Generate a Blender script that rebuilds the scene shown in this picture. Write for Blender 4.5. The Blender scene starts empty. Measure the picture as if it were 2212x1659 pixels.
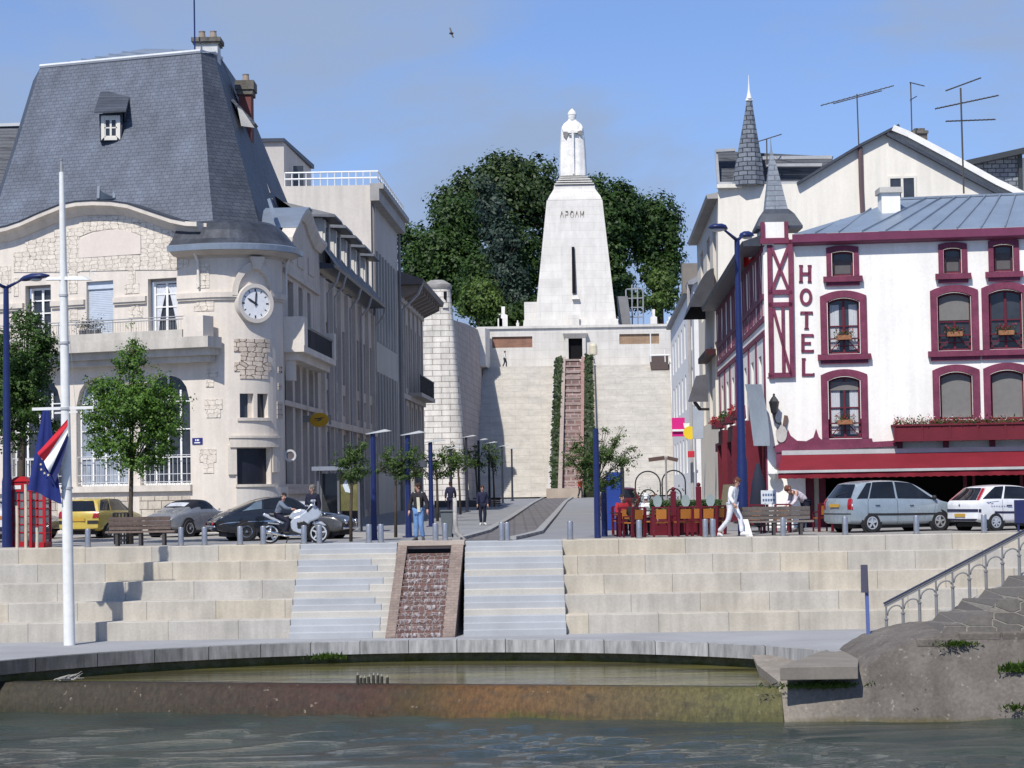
import bpy,bmesh,math,random
from math import sin,cos,pi,radians,atan2,sqrt,hypot
from mathutils import Vector,Matrix
rnd=random.Random(7)
SC=bpy.context.scene
COL=SC.collection
V=Vector

PW,PF,PCX,PCY=2212.0,4838.75,1106.0,829.5
EYE=V((0,0,1.6))
_th=math.atan((1054-829.5)/PF);_r=0.016
CF=V((0,cos(_th),sin(_th)))
_U0=V((0,-sin(_th),cos(_th)));_X0=V((1,0,0))
CR=cos(_r)*_X0-sin(_r)*_U0
CU=sin(_r)*_X0+cos(_r)*_U0
def ray(u,v):return CF+CR*((u-PCX)/PF)+CU*((PCY-v)/PF)
def P(u,v,Y):
 d=ray(u,v);return EYE+d*(Y/d.y)
def gz(y):
 return 0.0 if y<72 else min(0.62,0.62*(y-72)/130.0)
def G(u,v):
 d=ray(u,v);z=0.0
 for i in range(12):
  t=(z-EYE.z)/d.z;y=d.y*t;z=gz(y)
 return EYE+d*t
def GX(u,y,z=None):
 z=gz(y) if z is None else z
 v=1054-0.016*(u-1106)+PF*(EYE.z-z)/y
 p=P(u,v,y);return V((p.x,y,z))


OFF={}
def tag(o,label=None,cat=None,group=None,kind=None):
 if label:o['label']=label
 if cat:o['category']=cat
 if group:o['group']=group
 if kind:o['kind']=kind
 return o
def thing(name,label,cat,loc=(0,0,0),rz=0.0,group=None,off=True):
 o=bpy.data.objects.new(name,None);COL.objects.link(o)
 o.location=loc;o.rotation_euler=(0,0,rz);o.empty_display_size=0.2
 tag(o,label,cat,group)
 OFF[o.name]=V(loc) if off else V((0,0,0))
 return o
def copy_tree(o,parent=None):
 c=o.copy();COL.objects.link(c);c.parent=parent
 for ch in list(o.children):copy_tree(ch,c)
 return c
def dup(root,loc,rz=0.0,label=None,group=None,scale=None):
 c=copy_tree(root);c.location=loc;c.rotation_euler=(0,0,rz)
 if label:c['label']=label
 if group:c['group']=group
 if scale:c.scale=(scale,)*3
 return c

SPLIT=set('rubble_panel downpipe rubble_patch string_course cafe_post timber_infill eaves_bracket side_window dormer_post brick_sill pilaster window_sill roof_rail bumper_band verge kerb_line stair_block'.split())
class MB:
 def pieces(self):
  n=len(self.v);par=list(range(n))
  def fd(a):
   while par[a] != a:par[a]=par[par[a]];a=par[a]
   return a
  for f in self.f:
   for q in f[1:]:par[fd(q)]=fd(f[0])
  gr={}
  for i in range(n):gr.setdefault(fd(i),[]).append(i)
  bb=[[[min(self.v[i][k] for i in g)-.03 for k in range(3)],[max(self.v[i][k] for i in g)+.03 for k in range(3)],set(g)] for g in gr.values()];ch=True
  while ch:
   ch=False
   for i in range(len(bb)):
    for j in range(i+1,len(bb)):
     A,B=bb[i],bb[j]
     if all(A[0][k]<=B[1][k] and B[0][k]<=A[1][k] for k in range(3)):
      A[0]=[min(p) for p in zip(A[0],B[0])];A[1]=[max(p) for p in zip(A[1],B[1])];A[2] |= B[2];del bb[j];ch=True;break
    if ch:break
  out=[]
  for A in bb:
   q=MB();mp={}
   for i in sorted(A[2]):mp[i]=len(q.v);q.v.append(self.v[i])
   for f,k in zip(self.f,self.m):
    if f[0] in mp:q.f.append(tuple(mp[i] for i in f));q.m.append(k)
   out.append(q)
  return out
 def __init__(self):self.v=[];self.f=[];self.m=[];self.k=0
 def vert(self,p):self.v.append(tuple(p));return len(self.v)-1
 def poly(self,pts):
  i=len(self.v);self.v+=[tuple(p) for p in pts]
  self.f.append(tuple(range(i,i+len(pts))));self.m.append(self.k)
 def hexa(self,c):
  i=len(self.v);self.v+=[tuple(p) for p in c]
  for q in ((3,2,1,0),(4,5,6,7),(0,1,5,4),(1,2,6,5),(2,3,7,6),(3,0,4,7)):
   self.f.append(tuple(i+a for a in q));self.m.append(self.k)
 def box(self,c,s,rz=0.0,M=None):
  x,y,z=s[0]/2,s[1]/2,s[2]/2
  pts=[V(p) for p in ((-x,-y,-z),(x,-y,-z),(x,y,-z),(-x,y,-z),(-x,-y,z),(x,-y,z),(x,y,z),(-x,y,z))]
  R=M if M is not None else Matrix.Rotation(rz,3,'Z')
  self.hexa([V(c)+R @ p for p in pts])
 def span(self,a,b):
  self.box([(a[i]+b[i])/2 for i in range(3)],[abs(b[i]-a[i]) for i in range(3)])
 def bar(self,p,q,w,h=None,up=(0,0,1)):
  p,q=V(p),V(q);d=(q-p).normalized();h=h or w
  s=d.cross(V(up))
  if s.length<1e-4:s=d.cross(V((0,1,0)))
  s.normalize();t=s.cross(d).normalized()
  c=[]
  for e in (p,q):
   for a,b in ((-1,-1),(1,-1),(1,1),(-1,1)):c.append(e+s*(a*w/2)+t*(b*h/2))
  self.hexa(c)
 def tube(self,pts,r,n=8,cap=True):
  pts=[V(p) for p in pts];k=len(pts)
  rs=list(r) if isinstance(r,(list,tuple)) else [r]*k
  d0=(pts[1]-pts[0]).normalized()
  s=d0.cross(V((0,0,1)))
  if s.length<1e-3:s=d0.cross(V((0,1,0)))
  s.normalize();base=len(self.v)
  for i in range(k):
   d=(pts[min(i+1,k-1)]-pts[max(i-1,0)]).normalized()
   s=(s-d*s.dot(d)).normalized();t=d.cross(s)
   for j in range(n):
    a=2*pi*j/n;self.v.append(tuple(pts[i]+(s*cos(a)+t*sin(a))*rs[i]))
  for i in range(k-1):
   for j in range(n):
    a,b=base+i*n+j,base+i*n+(j+1)%n
    self.f.append((a,b,b+n,a+n));self.m.append(self.k)
  if cap:
   self.f.append(tuple(base+j for j in reversed(range(n))));self.m.append(self.k)
   self.f.append(tuple(base+(k-1)*n+j for j in range(n)));self.m.append(self.k)
 def lathe(self,prof,c=(0,0,0),n=16,a0=0.0,a1=2*pi,sx=1.0,sy=1.0):
  base=len(self.v);full=abs(a1-a0-2*pi)<1e-6;cols=n if full else n+1
  for r,z in prof:
   for j in range(cols):
    a=a0+(a1-a0)*j/n
    self.v.append((c[0]+r*cos(a)*sx,c[1]+r*sin(a)*sy,c[2]+z))
  for i in range(len(prof)-1):
   for j in range(n):
    a=base+i*cols+j;b=base+i*cols+(j+1)%cols
    self.f.append((a,b,b+cols,a+cols));self.m.append(self.k)
 def prism(self,pts,ext):
  ext=V(ext);n=len(pts);i=len(self.v)
  self.v+=[tuple(p) for p in pts]+[tuple(V(p)+ext) for p in pts]
  self.f.append(tuple(reversed(range(i,i+n))));self.f.append(tuple(range(i+n,i+2*n)));self.m+=[self.k]*2
  for j in range(n):
   a,b=i+j,i+(j+1)%n
   self.f.append((a,b,b+n,a+n));self.m.append(self.k)
 def grid(self,rows,close=False):
  base=len(self.v);n=len(rows[0])
  for r in rows:self.v+=[tuple(p) for p in r]
  for i in range(len(rows)-1):
   for j in range(n if close else n-1):
    a,b=base+i*n+j,base+i*n+(j+1)%n
    self.f.append((a,b,b+n,a+n));self.m.append(self.k)
 def ball(self,c,r,n=10,m=6):
  sx,sy,sz=r if isinstance(r,(tuple,list)) else (r,r,r)
  rows=[]
  for i in range(m+1):
   t=pi*i/m
   rows.append([(c[0]+sx*sin(t)*cos(2*pi*j/n),c[1]+sy*sin(t)*sin(2*pi*j/n),c[2]-sz*cos(t)) for j in range(n)])
  self.grid(rows,True)
 def disc(self,c,r,nrm,n=24,th=0.0,r0=0.0):
  c=V(c);nrm=V(nrm).normalized();s=nrm.cross(V((0,0,1)))
  if s.length<1e-3:s=V((1,0,0))
  s.normalize();t=s.cross(nrm)
  ring=lambda rr,o:[c+nrm*o+(s*cos(2*pi*j/n)+t*sin(2*pi*j/n))*rr for j in range(n)]
  if r0>0:
   self.grid([ring(r0,0),ring(r0,th),ring(r,th),ring(r,0),ring(r0,0)],True)
  elif th>0:self.prism(ring(r,0),nrm*th)
  else:self.poly(ring(r,0))
 def build(self,name,mat,parent=None,smooth=False,loc=None,sub=0,bevel=0.0):
  if not self.v:return None
  if name in SPLIT and not getattr(self,'one',0):
   ps=self.pieces()
   for q in ps:q.one=1
   if len(ps)>1:return [q.build(name,mat,parent,smooth,loc,sub,bevel) for q in ps][0]
  off=V(loc) if loc is not None else V((0,0,0))
  if parent is not None:
   r=parent
   while r.parent:r=r.parent
   off=OFF.get(r.name,V((0,0,0)))
  me=bpy.data.meshes.new(name)
  me.from_pydata([(a-off.x,b-off.y,c-off.z) for a,b,c in self.v],[],self.f)
  for mm in (mat if isinstance(mat,(list,tuple)) else [mat]):me.materials.append(mm)
  if isinstance(mat,(list,tuple)):me.polygons.foreach_set('material_index',self.m)
  bm=bmesh.new();bm.from_mesh(me)
  if smooth:bmesh.ops.remove_doubles(bm,verts=bm.verts,dist=1e-5)
  bmesh.ops.recalc_face_normals(bm,faces=bm.faces);bm.to_mesh(me);bm.free()
  if smooth:
   me.polygons.foreach_set('use_smooth',[True]*len(me.polygons))
   if smooth is not True:me.set_sharp_from_angle(angle=radians(smooth))
  me.update()
  o=bpy.data.objects.new(name,me);COL.objects.link(o);o.parent=parent
  if loc is not None and parent is None:o.location=loc
  if bevel:
   b=o.modifiers.new('Bevel','BEVEL');b.width=bevel;b.segments=2;b.limit_method='ANGLE'
  if sub:
   s=o.modifiers.new('Subsurf','SUBSURF');s.levels=sub;s.render_levels=sub
  return o


class Fac:
 br=None
 def __init__(self,O,ang):
  self.O=V((O[0],O[1],0));self.a=ang;self.D=V((cos(ang),sin(ang),0));self.N=V((sin(ang),-cos(ang),0))
 def p(self,s,z,d=0.0):return self.O+self.D*s+self.N*d+V((0,0,z))
 def uv(self,u,v,d=0.0):
  r=ray(u,v);t=(self.O+self.N*d-EYE).dot(self.N)/r.dot(self.N);q=EYE+r*t
  return (q-self.O).dot(self.D),q.z
 def rect(self,u0,u1,vt,vb):
  um,vm=(u0+u1)/2,(vt+vb)/2
  return self.uv(u0,vm)[0],self.uv(u1,vm)[0],self.uv(um,vb)[1],self.uv(um,vt)[1]
class Cyl(Fac):
 br=0.22
 def __init__(self,C,R,a0):self.C=V((C[0],C[1],0));self.R=R;self.a0=a0
 def p(self,s,z,d=0.0):
  a=self.a0+s/self.R
  return self.C+V((cos(a),sin(a),0))*(self.R+d)+V((0,0,z))
 def uv(self,u,v,d=0.0):
  r=ray(u,v);R=self.R+d;ex,ey=-self.C.x,-self.C.y
  A=r.x**2+r.y**2;B=2*(r.x*ex+r.y*ey);Cc=ex*ex+ey*ey-R*R
  D=max(B*B-4*A*Cc,0);t=(-B-sqrt(D))/(2*A);q=EYE+r*t
  return (atan2(q.y-self.C.y,q.x-self.C.x)-self.a0)*self.R,q.z
def fbox(mb,F,s0,s1,z0,z1,d0,d1):
 if s1<s0:s0,s1=s1,s0
 n=max(1,int((s1-s0)/F.br)+1) if F.br else 1
 rows=[]
 for i in range(n+1):
  s=s0+(s1-s0)*i/n
  rows.append([F.p(s,z0,d0),F.p(s,z0,d1),F.p(s,z1,d1),F.p(s,z1,d0)])
 mb.grid(rows,True);mb.poly(rows[0]);mb.poly(list(reversed(rows[-1])))
def fquad(mb,F,s0,s1,z0,z1,d):
 n=max(1,int(abs(s1-s0)/F.br)+1) if F.br else 1
 mb.grid([[F.p(s0+(s1-s0)*i/n,z,d) for i in range(n+1)] for z in (z0,z1)])
def arch_pts(a,b,d,rise,n=12,ell=False):
 m,h=(a+b)/2,(b-a)/2;out=[]
 for i in range(n+1):
  x=-1+2*i/n
  zz=d-rise+rise*sqrt(max(0,1-x*x)) if ell else d-rise*x*x
  out.append((m+h*x,zz))
 return out
def wall(mb,F,s0,s1,z0,z1,holes=(),depth=0.25):
 S={s0,s1};Z={z0,z1}
 for h in holes:S |= {min(max(h[0],s0),s1),min(max(h[1],s0),s1)};Z |= {min(max(h[2],z0),z1),min(max(h[3],z0),z1)}
 if F.br:
  n=int((s1-s0)/F.br)+1;S |= {s0+(s1-s0)*i/n for i in range(n+1)}
 S=sorted(S);Z=sorted(Z)
 for i in range(len(S)-1):
  if S[i+1]-S[i]<1e-5:continue
  for j in range(len(Z)-1):
   if Z[j+1]-Z[j]<1e-5:continue
   a,b=(S[i]+S[i+1])/2,(Z[j]+Z[j+1])/2
   if any(h[0]<a<h[1] and h[2]<b<h[3] for h in holes):continue
   mb.poly([F.p(S[i],Z[j]),F.p(S[i+1],Z[j]),F.p(S[i+1],Z[j+1]),F.p(S[i],Z[j+1])])
 for h in holes:
  a,b,c,d=h[:4];rise=h[4] if len(h)>4 else 0;ell=len(h)>5 and h[5]
  if rise>0:
   A=arch_pts(a,b,d,rise,14,ell)
   for (p,q) in zip(A[:-1],A[1:]):
    mb.poly([F.p(p[0],p[1]),F.p(q[0],q[1]),F.p(q[0],d),F.p(p[0],d)])
  else:A=[(a,d),(b,d)]
  out=[(a,c)]+A+[(b,c),(a,c)]
  for p,q in zip(out[:-1],out[1:]):
   if hypot(p[0]-q[0],p[1]-q[1])>1e-5:
    mb.poly([F.p(p[0],p[1]),F.p(q[0],q[1]),F.p(q[0],q[1],-depth),F.p(p[0],p[1],-depth)])
def under_curve(mb,F,pts,z0,d=0.0):
 for p,q in zip(pts[:-1],pts[1:]):mb.poly([F.p(p[0],z0,d),F.p(q[0],z0,d),F.p(q[0],q[1],d),F.p(p[0],p[1],d)])
def sweep(mb,F,pts,sec):
 mb.grid([[F.p(s,z+dz,d) for d,dz in sec] for s,z in pts],True)
 s,z=pts[0];mb.poly([F.p(s,z+dz,d) for d,dz in sec]);s,z=pts[-1];mb.poly([F.p(s,z+dz,d) for d,dz in reversed(sec)])
def fpoly(mb,F,pts,d0,d1):
 mb.prism([F.p(s,z,d0) for s,z in pts],F.N*(d1-d0))
def ring_of(a,b,c,d,rise=0,ell=False,n=12):
 return [(a,c)]+(arch_pts(a,b,d,rise,n,ell) if rise else [(a,d),(b,d)])+[(b,c)]
def fframe(mb,F,a,b,c,d,w,d0,d1,rise=0,ell=False,bottom=True,wb=None):
 wb=w if wb is None else wb
 O=ring_of(a,b,c,d,rise,ell);I=ring_of(a+w,b-w,c+(wb if bottom else 0),d-w,max(rise*.85,0),ell) if rise else ring_of(a+w,b-w,c+(wb if bottom else 0),d-w)
 rows=[[F.p(s,z,dd) for s,z in L] for L,dd in ((O,d0),(O,d1),(I,d1),(I,d0),(O,d0))]
 cols=list(zip(*rows));mb.grid([list(r) for r in cols])
 if bottom:fbox(mb,F,a+w,b-w,c,c+wb,d0,d1)
def window(F,parent,a,b,c,d,frame,glass,depth=0.22,cols=2,rows=3,fw=0.07,rise=0,ell=False,extra=None,name='window'):
 mb=MB();fframe(mb,F,a,b,c,d,fw,-depth-.02,-depth+.05,rise,ell)
 for i in range(1,cols):
  s=a+(b-a)*i/cols;fbox(mb,F,s-fw*.6,s+fw*.6,c+fw,d-fw-(0 if abs(i-cols/2)<.01 else rise*.5),-depth-.01,-depth+.04)
 for j in range(1,rows):
  z=c+(d-c)*j/rows;fbox(mb,F,a+fw,b-fw,z-fw*.3,z+fw*.3,-depth-.008,-depth+.03)
 w=mb.build(name,frame,parent)
 g=MB();fpoly(g,F,ring_of(a+.01,b-.01,c+.01,d-.01,rise,ell),-depth-.05,-depth-.03) if not F.br else fquad(g,F,a,b,c,d,-depth-.04)
 g.build('pane',glass,w)
 if extra:extra(w)
 return w


_MATS={}
class NT:
 def __init__(self,name):
  m=bpy.data.materials.new(name);m.use_nodes=True;self.m=m;self.t=m.node_tree;self.n=self.t.nodes;self.b=self.n['Principled BSDF']
 def new(self,typ,**kw):
  n=self.n.new(typ)
  for k,v in kw.items():
   if k.startswith('i_'):n.inputs[k[2:].replace('_',' ')].default_value=v
   else:setattr(n,k,v)
  return n
 def ln(self,a,b):self.t.links.new(a,b)
 def math(self,op,a,b=None,clamp=False):
  n=self.n.new('ShaderNodeMath');n.operation=op;n.use_clamp=clamp
  for i,x in enumerate((a,b)):
   if x is None:continue
   if isinstance(x,(int,float)):n.inputs[i].default_value=x
   else:self.ln(x,n.inputs[i])
  return n.outputs[0]
 def mix(self,fac,a,b,mode='MIX'):
  n=self.n.new('ShaderNodeMix');n.data_type='RGBA';n.blend_type=mode
  for i,x in ((0,fac),(6,a),(7,b)):
   if isinstance(x,(int,float)):n.inputs[i].default_value=x
   elif isinstance(x,(tuple,list)):n.inputs[i].default_value=(*x[:3],1)
   else:self.ln(x,n.inputs[i])
  return n.outputs[2]
 def coord(self,scale=(1,1,1)):
  g=self.n.new('ShaderNodeNewGeometry');mp=self.n.new('ShaderNodeMapping');mp.inputs['Scale'].default_value=scale
  tc=self.n.new('ShaderNodeTexCoord');self.ln(tc.outputs['Object'],mp.inputs[0]);return mp.outputs[0]
 def planar(self,ang,mode='wall'):
  tc=self.n.new('ShaderNodeTexCoord');sp=self.n.new('ShaderNodeSeparateXYZ');self.ln(tc.outputs['Object'],sp.inputs[0])
  cb=self.n.new('ShaderNodeCombineXYZ')
  if mode=='wall':
   x=self.math('ADD',self.math('MULTIPLY',sp.outputs[0],cos(ang)),self.math('MULTIPLY',sp.outputs[1],sin(ang)))
   self.ln(x,cb.inputs[0]);self.ln(sp.outputs[2],cb.inputs[1])
  else:
   self.ln(sp.outputs[0],cb.inputs[0]);self.ln(sp.outputs[1],cb.inputs[1])
  return cb.outputs[0]
 def noise(self,vec,scale,detail=4,rough=.55):
  n=self.new('ShaderNodeTexNoise',i_Scale=scale,i_Detail=detail,i_Roughness=rough)
  if vec is not None:self.ln(vec,n.inputs['Vector'])
  return n.outputs['Fac']
 def ramp(self,fac,stops):
  n=self.n.new('ShaderNodeValToRGB');self.ln(fac,n.inputs[0]);e=n.color_ramp.elements
  while len(e)<len(stops):e.new(.5)
  for x,(p,c) in zip(e,stops):x.position=p;x.color=(*((c,)*3 if isinstance(c,(int,float)) else c),1)
  return n.outputs[0]
 def rng(self,fac,a,b,lo=.3,hi=.7):
  n=self.new('ShaderNodeMapRange');self.ln(fac,n.inputs[0])
  for i,x in enumerate((lo,hi,a,b)):n.inputs[i+1].default_value=x
  return n.outputs[0]
 def scale_col(self,col,fac):
  cb=self.n.new('ShaderNodeCombineColor')
  for i in range(3):self.ln(fac,cb.inputs[i])
  return self.mix(1.0,col,cb.outputs[0],'MULTIPLY')
 def bump(self,h,strength=.3,dist=.02):
  n=self.new('ShaderNodeBump',i_Strength=strength,i_Distance=dist);self.ln(h,n.inputs['Height']);self.ln(n.outputs[0],self.b.inputs['Normal'])
 def done(self,col,rough=.8,metal=0,spec=.3,coat=0):
  b=self.b
  if isinstance(col,(tuple,list)):b.inputs['Base Color'].default_value=(*col[:3],1)
  else:self.ln(col,b.inputs['Base Color'])
  if isinstance(rough,(int,float)):b.inputs['Roughness'].default_value=rough
  else:self.ln(rough,b.inputs['Roughness'])
  b.inputs['Metallic'].default_value=metal;b.inputs['Specular IOR Level'].default_value=spec;b.inputs['Coat Weight'].default_value=coat
  return self.m
def pbr(name,col,rough=.75,var=.12,scale=1.2,fine=14,bump=.15,metal=0,spec=.3,coat=0,streak=0.0,bdist=.01):
 if name in _MATS:return _MATS[name]
 t=NT(name);c=t.coord()
 a=t.rng(t.noise(c,scale,4),1-var,1+var);b=t.noise(c,fine,5)
 f=t.math('MULTIPLY',a,t.rng(b,1-var*.6,1+var*.6))
 if streak:
  s=t.noise(t.coord((2.2,2.2,.18)),1.3,5);f=t.math('MULTIPLY',f,t.rng(s,1-streak,1.0,.35,.6))
 if bump:t.bump(b,bump,bdist)
 _MATS[name]=t.done(t.scale_col(col,f),rough,metal,spec,coat);return t.m
def brick(name,c1,c2,mort,w,h,ms=.012,ang=0.0,mode='wall',bump=.35,rough=.85,var=.14,streak=.15,bdist=.02,offset=.5,spec=.25):
 if name in _MATS:return _MATS[name]
 t=NT(name);p=t.planar(ang,mode)
 d=t.new('ShaderNodeTexNoise',i_Scale=1.5);t.ln(p,d.inputs['Vector'])
 br=t.new('ShaderNodeTexBrick',offset=offset,i_Scale=1.0);t.ln(p,br.inputs['Vector'])
 br.inputs['Brick Width'].default_value=w;br.inputs['Row Height'].default_value=h;br.inputs['Mortar Size'].default_value=ms;br.inputs['Mortar Smooth'].default_value=.3
 br.inputs['Color1'].default_value=(*c1,1);br.inputs['Color2'].default_value=(*c2,1);br.inputs['Mortar'].default_value=(*mort,1)
 c=t.coord();f=t.math('MULTIPLY',t.rng(t.noise(c,.6,5),1-var,1+var),t.rng(t.noise(c,11,5),1-var*.7,1+var*.7))
 if streak:f=t.math('MULTIPLY',f,t.rng(t.noise(t.coord((1.8,1.8,.15)),1.1,5),1-streak,1.0,.35,.6))
 hgt=t.math('ADD',t.math('MULTIPLY',br.outputs['Fac'],-1.0),t.math('MULTIPLY',t.noise(c,25,4),.35))
 t.bump(hgt,bump,bdist)
 _MATS[name]=t.done(t.scale_col(br.outputs['Color'],f),rough,0,spec);return t.m
def rubble(name,c1,c2,mort,sx,sy,ang=0.0,ms=.06):
 if name in _MATS:return _MATS[name]
 t=NT(name);p=t.planar(ang);mp=t.new('ShaderNodeMapping');mp.inputs['Scale'].default_value=(sx,sy,1);t.ln(p,mp.inputs[0])
 vo=t.new('ShaderNodeTexVoronoi',distance='CHEBYCHEV',voronoi_dimensions='2D',i_Scale=1.0,i_Randomness=.6);t.ln(mp.outputs[0],vo.inputs['Vector'])
 v2=t.new('ShaderNodeTexVoronoi',distance='CHEBYCHEV',voronoi_dimensions='2D',feature='F2',i_Scale=1.0,i_Randomness=.6);t.ln(mp.outputs[0],v2.inputs['Vector'])
 e=t.math('SUBTRACT',v2.outputs['Distance'],vo.outputs['Distance']);k=t.rng(e,0,1,ms*.5,ms*1.6)
 sp=t.new('ShaderNodeSeparateColor');t.ln(vo.outputs['Color'],sp.inputs[0])
 col=t.mix(sp.outputs[0],c1,c2);col=t.mix(k,mort,col)
 c=t.coord();col=t.scale_col(col,t.rng(t.noise(c,9,5),.82,1.15));t.bump(t.math('ADD',k,t.math('MULTIPLY',t.noise(c,18),.4)),.6,.03)
 _MATS[name]=t.done(col,.9,0,.2);return t.m
def plain(name,col,rough=.5,metal=0,spec=.4,coat=0):
 if name in _MATS:return _MATS[name]
 t=NT(name);f=t.rng(t.noise(t.coord(),5,4),.92,1.06)
 _MATS[name]=t.done(t.scale_col(col,f),t.rng(t.noise(t.coord(),9),max(rough-.08,.02),rough+.08),metal,spec,coat);return t.m
def glassy(name,col,rough=.06):
 if name in _MATS:return _MATS[name]
 t=NT(name);n=t.noise(t.coord(),1.7,2);t.bump(n,.12,.02)
 _MATS[name]=t.done(t.scale_col(col,t.rng(n,.7,1.3)),rough,0,.5);return t.m
def leafmat(name,dark,light,trans=.3):
 if name in _MATS:return _MATS[name]
 t=NT(name);g=t.n.new('ShaderNodeNewGeometry')
 r=t.math('ADD',t.math('MULTIPLY',g.outputs['Random Per Island'],.6),t.math('MULTIPLY',t.rng(t.noise(t.coord(),.7,3),0,1),.4))
 col=t.ramp(r,[(0.0,dark),(.55,tuple((a+b)/2 for a,b in zip(dark,light))),(1.0,light)])
 t.done(col,.55,0,.35)
 tr=t.n.new('ShaderNodeBsdfTranslucent');t.ln(t.scale_col(col,t.math('ADD',r,.9)),tr.inputs[0])
 mx=t.n.new('ShaderNodeMixShader');mx.inputs[0].default_value=trans
 out=t.n['Material Output'];t.ln(t.b.outputs[0],mx.inputs[1]);t.ln(tr.outputs[0],mx.inputs[2]);t.ln(mx.outputs[0],out.inputs[0])
 _MATS[name]=t.m;return t.m


cam=bpy.data.cameras.new('camera');co=bpy.data.objects.new('camera',cam);COL.objects.link(co)
cam.sensor_width=36;cam.lens=36*PF/PW;cam.clip_end=5000;cam.clip_start=.5
Mx=Matrix((CR,CU,-CF)).transposed().to_4x4();Mx.translation=EYE;co.matrix_world=Mx
SC.camera=co
TOSUN=V((-0.43,-1.0,0)).normalized();SUN_EL=radians(50)
sl=bpy.data.lights.new('sun','SUN');sl.energy=5.0;sl.angle=radians(.5);sl.color=(1,.955,.88)
so=bpy.data.objects.new('sun',sl);COL.objects.link(so)
sd=V((TOSUN.x*cos(SUN_EL),TOSUN.y*cos(SUN_EL),sin(SUN_EL)));so.rotation_euler=sd.to_track_quat('Z','Y').to_euler()
so.location=(0,-20,60)
W=bpy.data.worlds.new('World');SC.world=W;W.use_nodes=True
def make_world():
 t=W.node_tree;n=t.nodes;bg=n['Background']
 sky=n.new('ShaderNodeTexSky');sky.sky_type='NISHITA';sky.sun_disc=False;sky.sun_elevation=SUN_EL
 sky.sun_rotation=atan2(TOSUN.x,TOSUN.y);sky.air_density=1.0;sky.dust_density=.3;sky.ozone_density=2.2
 tc=n.new('ShaderNodeTexCoord')
 def noise(sc,scale,det,off=0):
  mp=n.new('ShaderNodeMapping');mp.inputs['Scale'].default_value=sc;mp.inputs['Location'].default_value=(off,off*.7,off*.3);t.links.new(tc.outputs['Generated'],mp.inputs[0])
  nn=n.new('ShaderNodeTexNoise');nn.inputs['Scale'].default_value=scale;nn.inputs['Detail'].default_value=det;nn.inputs['Roughness'].default_value=.55;nn.inputs['Distortion'].default_value=.5
  t.links.new(mp.outputs[0],nn.inputs[0]);return nn.outputs['Fac']
 def mr(x,a,b,lo,hi):
  m=n.new('ShaderNodeMapRange');m.interpolation_type='SMOOTHSTEP';t.links.new(x,m.inputs[0])
  for i,q in enumerate((lo,hi,a,b)):m.inputs[i+1].default_value=q
  return m.outputs[0]
 def mix(f,a,b,mode='MIX'):
  m=n.new('ShaderNodeMix');m.data_type='RGBA';m.blend_type=mode
  for i,x in ((0,f),(6,a),(7,b)):
   if isinstance(x,(int,float)):m.inputs[i].default_value=x
   elif isinstance(x,tuple):m.inputs[i].default_value=(*x,1)
   else:t.links.new(x,m.inputs[i])
  return m.outputs[2]
 tint=mix(1.0,sky.outputs[0],SKY_TINT,'MULTIPLY')
 c1=noise((1,1,2.5),4.6,6,SKY_OFF);c2=noise((1,1,4.5),2.0,4,11.0)
 sp=n.new('ShaderNodeSeparateXYZ');t.links.new(tc.outputs['Generated'],sp.inputs[0]);tint=mix(mr(sp.outputs[2],.85,0.0,.04,.24),tint,SKY_LOW)
 wisp=mix(mr(c2,0,.45,.42,.68),tint,SKY_HAZE)
 col=mix(mr(c1,0,.9,.44,.66),wisp,SKY_CLOUD)
 t.links.new(col,bg.inputs[0]);bg.inputs[1].default_value=.1
SKY_LOW=(2.75,4.6,8.6);SKY_TINT=(.9,1.0,1.34);SKY_HAZE=(4.1,5.7,8.9);SKY_CLOUD=(3.3,4.3,6.2);SKY_OFF=12.7
make_world()
SC.view_settings.view_transform='Standard';SC.view_settings.look='None';SC.view_settings.exposure=0;SC.view_settings.gamma=1
SC.render.engine='CYCLES';SC.cycles.max_bounces=6;SC.cycles.use_denoising=True;SC.cycles.transparent_max_bounces=16


cream=pbr('cream_render',(.66,.60,.53),.85,.07,.7,9,.08,streak=.10)
cream_lo=pbr('cream_stone_trim',(.61,.555,.49),.85,.08,.9,10,.1,streak=.12)
white_paint=plain('white_paint',(.78,.78,.76),.45)
dark_glass=glassy('dark_window_glass',(.035,.04,.05))
grey_glass=glassy('grey_window_glass',(.10,.11,.125),.12)
zinc=pbr('zinc_sheet',(.30,.345,.40),.42,.14,.8,12,.06,.55,.5)
dark_zinc=pbr('dark_zinc',(.05,.058,.076),.5,.25,.9,9,.1,.2,.4)
black_iron=plain('black_iron',(.025,.025,.03),.5)
steel=plain('brushed_steel',(.5,.5,.5),.35,.7)
chrome=plain('chrome',(.75,.76,.78),.12,1.0)
blue_paint=plain('blue_paint',(.012,.022,.10),.4)
black_void=plain('dark_interior',(.012,.012,.014),.9,0,.05)
rubber=plain('tyre_rubber',(.018,.018,.02),.8)

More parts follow.
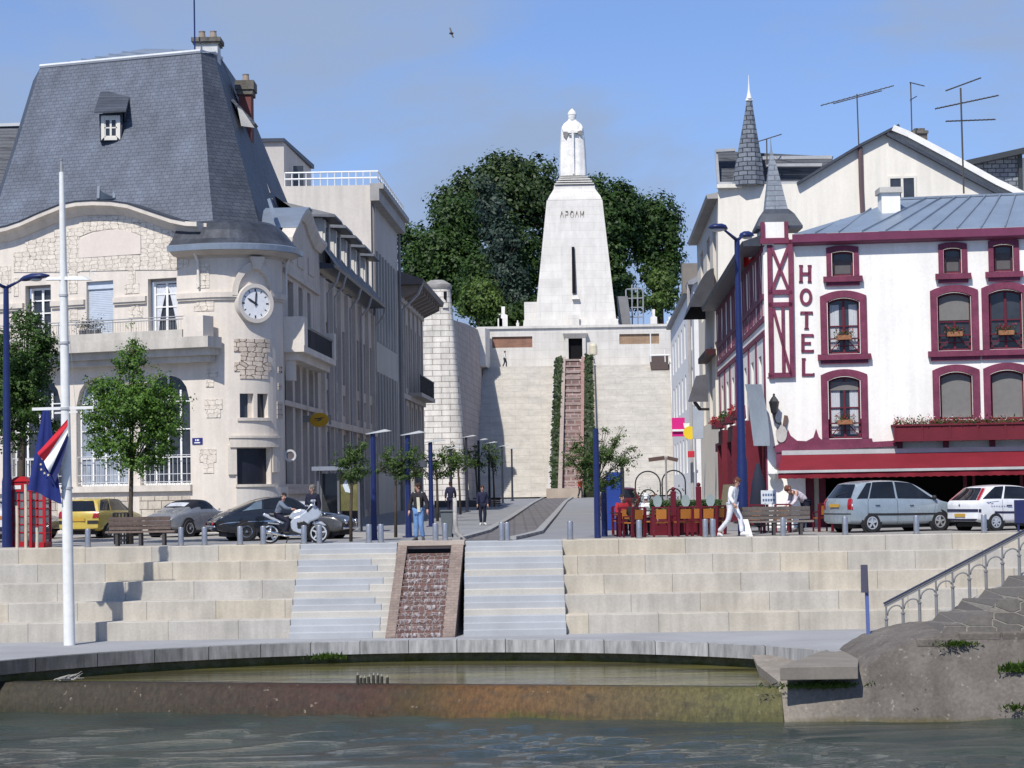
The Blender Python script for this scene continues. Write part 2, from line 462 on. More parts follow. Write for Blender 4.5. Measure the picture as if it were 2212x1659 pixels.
QZ=-2.62;PZ=-3.2;RZ=-3.9
def water_mat(name,deep,scale,rough,stretch,bstr,algae=None):
 t=NT(name);c=t.coord(stretch)
 n1=t.noise(c,scale,5,.6);n2=t.noise(c,scale*3.7,3,.5)
 t.bump(t.math('ADD',n1,t.math('MULTIPLY',n2,.35)),bstr,.25)
 col=t.scale_col(deep,t.rng(t.noise(t.coord(),.25,3),.7,1.35))
 if algae:
  k=t.rng(t.noise(t.coord((.12,1.0,1)),1.0,4),0,1,.42,.62);col=t.mix(k,col,algae)
 t.done(col,rough,0,.5);t.b.inputs['IOR'].default_value=1.33;return t.m
m=MB();nx,ny=260,260
def wave(x,y):
 w=.5+.5*sin(x*.23+y*.41+1.7*sin(x*.11));return (.025*sin(x*.8+y*2.3+1.3*sin(y*.9+x*.3))+.022*sin(-x*1.3+y*3.7+2*sin(x*.35+y*.2))+w*.020*sin(x*1.9+y*6.2+1.5*sin(x*.9))+w*.012*sin(x*2.6-y*9.1+2*sin(x*.7+y)))
rows=[]
for j in range(ny+1):
 y=40+18.5*j/ny
 rows.append([(-22+44*i/nx,y,RZ+wave(-22+44*i/nx,y)*1.35) for i in range(nx+1)])
m.grid(rows)
rows=[[(x,y,RZ-.03) for x in (-120,-22,22,120)] for y in (-60,40)];m.grid(rows)
m.poly([(-120,40,RZ-.03),(-22,40,RZ-.03),(-22,58.5,RZ-.03),(-120,58.5,RZ-.03)]);m.poly([(22,40,RZ-.03),(120,40,RZ-.03),(120,58.5,RZ-.03),(22,58.5,RZ-.03)])
tag(m.build('river_water',water_mat('river_water',(.036,.045,.036),5.0,.03,(.28,1.25,1),.42),smooth=True),'rippling dark green river water in front of the weir',kind='structure')
m=MB();m.poly([(-24,60.2,PZ),(6.1,52.75,PZ),(12,54,PZ),(12,64,PZ),(-24,64,PZ)])
tag(m.build('pool_water',water_mat('pool_water',(.068,.06,.032),1.6,.11,(.4,1.6,1),.10,(.15,.14,.045))),'shallow murky pool behind the weir',kind='structure')


def arc_pts(x0,x1,n=40,off=0.0):

 ax,ay,bx,by,cx,cy=-13.1,57.4,-3.0,62.7,8.0,56.0
 d=2*(ax*(by-cy)+bx*(cy-ay)+cx*(ay-by))
 ux=((ax*ax+ay*ay)*(by-cy)+(bx*bx+by*by)*(cy-ay)+(cx*cx+cy*cy)*(ay-by))/d
 uy=((ax*ax+ay*ay)*(cx-bx)+(bx*bx+by*by)*(ax-cx)+(cx*cx+cy*cy)*(bx-ax))/d
 R=hypot(ax-ux,ay-uy)+off;out=[]
 for i in range(n+1):
  x=x0+(x1-x0)*i/n;out.append((x,uy+sqrt(max(R*R-(x-ux)**2,.01))))
 return out
granite=pbr('blue_grey_granite',(.36,.375,.395),.75,.10,.8,30,.12)
quay_m=pbr('quay_paving',(.29,.295,.305),.8,.12,.5,22,.1)
A=arc_pts(-15.5,8.0)
m=MB();m.grid([[(x,y+.05,QZ) for x,y in A],[(x,65.2,QZ) for x,y in A]])
m.poly([(8,55.9,QZ),(16,55.9,QZ),(16,65.2,QZ),(8,65.2,QZ)])
m.poly([(-30,54,QZ),(-15.5,54,QZ),(-15.5,65.2,QZ),(-30,65.2,QZ)])
tag(m.build('quay_pavement',quay_m),'lower quay paved between the terrace and the pool',kind='structure')
def coping_mat():
 t=NT('coping_stone');p=t.planar(0);c=t.coord()
 br=t.new('ShaderNodeTexBrick',offset=0,i_Scale=1.0);t.ln(p,br.inputs['Vector']);br.inputs['Brick Width'].default_value=1.35;br.inputs['Row Height'].default_value=5;br.inputs['Mortar Size'].default_value=.012
 br.inputs['Color1'].default_value=(.31,.31,.31,1);br.inputs['Color2'].default_value=(.235,.235,.235,1);br.inputs['Mortar'].default_value=(.05,.05,.05,1)
 sp=t.new('ShaderNodeSeparateXYZ');tc=t.new('ShaderNodeTexCoord');t.ln(tc.outputs['Object'],sp.inputs[0])
 k=t.rng(t.math('ADD',sp.outputs[0],t.math('MULTIPLY',t.noise(c,.9,5),6)),.28,1.1,-6.5,1.5)
 f=t.math('MULTIPLY',k,t.rng(t.noise(t.coord((3,3,.5)),2.2,5),.6,1.25));t.bump(t.noise(c,18),.3,.02)
 return t.done(t.scale_col(br.outputs['Color'],f),.85)
qc=thing('quay_coping','curved stone kerb edging the lower quay above the pool','kerb',(-3,62.7,QZ-.4))
m=MB()
m.grid([[(x,y+.45,QZ+.015) for x,y in A],[(x,y,QZ+.015) for x,y in A],[(x,y-.02,QZ-.33) for x,y in A],[(x,y+.35,QZ-.33) for x,y in A]])
m.build('coping',coping_mat(),qc)
def slimy(name,base,slime,z0,z1,var=.3):
 t=NT(name);c=t.coord();sp=t.new('ShaderNodeSeparateXYZ');tc=t.new('ShaderNodeTexCoord');t.ln(tc.outputs['Object'],sp.inputs[0])
 n=t.noise(c,1.6,6,.65);h=t.math('ADD',sp.outputs[2],t.math('MULTIPLY',n,.5))
 k=t.rng(h,1,0,z0,z1);col=t.mix(k,base,slime)
 t.bump(t.noise(c,9,6,.7),.7,.05);return t.done(t.scale_col(col,t.rng(t.noise(c,4,6,.7),1-var*1.4,1+var)),.85)
m=MB();B=arc_pts(-15.5,8.6,60,.3)
rows=[]
for k in range(7):
 z=PZ-.3+(QZ-.3-PZ+.3)*k/6
 rows.append([(x,y-.16*(1-k/6)+rnd.uniform(-.05,.05),z) for x,y in B])
m.grid(rows);m.build('footing',slimy('mossy_footing',(.24,.225,.18),(.075,.08,.012),.05,.45),qc,smooth=True)


def weir_mat():
 t=NT('weir_stone');c=t.coord();sp=t.new('ShaderNodeSeparateXYZ');tc=t.new('ShaderNodeTexCoord');t.ln(tc.outputs['Object'],sp.inputs[0])
 x=t.math('ADD',sp.outputs[0],t.math('MULTIPLY',t.noise(c,.55,6,.6),3.0))
 u=t.rng(x,0,1,-9,10)
 col=t.ramp(u,[(0,(.036,.032,.022)),(.33,(.036,.024,.017)),(.5,(.045,.019,.014)),(.60,(.05,.032,.010)),(.68,(.11,.052,.017)),(.85,(.085,.06,.026)),(.97,(.085,.08,.028))])
 g=t.math('MULTIPLY',t.rng(t.math('ABSOLUTE',t.math('ADD',x,-5.2)),1,0,.5,1.2),t.rng(t.noise(c,3,5),0,1,.25,.5))
 zz=t.rng(t.math('ADD',sp.outputs[2],t.math('MULTIPLY',t.noise(c,2.5,5),.5)),1,0,.3,.75)
 col=t.mix(t.math('MULTIPLY',g,zz),col,(.04,.095,.008))
 col=t.mix(t.math('MULTIPLY',zz,.75),col,(.03,.038,.012));wv=t.rng(t.noise(t.coord((1.2,1.2,3)),1.3,6,.7),0,1,.5,.66);col=t.mix(t.math('MULTIPLY',wv,.55),col,(.03,.028,.02));tl=t.rng(t.noise(c,6,3),0,1,.68,.74);col=t.mix(t.math('MULTIPLY',tl,.6),col,(.26,.22,.17))
 t.bump(t.noise(c,7,7,.65),.5,.05);return t.done(t.scale_col(col,t.rng(t.noise(t.coord((4,4,.8)),2.5,7,.7),.5,1.45)),.7)
we=thing('river_weir','low algae-stained weir wall holding back the pool','weir',(-3,55.5,RZ-.3))
m=MB();rows=[]
for i in range(91):
 x=-18+24.15*i/90;y=58.0+(52.45-58.0)*(x+15)/21.15
 j=lambda a:rnd.uniform(-a,a)
 rows.append([(x,y-.48,RZ-.4),(x,y-.36+j(.03),RZ+.1),(x,y-.25+j(.04),RZ+.35),(x,y-.1+j(.03),RZ+.6),(x,y+j(.02),RZ+.74+j(.012)),(x,y+.35,RZ+.76),(x,y+.4,RZ+.2)])
m.grid(rows);m.build('weir_wall',weir_mat(),we,smooth=True)


def tier_mat(name,ang=0):
 return brick(name,(.49,.455,.385),(.40,.375,.33),(.25,.23,.20),2.02,5.0,.016,0,bump=.25,var=.10,streak=.10)
tm=tier_mat('terrace_stone')
def tier_stone():
 t=NT('terrace_stone_blocks');tc=t.new('ShaderNodeTexCoord');sp=t.new('ShaderNodeSeparateXYZ');t.ln(tc.outputs['Object'],sp.inputs[0])
 row=t.math('FLOOR',t.math('DIVIDE',t.math('ADD',sp.outputs[2],4.32),.54))
 x=t.math('ADD',t.math('DIVIDE',sp.outputs[0],2.02),t.math('MULTIPLY',row,.37));fr=t.math('FRACT',x);idx=t.math('FLOOR',x)
 j=t.math('MINIMUM',fr,t.math('SUBTRACT',1.0,fr));joint=t.rng(j,0,1,.002,.006)
 wn=t.new('ShaderNodeTexWhiteNoise',noise_dimensions='2D');cb=t.new('ShaderNodeCombineXYZ');t.ln(idx,cb.inputs[0]);t.ln(row,cb.inputs[1]);t.ln(cb.outputs[0],wn.inputs['Vector'])
 col=t.mix(wn.outputs['Value'],(.49,.44,.355),(.43,.41,.375));col=t.mix(joint,(.22,.2,.17),col)
 c=t.coord();f=t.math('MULTIPLY',t.rng(t.noise(c,.9,5),.86,1.1),t.rng(t.noise(c,16,5),.92,1.06))
 f=t.math('MULTIPLY',f,t.rng(t.noise(t.coord((2.5,2.5,.3)),1.6,5),.86,1.0,.35,.6));t.bump(t.math('ADD',joint,t.math('MULTIPLY',t.noise(c,30),.2)),.3,.015)
 return t.done(t.scale_col(col,f),.85)
tm=tier_stone()
te=thing('stepped_terrace','wide stone terrace of five seat-height steps between plaza and quay','terrace',(0,66,QZ))
ZT=[0.0,-.45,-.99,-1.53,-2.07,QZ]
def tier(k,x0,x1,dy=0.0):
 m=MB();y=68-.8*k+dy;m.span((x0,y,ZT[k+1]-(.3 if k<4 else .4)),(x1,69.6,ZT[k]-(0.003*k)))
 return m.build('tier',tm,te,bevel=.02)
for k in range(5):
 tier(k,-24,-6.5);tier(k,1.45,24)

cst=pbr('cream_step_stone',(.45,.43,.39),.85,.1,.9,18,.1)
for (x0,x1) in ((-6.5,-3.55),(-1.5,1.45)):
 mb,mc=MB(),MB();n=0
 for k in range(5):
  for q in range(3):
   zt=ZT[k]+(ZT[k+1]-ZT[k])*q/3;zb=ZT[k]+(ZT[k+1]-ZT[k])*(q+1)/3
   y=68.04-.8*k-.267*q+.0
   if q==2 and k<4:mc.span((x0+.002,y,zb-.2),(x1-.002,69.2,zt))
   else:
    xe=x1-.002
    if x0<-6 and k>0:xe=x1-rnd.choice((.35,.55,.75));mc.span((xe+.003,y+.004,zb-.2),(x1-.002,69.2,zt-.002))
    mb.span((x0+.002,y,zb-.2),(xe,69.2,zt))
 s=mb.build('stair',granite,te,bevel=.02);mc.build('pale_step',cst,s,bevel=.02)

pink=brick('pink_brick',(.265,.205,.175),(.215,.168,.145),(.19,.155,.135),.22,.07,.008,0,bump=.4,var=.2)
cc=thing('water_cascade','narrow pink brick water cascade running down the middle of the terrace stairs','cascade',(-2.55,66,QZ))
y0,y1=68.05,64.0
def slope(x0,x1,za,zb,dz,mat,name):
 m=MB();a=-.20;m.hexa([(x0+a,y1,zb-.5),(x1+a,y1,zb-.5),(x1,y0,za-3.0),(x0,y0,za-3.0),(x0+a,y1,zb+dz),(x1+a,y1,zb+dz),(x1,y0,za+dz),(x0,y0,za+dz)]);return m.build(name,mat,cc)
slope(-3.52,-3.24,.02,QZ+.05,.0,pink,'cheek');slope(-1.90,-1.54,.02,QZ+.05,.0,pink,'cheek')
def foam_mat():
 t=NT('white_water_veil');c=t.coord((1,1,.35));n=t.noise(c,11,5,.7);t.done((.46,.43,.44),.35,0,.4);k=t.rng(n,0,.9,.46,.64);t.ln(k,t.b.inputs['Alpha']);t.bump(n,.6,.03);return t.m
m=MB();N=13
for i in range(N):
 za=-.28+(QZ+.28)*i/N;ya=y0-.25-(y0-.25-y1)*i/N;yb=y0-.25-(y0-.25-y1)*(i+1)/N
 a=-.2*(i+.5)/N;m.span((-3.245+a,yb,QZ-.3),(-1.895+a,69-.004*i,za-.06))
m.build('channel_bed',rubble('cascade_stones',(.20,.12,.105),(.13,.078,.068),(.30,.27,.265),5,8,0,.10),cc)
m=MB();m.span((-3.52,67.9,-.1),(-1.52,69.3,.03));m.span((-3.23,68.02,-.2),(-1.91,69,-.1));m.build('head_slab',pbr('pinkish_slab',(.42,.36,.31),.85),cc)
m=MB()
for i in range(N):
 za=-.28+(QZ+.28)*i/N-.055;ya=y0-.25-(y0-.25-y1)*(i+1)/N
 if i<1:continue
 m.grid([[(-3.18+1.22*q/40-.2*i/N,ya-.012-.03*rnd.random()*(f>0),za+.015-.2*f*(.35+.65*rnd.random()) ) for q in range(41)] for f in (0,.3,.8)])
m.build('white_water',foam_mat(),cc,smooth=True)


plaza_m=pbr('plaza_asphalt',(.225,.228,.238),.85,.10,.35,26,.08)
m=MB();xs=[-60,-30,-24,-14,-7,0,7,14,24,30,60];ys=[68.4,72,76,80,90,100,120,140,160,180,202]
m.grid([[(x,y,gz(y)-.006) for x in xs] for y in ys]);m.grid([[(x,202,.614) for x in xs],[(x,4000,.614) for x in xs]])
tag(m.build('plaza_ground',plaza_m),'grey plaza and street surface',kind='structure')
m=MB();m.span((-60,68.3,-.5),(-24,69.5,-.01));m.span((24,68.3,-.5),(60,69.5,-.01));m.span((-24,69.5,-1.0),(24,70,-.02))
tag(m.build('ground',plaza_m),'edge of the plaza ground',kind='structure')

m=MB();m.poly([(-60,74.5,.003),(-1.9,73.4,.003),(-5.5,84.5,.063),(-60,86,.066)])
tag(m.build('road_surface',pbr('road_dusty',(.30,.285,.265),.9,.1,.4,20,.06)),'pale dusty road where the cars are parked',kind='structure')
m=MB();m.poly([(9.3,68.9,.004),(40,68.9,.004),(40,77,.028),(6.5,77,.028),(4.4,80,.042),(4.2,69.6,.004)])
tag(m.build('cafe_pavement',pbr('warm_paving',(.27,.255,.24),.9,.1,.5,20,.06)),'pale pavement in front of the hotel',kind='structure')
m=MB();Lp=[G(*q) for q in ((985,1168),(1052,1150),(1100,1122),(1150,1088),(1178,1075))];Rp=[G(*q) for q in ((1106,1166),(1165,1152),(1198,1114),(1222,1084),(1236,1075.5))]
cob=[]
for i in range(4):
 for k in range(6):
  f=k/6;cob.append(([Lp[i].lerp(Lp[i+1],f)[q] for q in range(3)],[Rp[i].lerp(Rp[i+1],f)[q] for q in range(3)]))
cob.append((list(Lp[-1]),list(Rp[-1])))
m.grid([[(a[0],a[1],gz(a[1])+.008) for a,b in cob],[(b[0],b[1],gz(b[1])+.008) for a,b in cob]])
tag(m.build('cobbled_path',brick('street_cobbles',(.20,.185,.18),(.14,.13,.135),(.09,.085,.085),.9,.35,.05,0,'xy',.6)),'rough cobbled strip curving up the street to the monument',kind='structure')
kb=thing('channel_kerb','pale stone gutter kerbs lining both sides of the cobbled strip','kerb',(cob[0][0][0],cob[0][0][1],0))
for side in (0,1):
 m=MB();pts=[V((c[side][0],c[side][1],gz(c[side][1]))) for c in cob]
 for a,b in zip(pts[:-1],pts[1:]):
  d=(b-a).normalized();m.bar(a+d*.03+V((0,0,.05)),b-d*.03+V((0,0,.05)),.26,.10)
 m.build('kerb_line',pbr('kerb_stone',(.28,.28,.28),.85,.15,1,12,.2),kb)


em=thing('river_embankment','rough grey retaining wall with a stone stair climbing to the right','retaining wall',(10,53,RZ-.3))
def bank_mat():
 t=NT('old_retaining_wall');c=t.coord();sp=t.new('ShaderNodeSeparateXYZ');tc=t.new('ShaderNodeTexCoord');t.ln(tc.outputs['Object'],sp.inputs[0])
 n=t.noise(c,1.1,7,.65);col=t.mix(t.rng(n,0,1,.35,.68),(.115,.10,.088),(.175,.158,.14))
 br=t.rng(t.math('SUBTRACT',t.noise(c,6.5,3),.0),0,1,.66,.70);col=t.mix(t.math('MULTIPLY',br,.6),col,(.30,.275,.245))
 dk=t.rng(t.noise(c,4.2,4),0,1,.66,.72);col=t.mix(dk,col,(.05,.042,.036))
 x=t.rng(sp.outputs[0],1,0,-4.0,-1.8);col=t.mix(t.math('MULTIPLY',x,.7),col,(.34,.30,.25))
 z=t.rng(t.math('ADD',sp.outputs[2],t.math('MULTIPLY',n,.4)),1,0,.42,.62);col=t.mix(t.math('MULTIPLY',z,.8),col,(.10,.085,.02))
 t.bump(t.noise(c,7,8,.72),.45,.04);return t.done(t.scale_col(col,t.math('MULTIPLY',t.rng(t.noise(c,13,5),.82,1.15),t.rng(t.noise(t.coord((1.2,1.2,.2)),1.6,5),.78,1.08))),.92)
bank=bank_mat()
def ztop(x):
 pts=[(6.1,-2.98),(7.55,-2.95),(7.9,-2.8),(8.3,-2.5),(8.75,-2.25),(9.4,-2.05),(10,-1.95),(17,-1.88)]
 for (a,za),(b,zb) in zip(pts[:-1],pts[1:]):
  if x<=b:return za+(zb-za)*max(0,(x-a))/(b-a)
 return pts[-1][1]
m=MB();rows=[]
nxx=90
xs=[6.1+10.9*i/nxx for i in range(nxx+1)]
for k in range(15):
 r=[]
 for x in xs:
  f=k/14;zt=ztop(x);z=RZ-.5+(zt-RZ+.5)*f
  y=52.2-(x-6.1)*.14+.30*(z-RZ)+rnd.uniform(-.008,.008)+.02*sin(x*1.7)*sin(z*3.1)
  r.append((x,y,z+(rnd.uniform(-.05,.03) if k>12 and x<9.2 else 0)))
 rows.append(r)
last=rows[-1]
rows.append([(x,y+.35,z+rnd.uniform(-.01,.03)) for x,y,z in last])
rows.append([(x,57.0,(ztop(x)+rnd.uniform(-.01,.01)) if x>8.2 else min(ztop(x),QZ-.02)) for x,y,z in last])
rows.append([(x,58.2,QZ-.2) for x,y,z in last])
m.grid(rows);m.poly([r[0] for r in rows]);m.build('bank_face',bank,em,smooth=24)
m=MB()
for i in range(8):
 x=9.3+i*.97;y=52.2-(x-6.1)*.14+.30*(ztop(x)-RZ);m.hexa([(x,y-.05,ztop(x)-.16),(x+.95,y-.18,ztop(x)-.16),(x+.95,y+.8,ztop(x)-.16),(x,y+.8,ztop(x)-.16),(x,y-.05,ztop(x)+.03),(x+.95,y-.18,ztop(x)+.03),(x+.95,y+.8,ztop(x)+.03),(x,y+.8,ztop(x)+.03)])
m.build('bank_coping',bank,em,bevel=.03)
m=MB();m.hexa([(6.05,51.75,QZ-.3),(7.85,51.75,QZ-.3),(8.2,56.2,QZ-.3),(7.7,56.4,QZ-.3),(6.05,51.75,QZ+.01),(7.85,51.75,QZ+.01),(8.6,56.3,QZ+.01),(7.6,56.4,QZ+.01)])
m.build('ledge_slab',pbr('ledge_concrete',(.20,.18,.155),.9,.15,1,12,.3),em,bevel=.02)
m=MB();blk=rubble('bank_blocks',(.145,.135,.122),(.11,.10,.095),(.24,.22,.19),1.5,3.6,0,.05)
rows=[];zq=-2.1
for i in range(38):
 x=9.45+.2*i;zq=max(zq,-2.06+.47*(x-9.45)-.16) if i%3 else-2.06+.47*(x-9.45)+rnd.uniform(-.03,.05);y=52.62-(x-9.75)*.12+rnd.uniform(-.02,.02);rows.append([(x,y-.1,-2.4),(x,y,zq),(x+.1,y+.5,zq+.0),(x+.3,58.05,zq-.24),(x+.3,58.06,-2.6)])
m.grid(rows);m.poly(rows[0]);m.build('stair_flank',blk,em,smooth=20)
m=MB();m.hexa([(9.6,58.0,QZ-.1),(17,58.0,QZ-.1),(17,58.9,QZ-.1),(9.6,58.9,QZ-.1),(9.6,58.0,QZ),(17,58.0,.95),(17,58.9,.95),(9.6,58.9,QZ)])
m.build('stair_stringer',pbr('stringer_concrete',(.34,.325,.30),.9,.15,1,10,.2),em)

ra=thing('stair_railing','grey metal railing with small arches climbing the embankment stair','railing',(9.8,58.4,QZ))
rail_m=plain('grey_rail_paint',(.19,.195,.205),.6);Y=58.4
top=lambda u:1303+(1146-1303)*(u-1911)/(2212-1911)
m=MB();m.bar(P(1909,top(1909),Y),P(2300,top(2300),Y),.10,.05);m.build('handrail',plain('blue_black_rail',(.03,.04,.075),.4),ra)
m=MB();m.bar(P(1911,top(1911)+7,Y),P(2300,top(2300)+7,Y),.05,.07);m.build('under_rail',rail_m,ra)
us=[1914+35.8*i for i in range(11)]
for i,u in enumerate(us):
 b=max(1391-(i*14 if i>1 else i*3),1200)-(0 if i<2 else 4)
 m=MB();pb,pt=P(u,b,Y),P(u,top(u)+8,Y);pb.x=pt.x
 h=pt.z-pb.z;m.tube([pb,pb+V((0,0,.06))],.055,8);m.tube([pb,pt-V((0,0,h*.34))],.042,8);m.tube([pt-V((0,0,h*.36)),pt-V((0,0,h*.33))],.06,8);m.tube([pt-V((0,0,h*.34)),pt],.025,8)
 m.build('baluster',rail_m,ra,smooth=40)
 if i<10:
  p2=P(us[i+1],top(us[i+1])+8,Y);base=pt-V((0,0,h*.05));e=p2-V((0,0,h*.30));L=e.x-pt.x;pts=[]
  for q in range(9):
   a=pi*q/8;pts.append(V((pt.x+.03+(L-.06)*(1-cos(a))/2,Y,(pt.z-h*.25)*(1-q/8)+e.z*q/8+sin(a)*.17)))
  m=MB();m.tube(pts,.022,6);m.build('arch',rail_m,ra,smooth=True)

mp=thing('marker_post','thin blue depth-marker post with a grey plate on the quay','marker post',P(1878,1402,56.6))
m=MB();m.bar(P(1877,1402,56.6),P(1870,1222,56.6),.085,.085,(0,1,0));m.build('post',plain('faded_blue_paint',(.09,.13,.33),.5),mp)
m=MB();a,b=P(1867.5,1280,56.55),P(1866.5,1220,56.55);m.bar(a,b,.16,.12,(0,1,0));m.build('plate',plain('slate_purple',(.075,.075,.11),.5),mp)
pegs_m=pbr('wet_wood',(.045,.04,.03),.7,.3,6,30,.3);dry=pbr('bleached_tip',(.33,.31,.26),.9)
for i,u in enumerate((772,779,787,798,807,816,824,836)):
 p=P(u,1487,55.2);pg=thing('wooden_peg','wooden peg in the row of pegs standing on the weir crest','peg',(p.x,p.y,PZ-.1),0,'row of pegs on the weir crest')
 h=.30+rnd.uniform(-.05,.04);m=MB();m.tube([(p.x,p.y,PZ-.1),(p.x+rnd.uniform(-.02,.02),p.y,PZ+h-.06)],[.045,.035],7);m.build('stake',pegs_m,pg)
 m=MB();m.tube([(p.x,p.y,PZ+h-.08),(p.x+.01,p.y,PZ+h)],[.02,.008],6);m.build('tip',dry,pg)
p=P(140,1472,57.3);dw=thing('driftwood','tangle of pale driftwood twigs caught on the weir','driftwood',(p.x,p.y,RZ+.76));m=MB()
for i in range(26):
 a=rnd.uniform(-.3,.8);l=rnd.uniform(.15,.45);o=V((p.x+rnd.uniform(-.3,.25),p.y+rnd.uniform(-.08,.08),RZ+.78+rnd.uniform(0,.06)))
 m.tube([o,o+V((l*cos(a)*.5,rnd.uniform(-.05,.05),l*sin(a)*.35+.04)),o+V((l*cos(a),rnd.uniform(-.08,.08),l*sin(a)*.8+.05))],[.018,.014,.006],5)
m.build('branch',pbr('driftwood_bark',(.30,.285,.26),.9,.3,9,40,.2),dw)
grass_m=leafmat('tuft_green',(.035,.08,.012),(.12,.20,.03),.25)
def tuft(u,v,Y,w,h,n,label,name='grass_tuft'):
 c=P(u,v,Y);m=MB()
 for i in range(n):
  x=c.x+rnd.gauss(0,w/2.4);y=c.y+rnd.uniform(-.1,.06);z=c.z+rnd.gauss(0,.03);a=rnd.uniform(-.9,.9);l=h*rnd.uniform(.4,1);b=.012+.012*rnd.random()
  t=V((x+sin(a)*l,y-rnd.uniform(0,.15),z+cos(a)*l));m.poly([(x-b,y,z),(x+b,y,z),(t.x+b*.9,(y+t.y)/2,(z+t.z)/2+l*.05),t])
 tag(m.build(name,grass_m,loc=(c.x,c.y,c.z)),label,'grass tuft')
for a in ((1770,1483,52.22,1.3,.13,420,'wide green weed tuft growing below the ledge slab'),(2065,1392,52.08,.45,.10,160,'small grass tuft high on the rough retaining wall'),(2196,1448,51.74,.35,.25,200,'tall grass tuft at the far end of the retaining wall, near the photo edge'),(2195,1530,51.46,.4,.14,80,'low weeds at the waterline below the tall wall tuft'),(705,1421,62.3,.55,.2,120,'ivy-like green tuft hanging under the quay kerb'),(1925,1388,57.4,.3,.1,60,'yellowish moss patch at the foot of the stair railing')):
 tuft(*a)

TR_=V((-8.985,88,0));TR=2.1;A_R=atan2(-.04,1.0);A_L=atan2(-.912,-.41)
CT=TR_-V((cos(A_R),sin(A_R),0))*TR
TW=Cyl((CT.x,CT.y),TR,A_L);SL=TR*(A_R-A_L)
TLp=TW.p(0,0);F1=Fac((TLp.x,TLp.y),atan2(-.41,.912));FS=Fac((TR_.x,TR_.y),atan2(1.0,.04))
po=thing('post_office','cream stone post office with steep slate roof and round clock corner','post office',(CT.x,CT.y,0))
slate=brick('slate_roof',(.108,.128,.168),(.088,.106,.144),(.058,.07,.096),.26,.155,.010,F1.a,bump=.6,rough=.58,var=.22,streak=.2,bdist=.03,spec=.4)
slate_s=brick('slate_roof_side',(.075,.085,.105),(.055,.065,.085),(.03,.035,.05),.26,.155,.010,FS.a,bump=.6,rough=.58,var=.22,bdist=.03,spec=.4)  # darker copy of the slate; shade of the side slopes put into the colour
rub=rubble('rubble_stone',(.68,.62,.54),(.60,.54,.47),(.30,.26,.22),3.0,5.8,F1.a,.04)
rub_t=rubble('rubble_stone_tower',(.60,.52,.44),(.46,.39,.33),(.09,.065,.055),3.2,5.4,0,.07)
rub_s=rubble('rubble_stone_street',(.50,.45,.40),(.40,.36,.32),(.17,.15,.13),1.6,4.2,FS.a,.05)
SW=14.5
curve_px=[(-60,512),(0,498),(30,492),(60,482),(100,464),(145,446),(180,439),(215,437),(255,438),(290,443),(340,460),(385,475),(415,481),(446,482)]
curve=[F1.uv(u,v) for u,v in curve_px];curve.insert(0,(-SW,curve[0][1]))
ups=[F1.rect(*r) for r in ((55,110,616,722),(187,245,607,724),(320,382,601,722))]
zb_up=ups[1][2];ups=[(a,b,zb_up,d) for a,b,c,d in ups]
gro=[F1.rect(*r) for r in ((24,133,812,1052),(165,276,811,1050),(302,411,806,1046))]
zg=gro[1][2];gro=[(a,b,zg,d,(b-a)/2,True) for a,b,c,d in gro]
zw=min(z for s,z in curve)-.25
m=MB();wall(m,F1,-SW,0,-.2,zw,[h for h in ups+gro],.32);under_curve(m,F1,curve,zw)
for s in (-SW,):m.poly([F1.p(s,-.2),F1.p(s,zw),F1.p(s,zw,-6),F1.p(s,-.2,-6)])

zc=TW.uv(540,552)[1]
low=TW.rect(518,548,850,902);low2=TW.rect(556,579,850,902);low2=(low2[0],low2[1],low[2],low[3])
nb=TW.rect(512,583,968,1046)
wall(m,TW,0,SL,-.2,zc,[low,low2,nb],.28)
m.build('wall',cream,po)

m=MB();sweep(m,F1,[(s,z) for s,z in curve[:-1]]+[F1.uv(440,482)],[(-.1,.0),(.52,.0),(.52,-.17),(.3,-.24),(.05,-.5),(-.1,-.5)]);m.build('gable_cornice',cream_lo,po)
m=MB();sweep(m,F1,[(s,z+.012) for s,z in curve[:-1]],[(-.3,.0),(.56,.0),(.56,.035),(-.3,.05)]);m.build('cornice_flashing',dark_zinc,po)

m=MB()
pan=[(30,582),(30,552),(50,548),(50,520),(110,504),(110,494),(160,482),(190,476),(190,470),(298,464),(298,472),(345,477),(345,486),(385,490),(385,500),(400,512),(400,524),(410,566),(380,578),(330,572),(250,574),(120,580)]

s0,s1=F1.uv(172,520)[0],F1.uv(306,520)[0];zpb,zpt=F1.uv(240,553)[1],F1.uv(240,496)[1];zps=F1.uv(306,509)[1]
def qpx(pts,d0=-.05,d1=.03):fpoly(m,F1,[F1.uv(u,v) for u,v in pts],d0,d1)
qpx([(30,588),(30,545),(55,543),(55,520),(105,514),(172,511),(172,588)]);qpx([(306,583),(306,508),(312,490),(372,490),(372,500),(388,512),(388,536),(408,560),(408,574),(380,583)])
qpx([(118,511),(118,496),(172,492),(172,511)]);qpx([(172,511),(172,474),(190,474),(190,466),(296,466),(296,474),(342,476),(342,490),(312,490),(306,508),(290,502),(240,494),(200,500)])
qpx([(172,586),(172,553),(306,551),(306,583)])
for r in ((278,293,584,613),(270,301,613,634),(284,300,652,664),(278,309,664,686),(150,168,586,634),(150,168,650,692),(0,24,575,632),(30,40,600,640),(425,452,570,622),(420,462,632,672),(440,459,688,714),(445,462,740,768),(445,470,798,814),(445,462,818,836),(442,480,862,884),(446,476,884,902),(431,467,970,998),(440,462,998,1022)):
 F=F1 if (r[0]+r[1])/2<436 else TW
 a,b,c,d=F.rect(*r);fbox(m,F,a,b,c,d,-.04,.025)
m.build('rubble_panel',rub,po)
m=MB()
for r in ((505,582,732,760),(520,575,760,782),(506,585,782,802),(518,578,802,818)):
 a,b,c,d=TW.rect(*r);fbox(m,TW,a,b,c,d,-.04,.035)
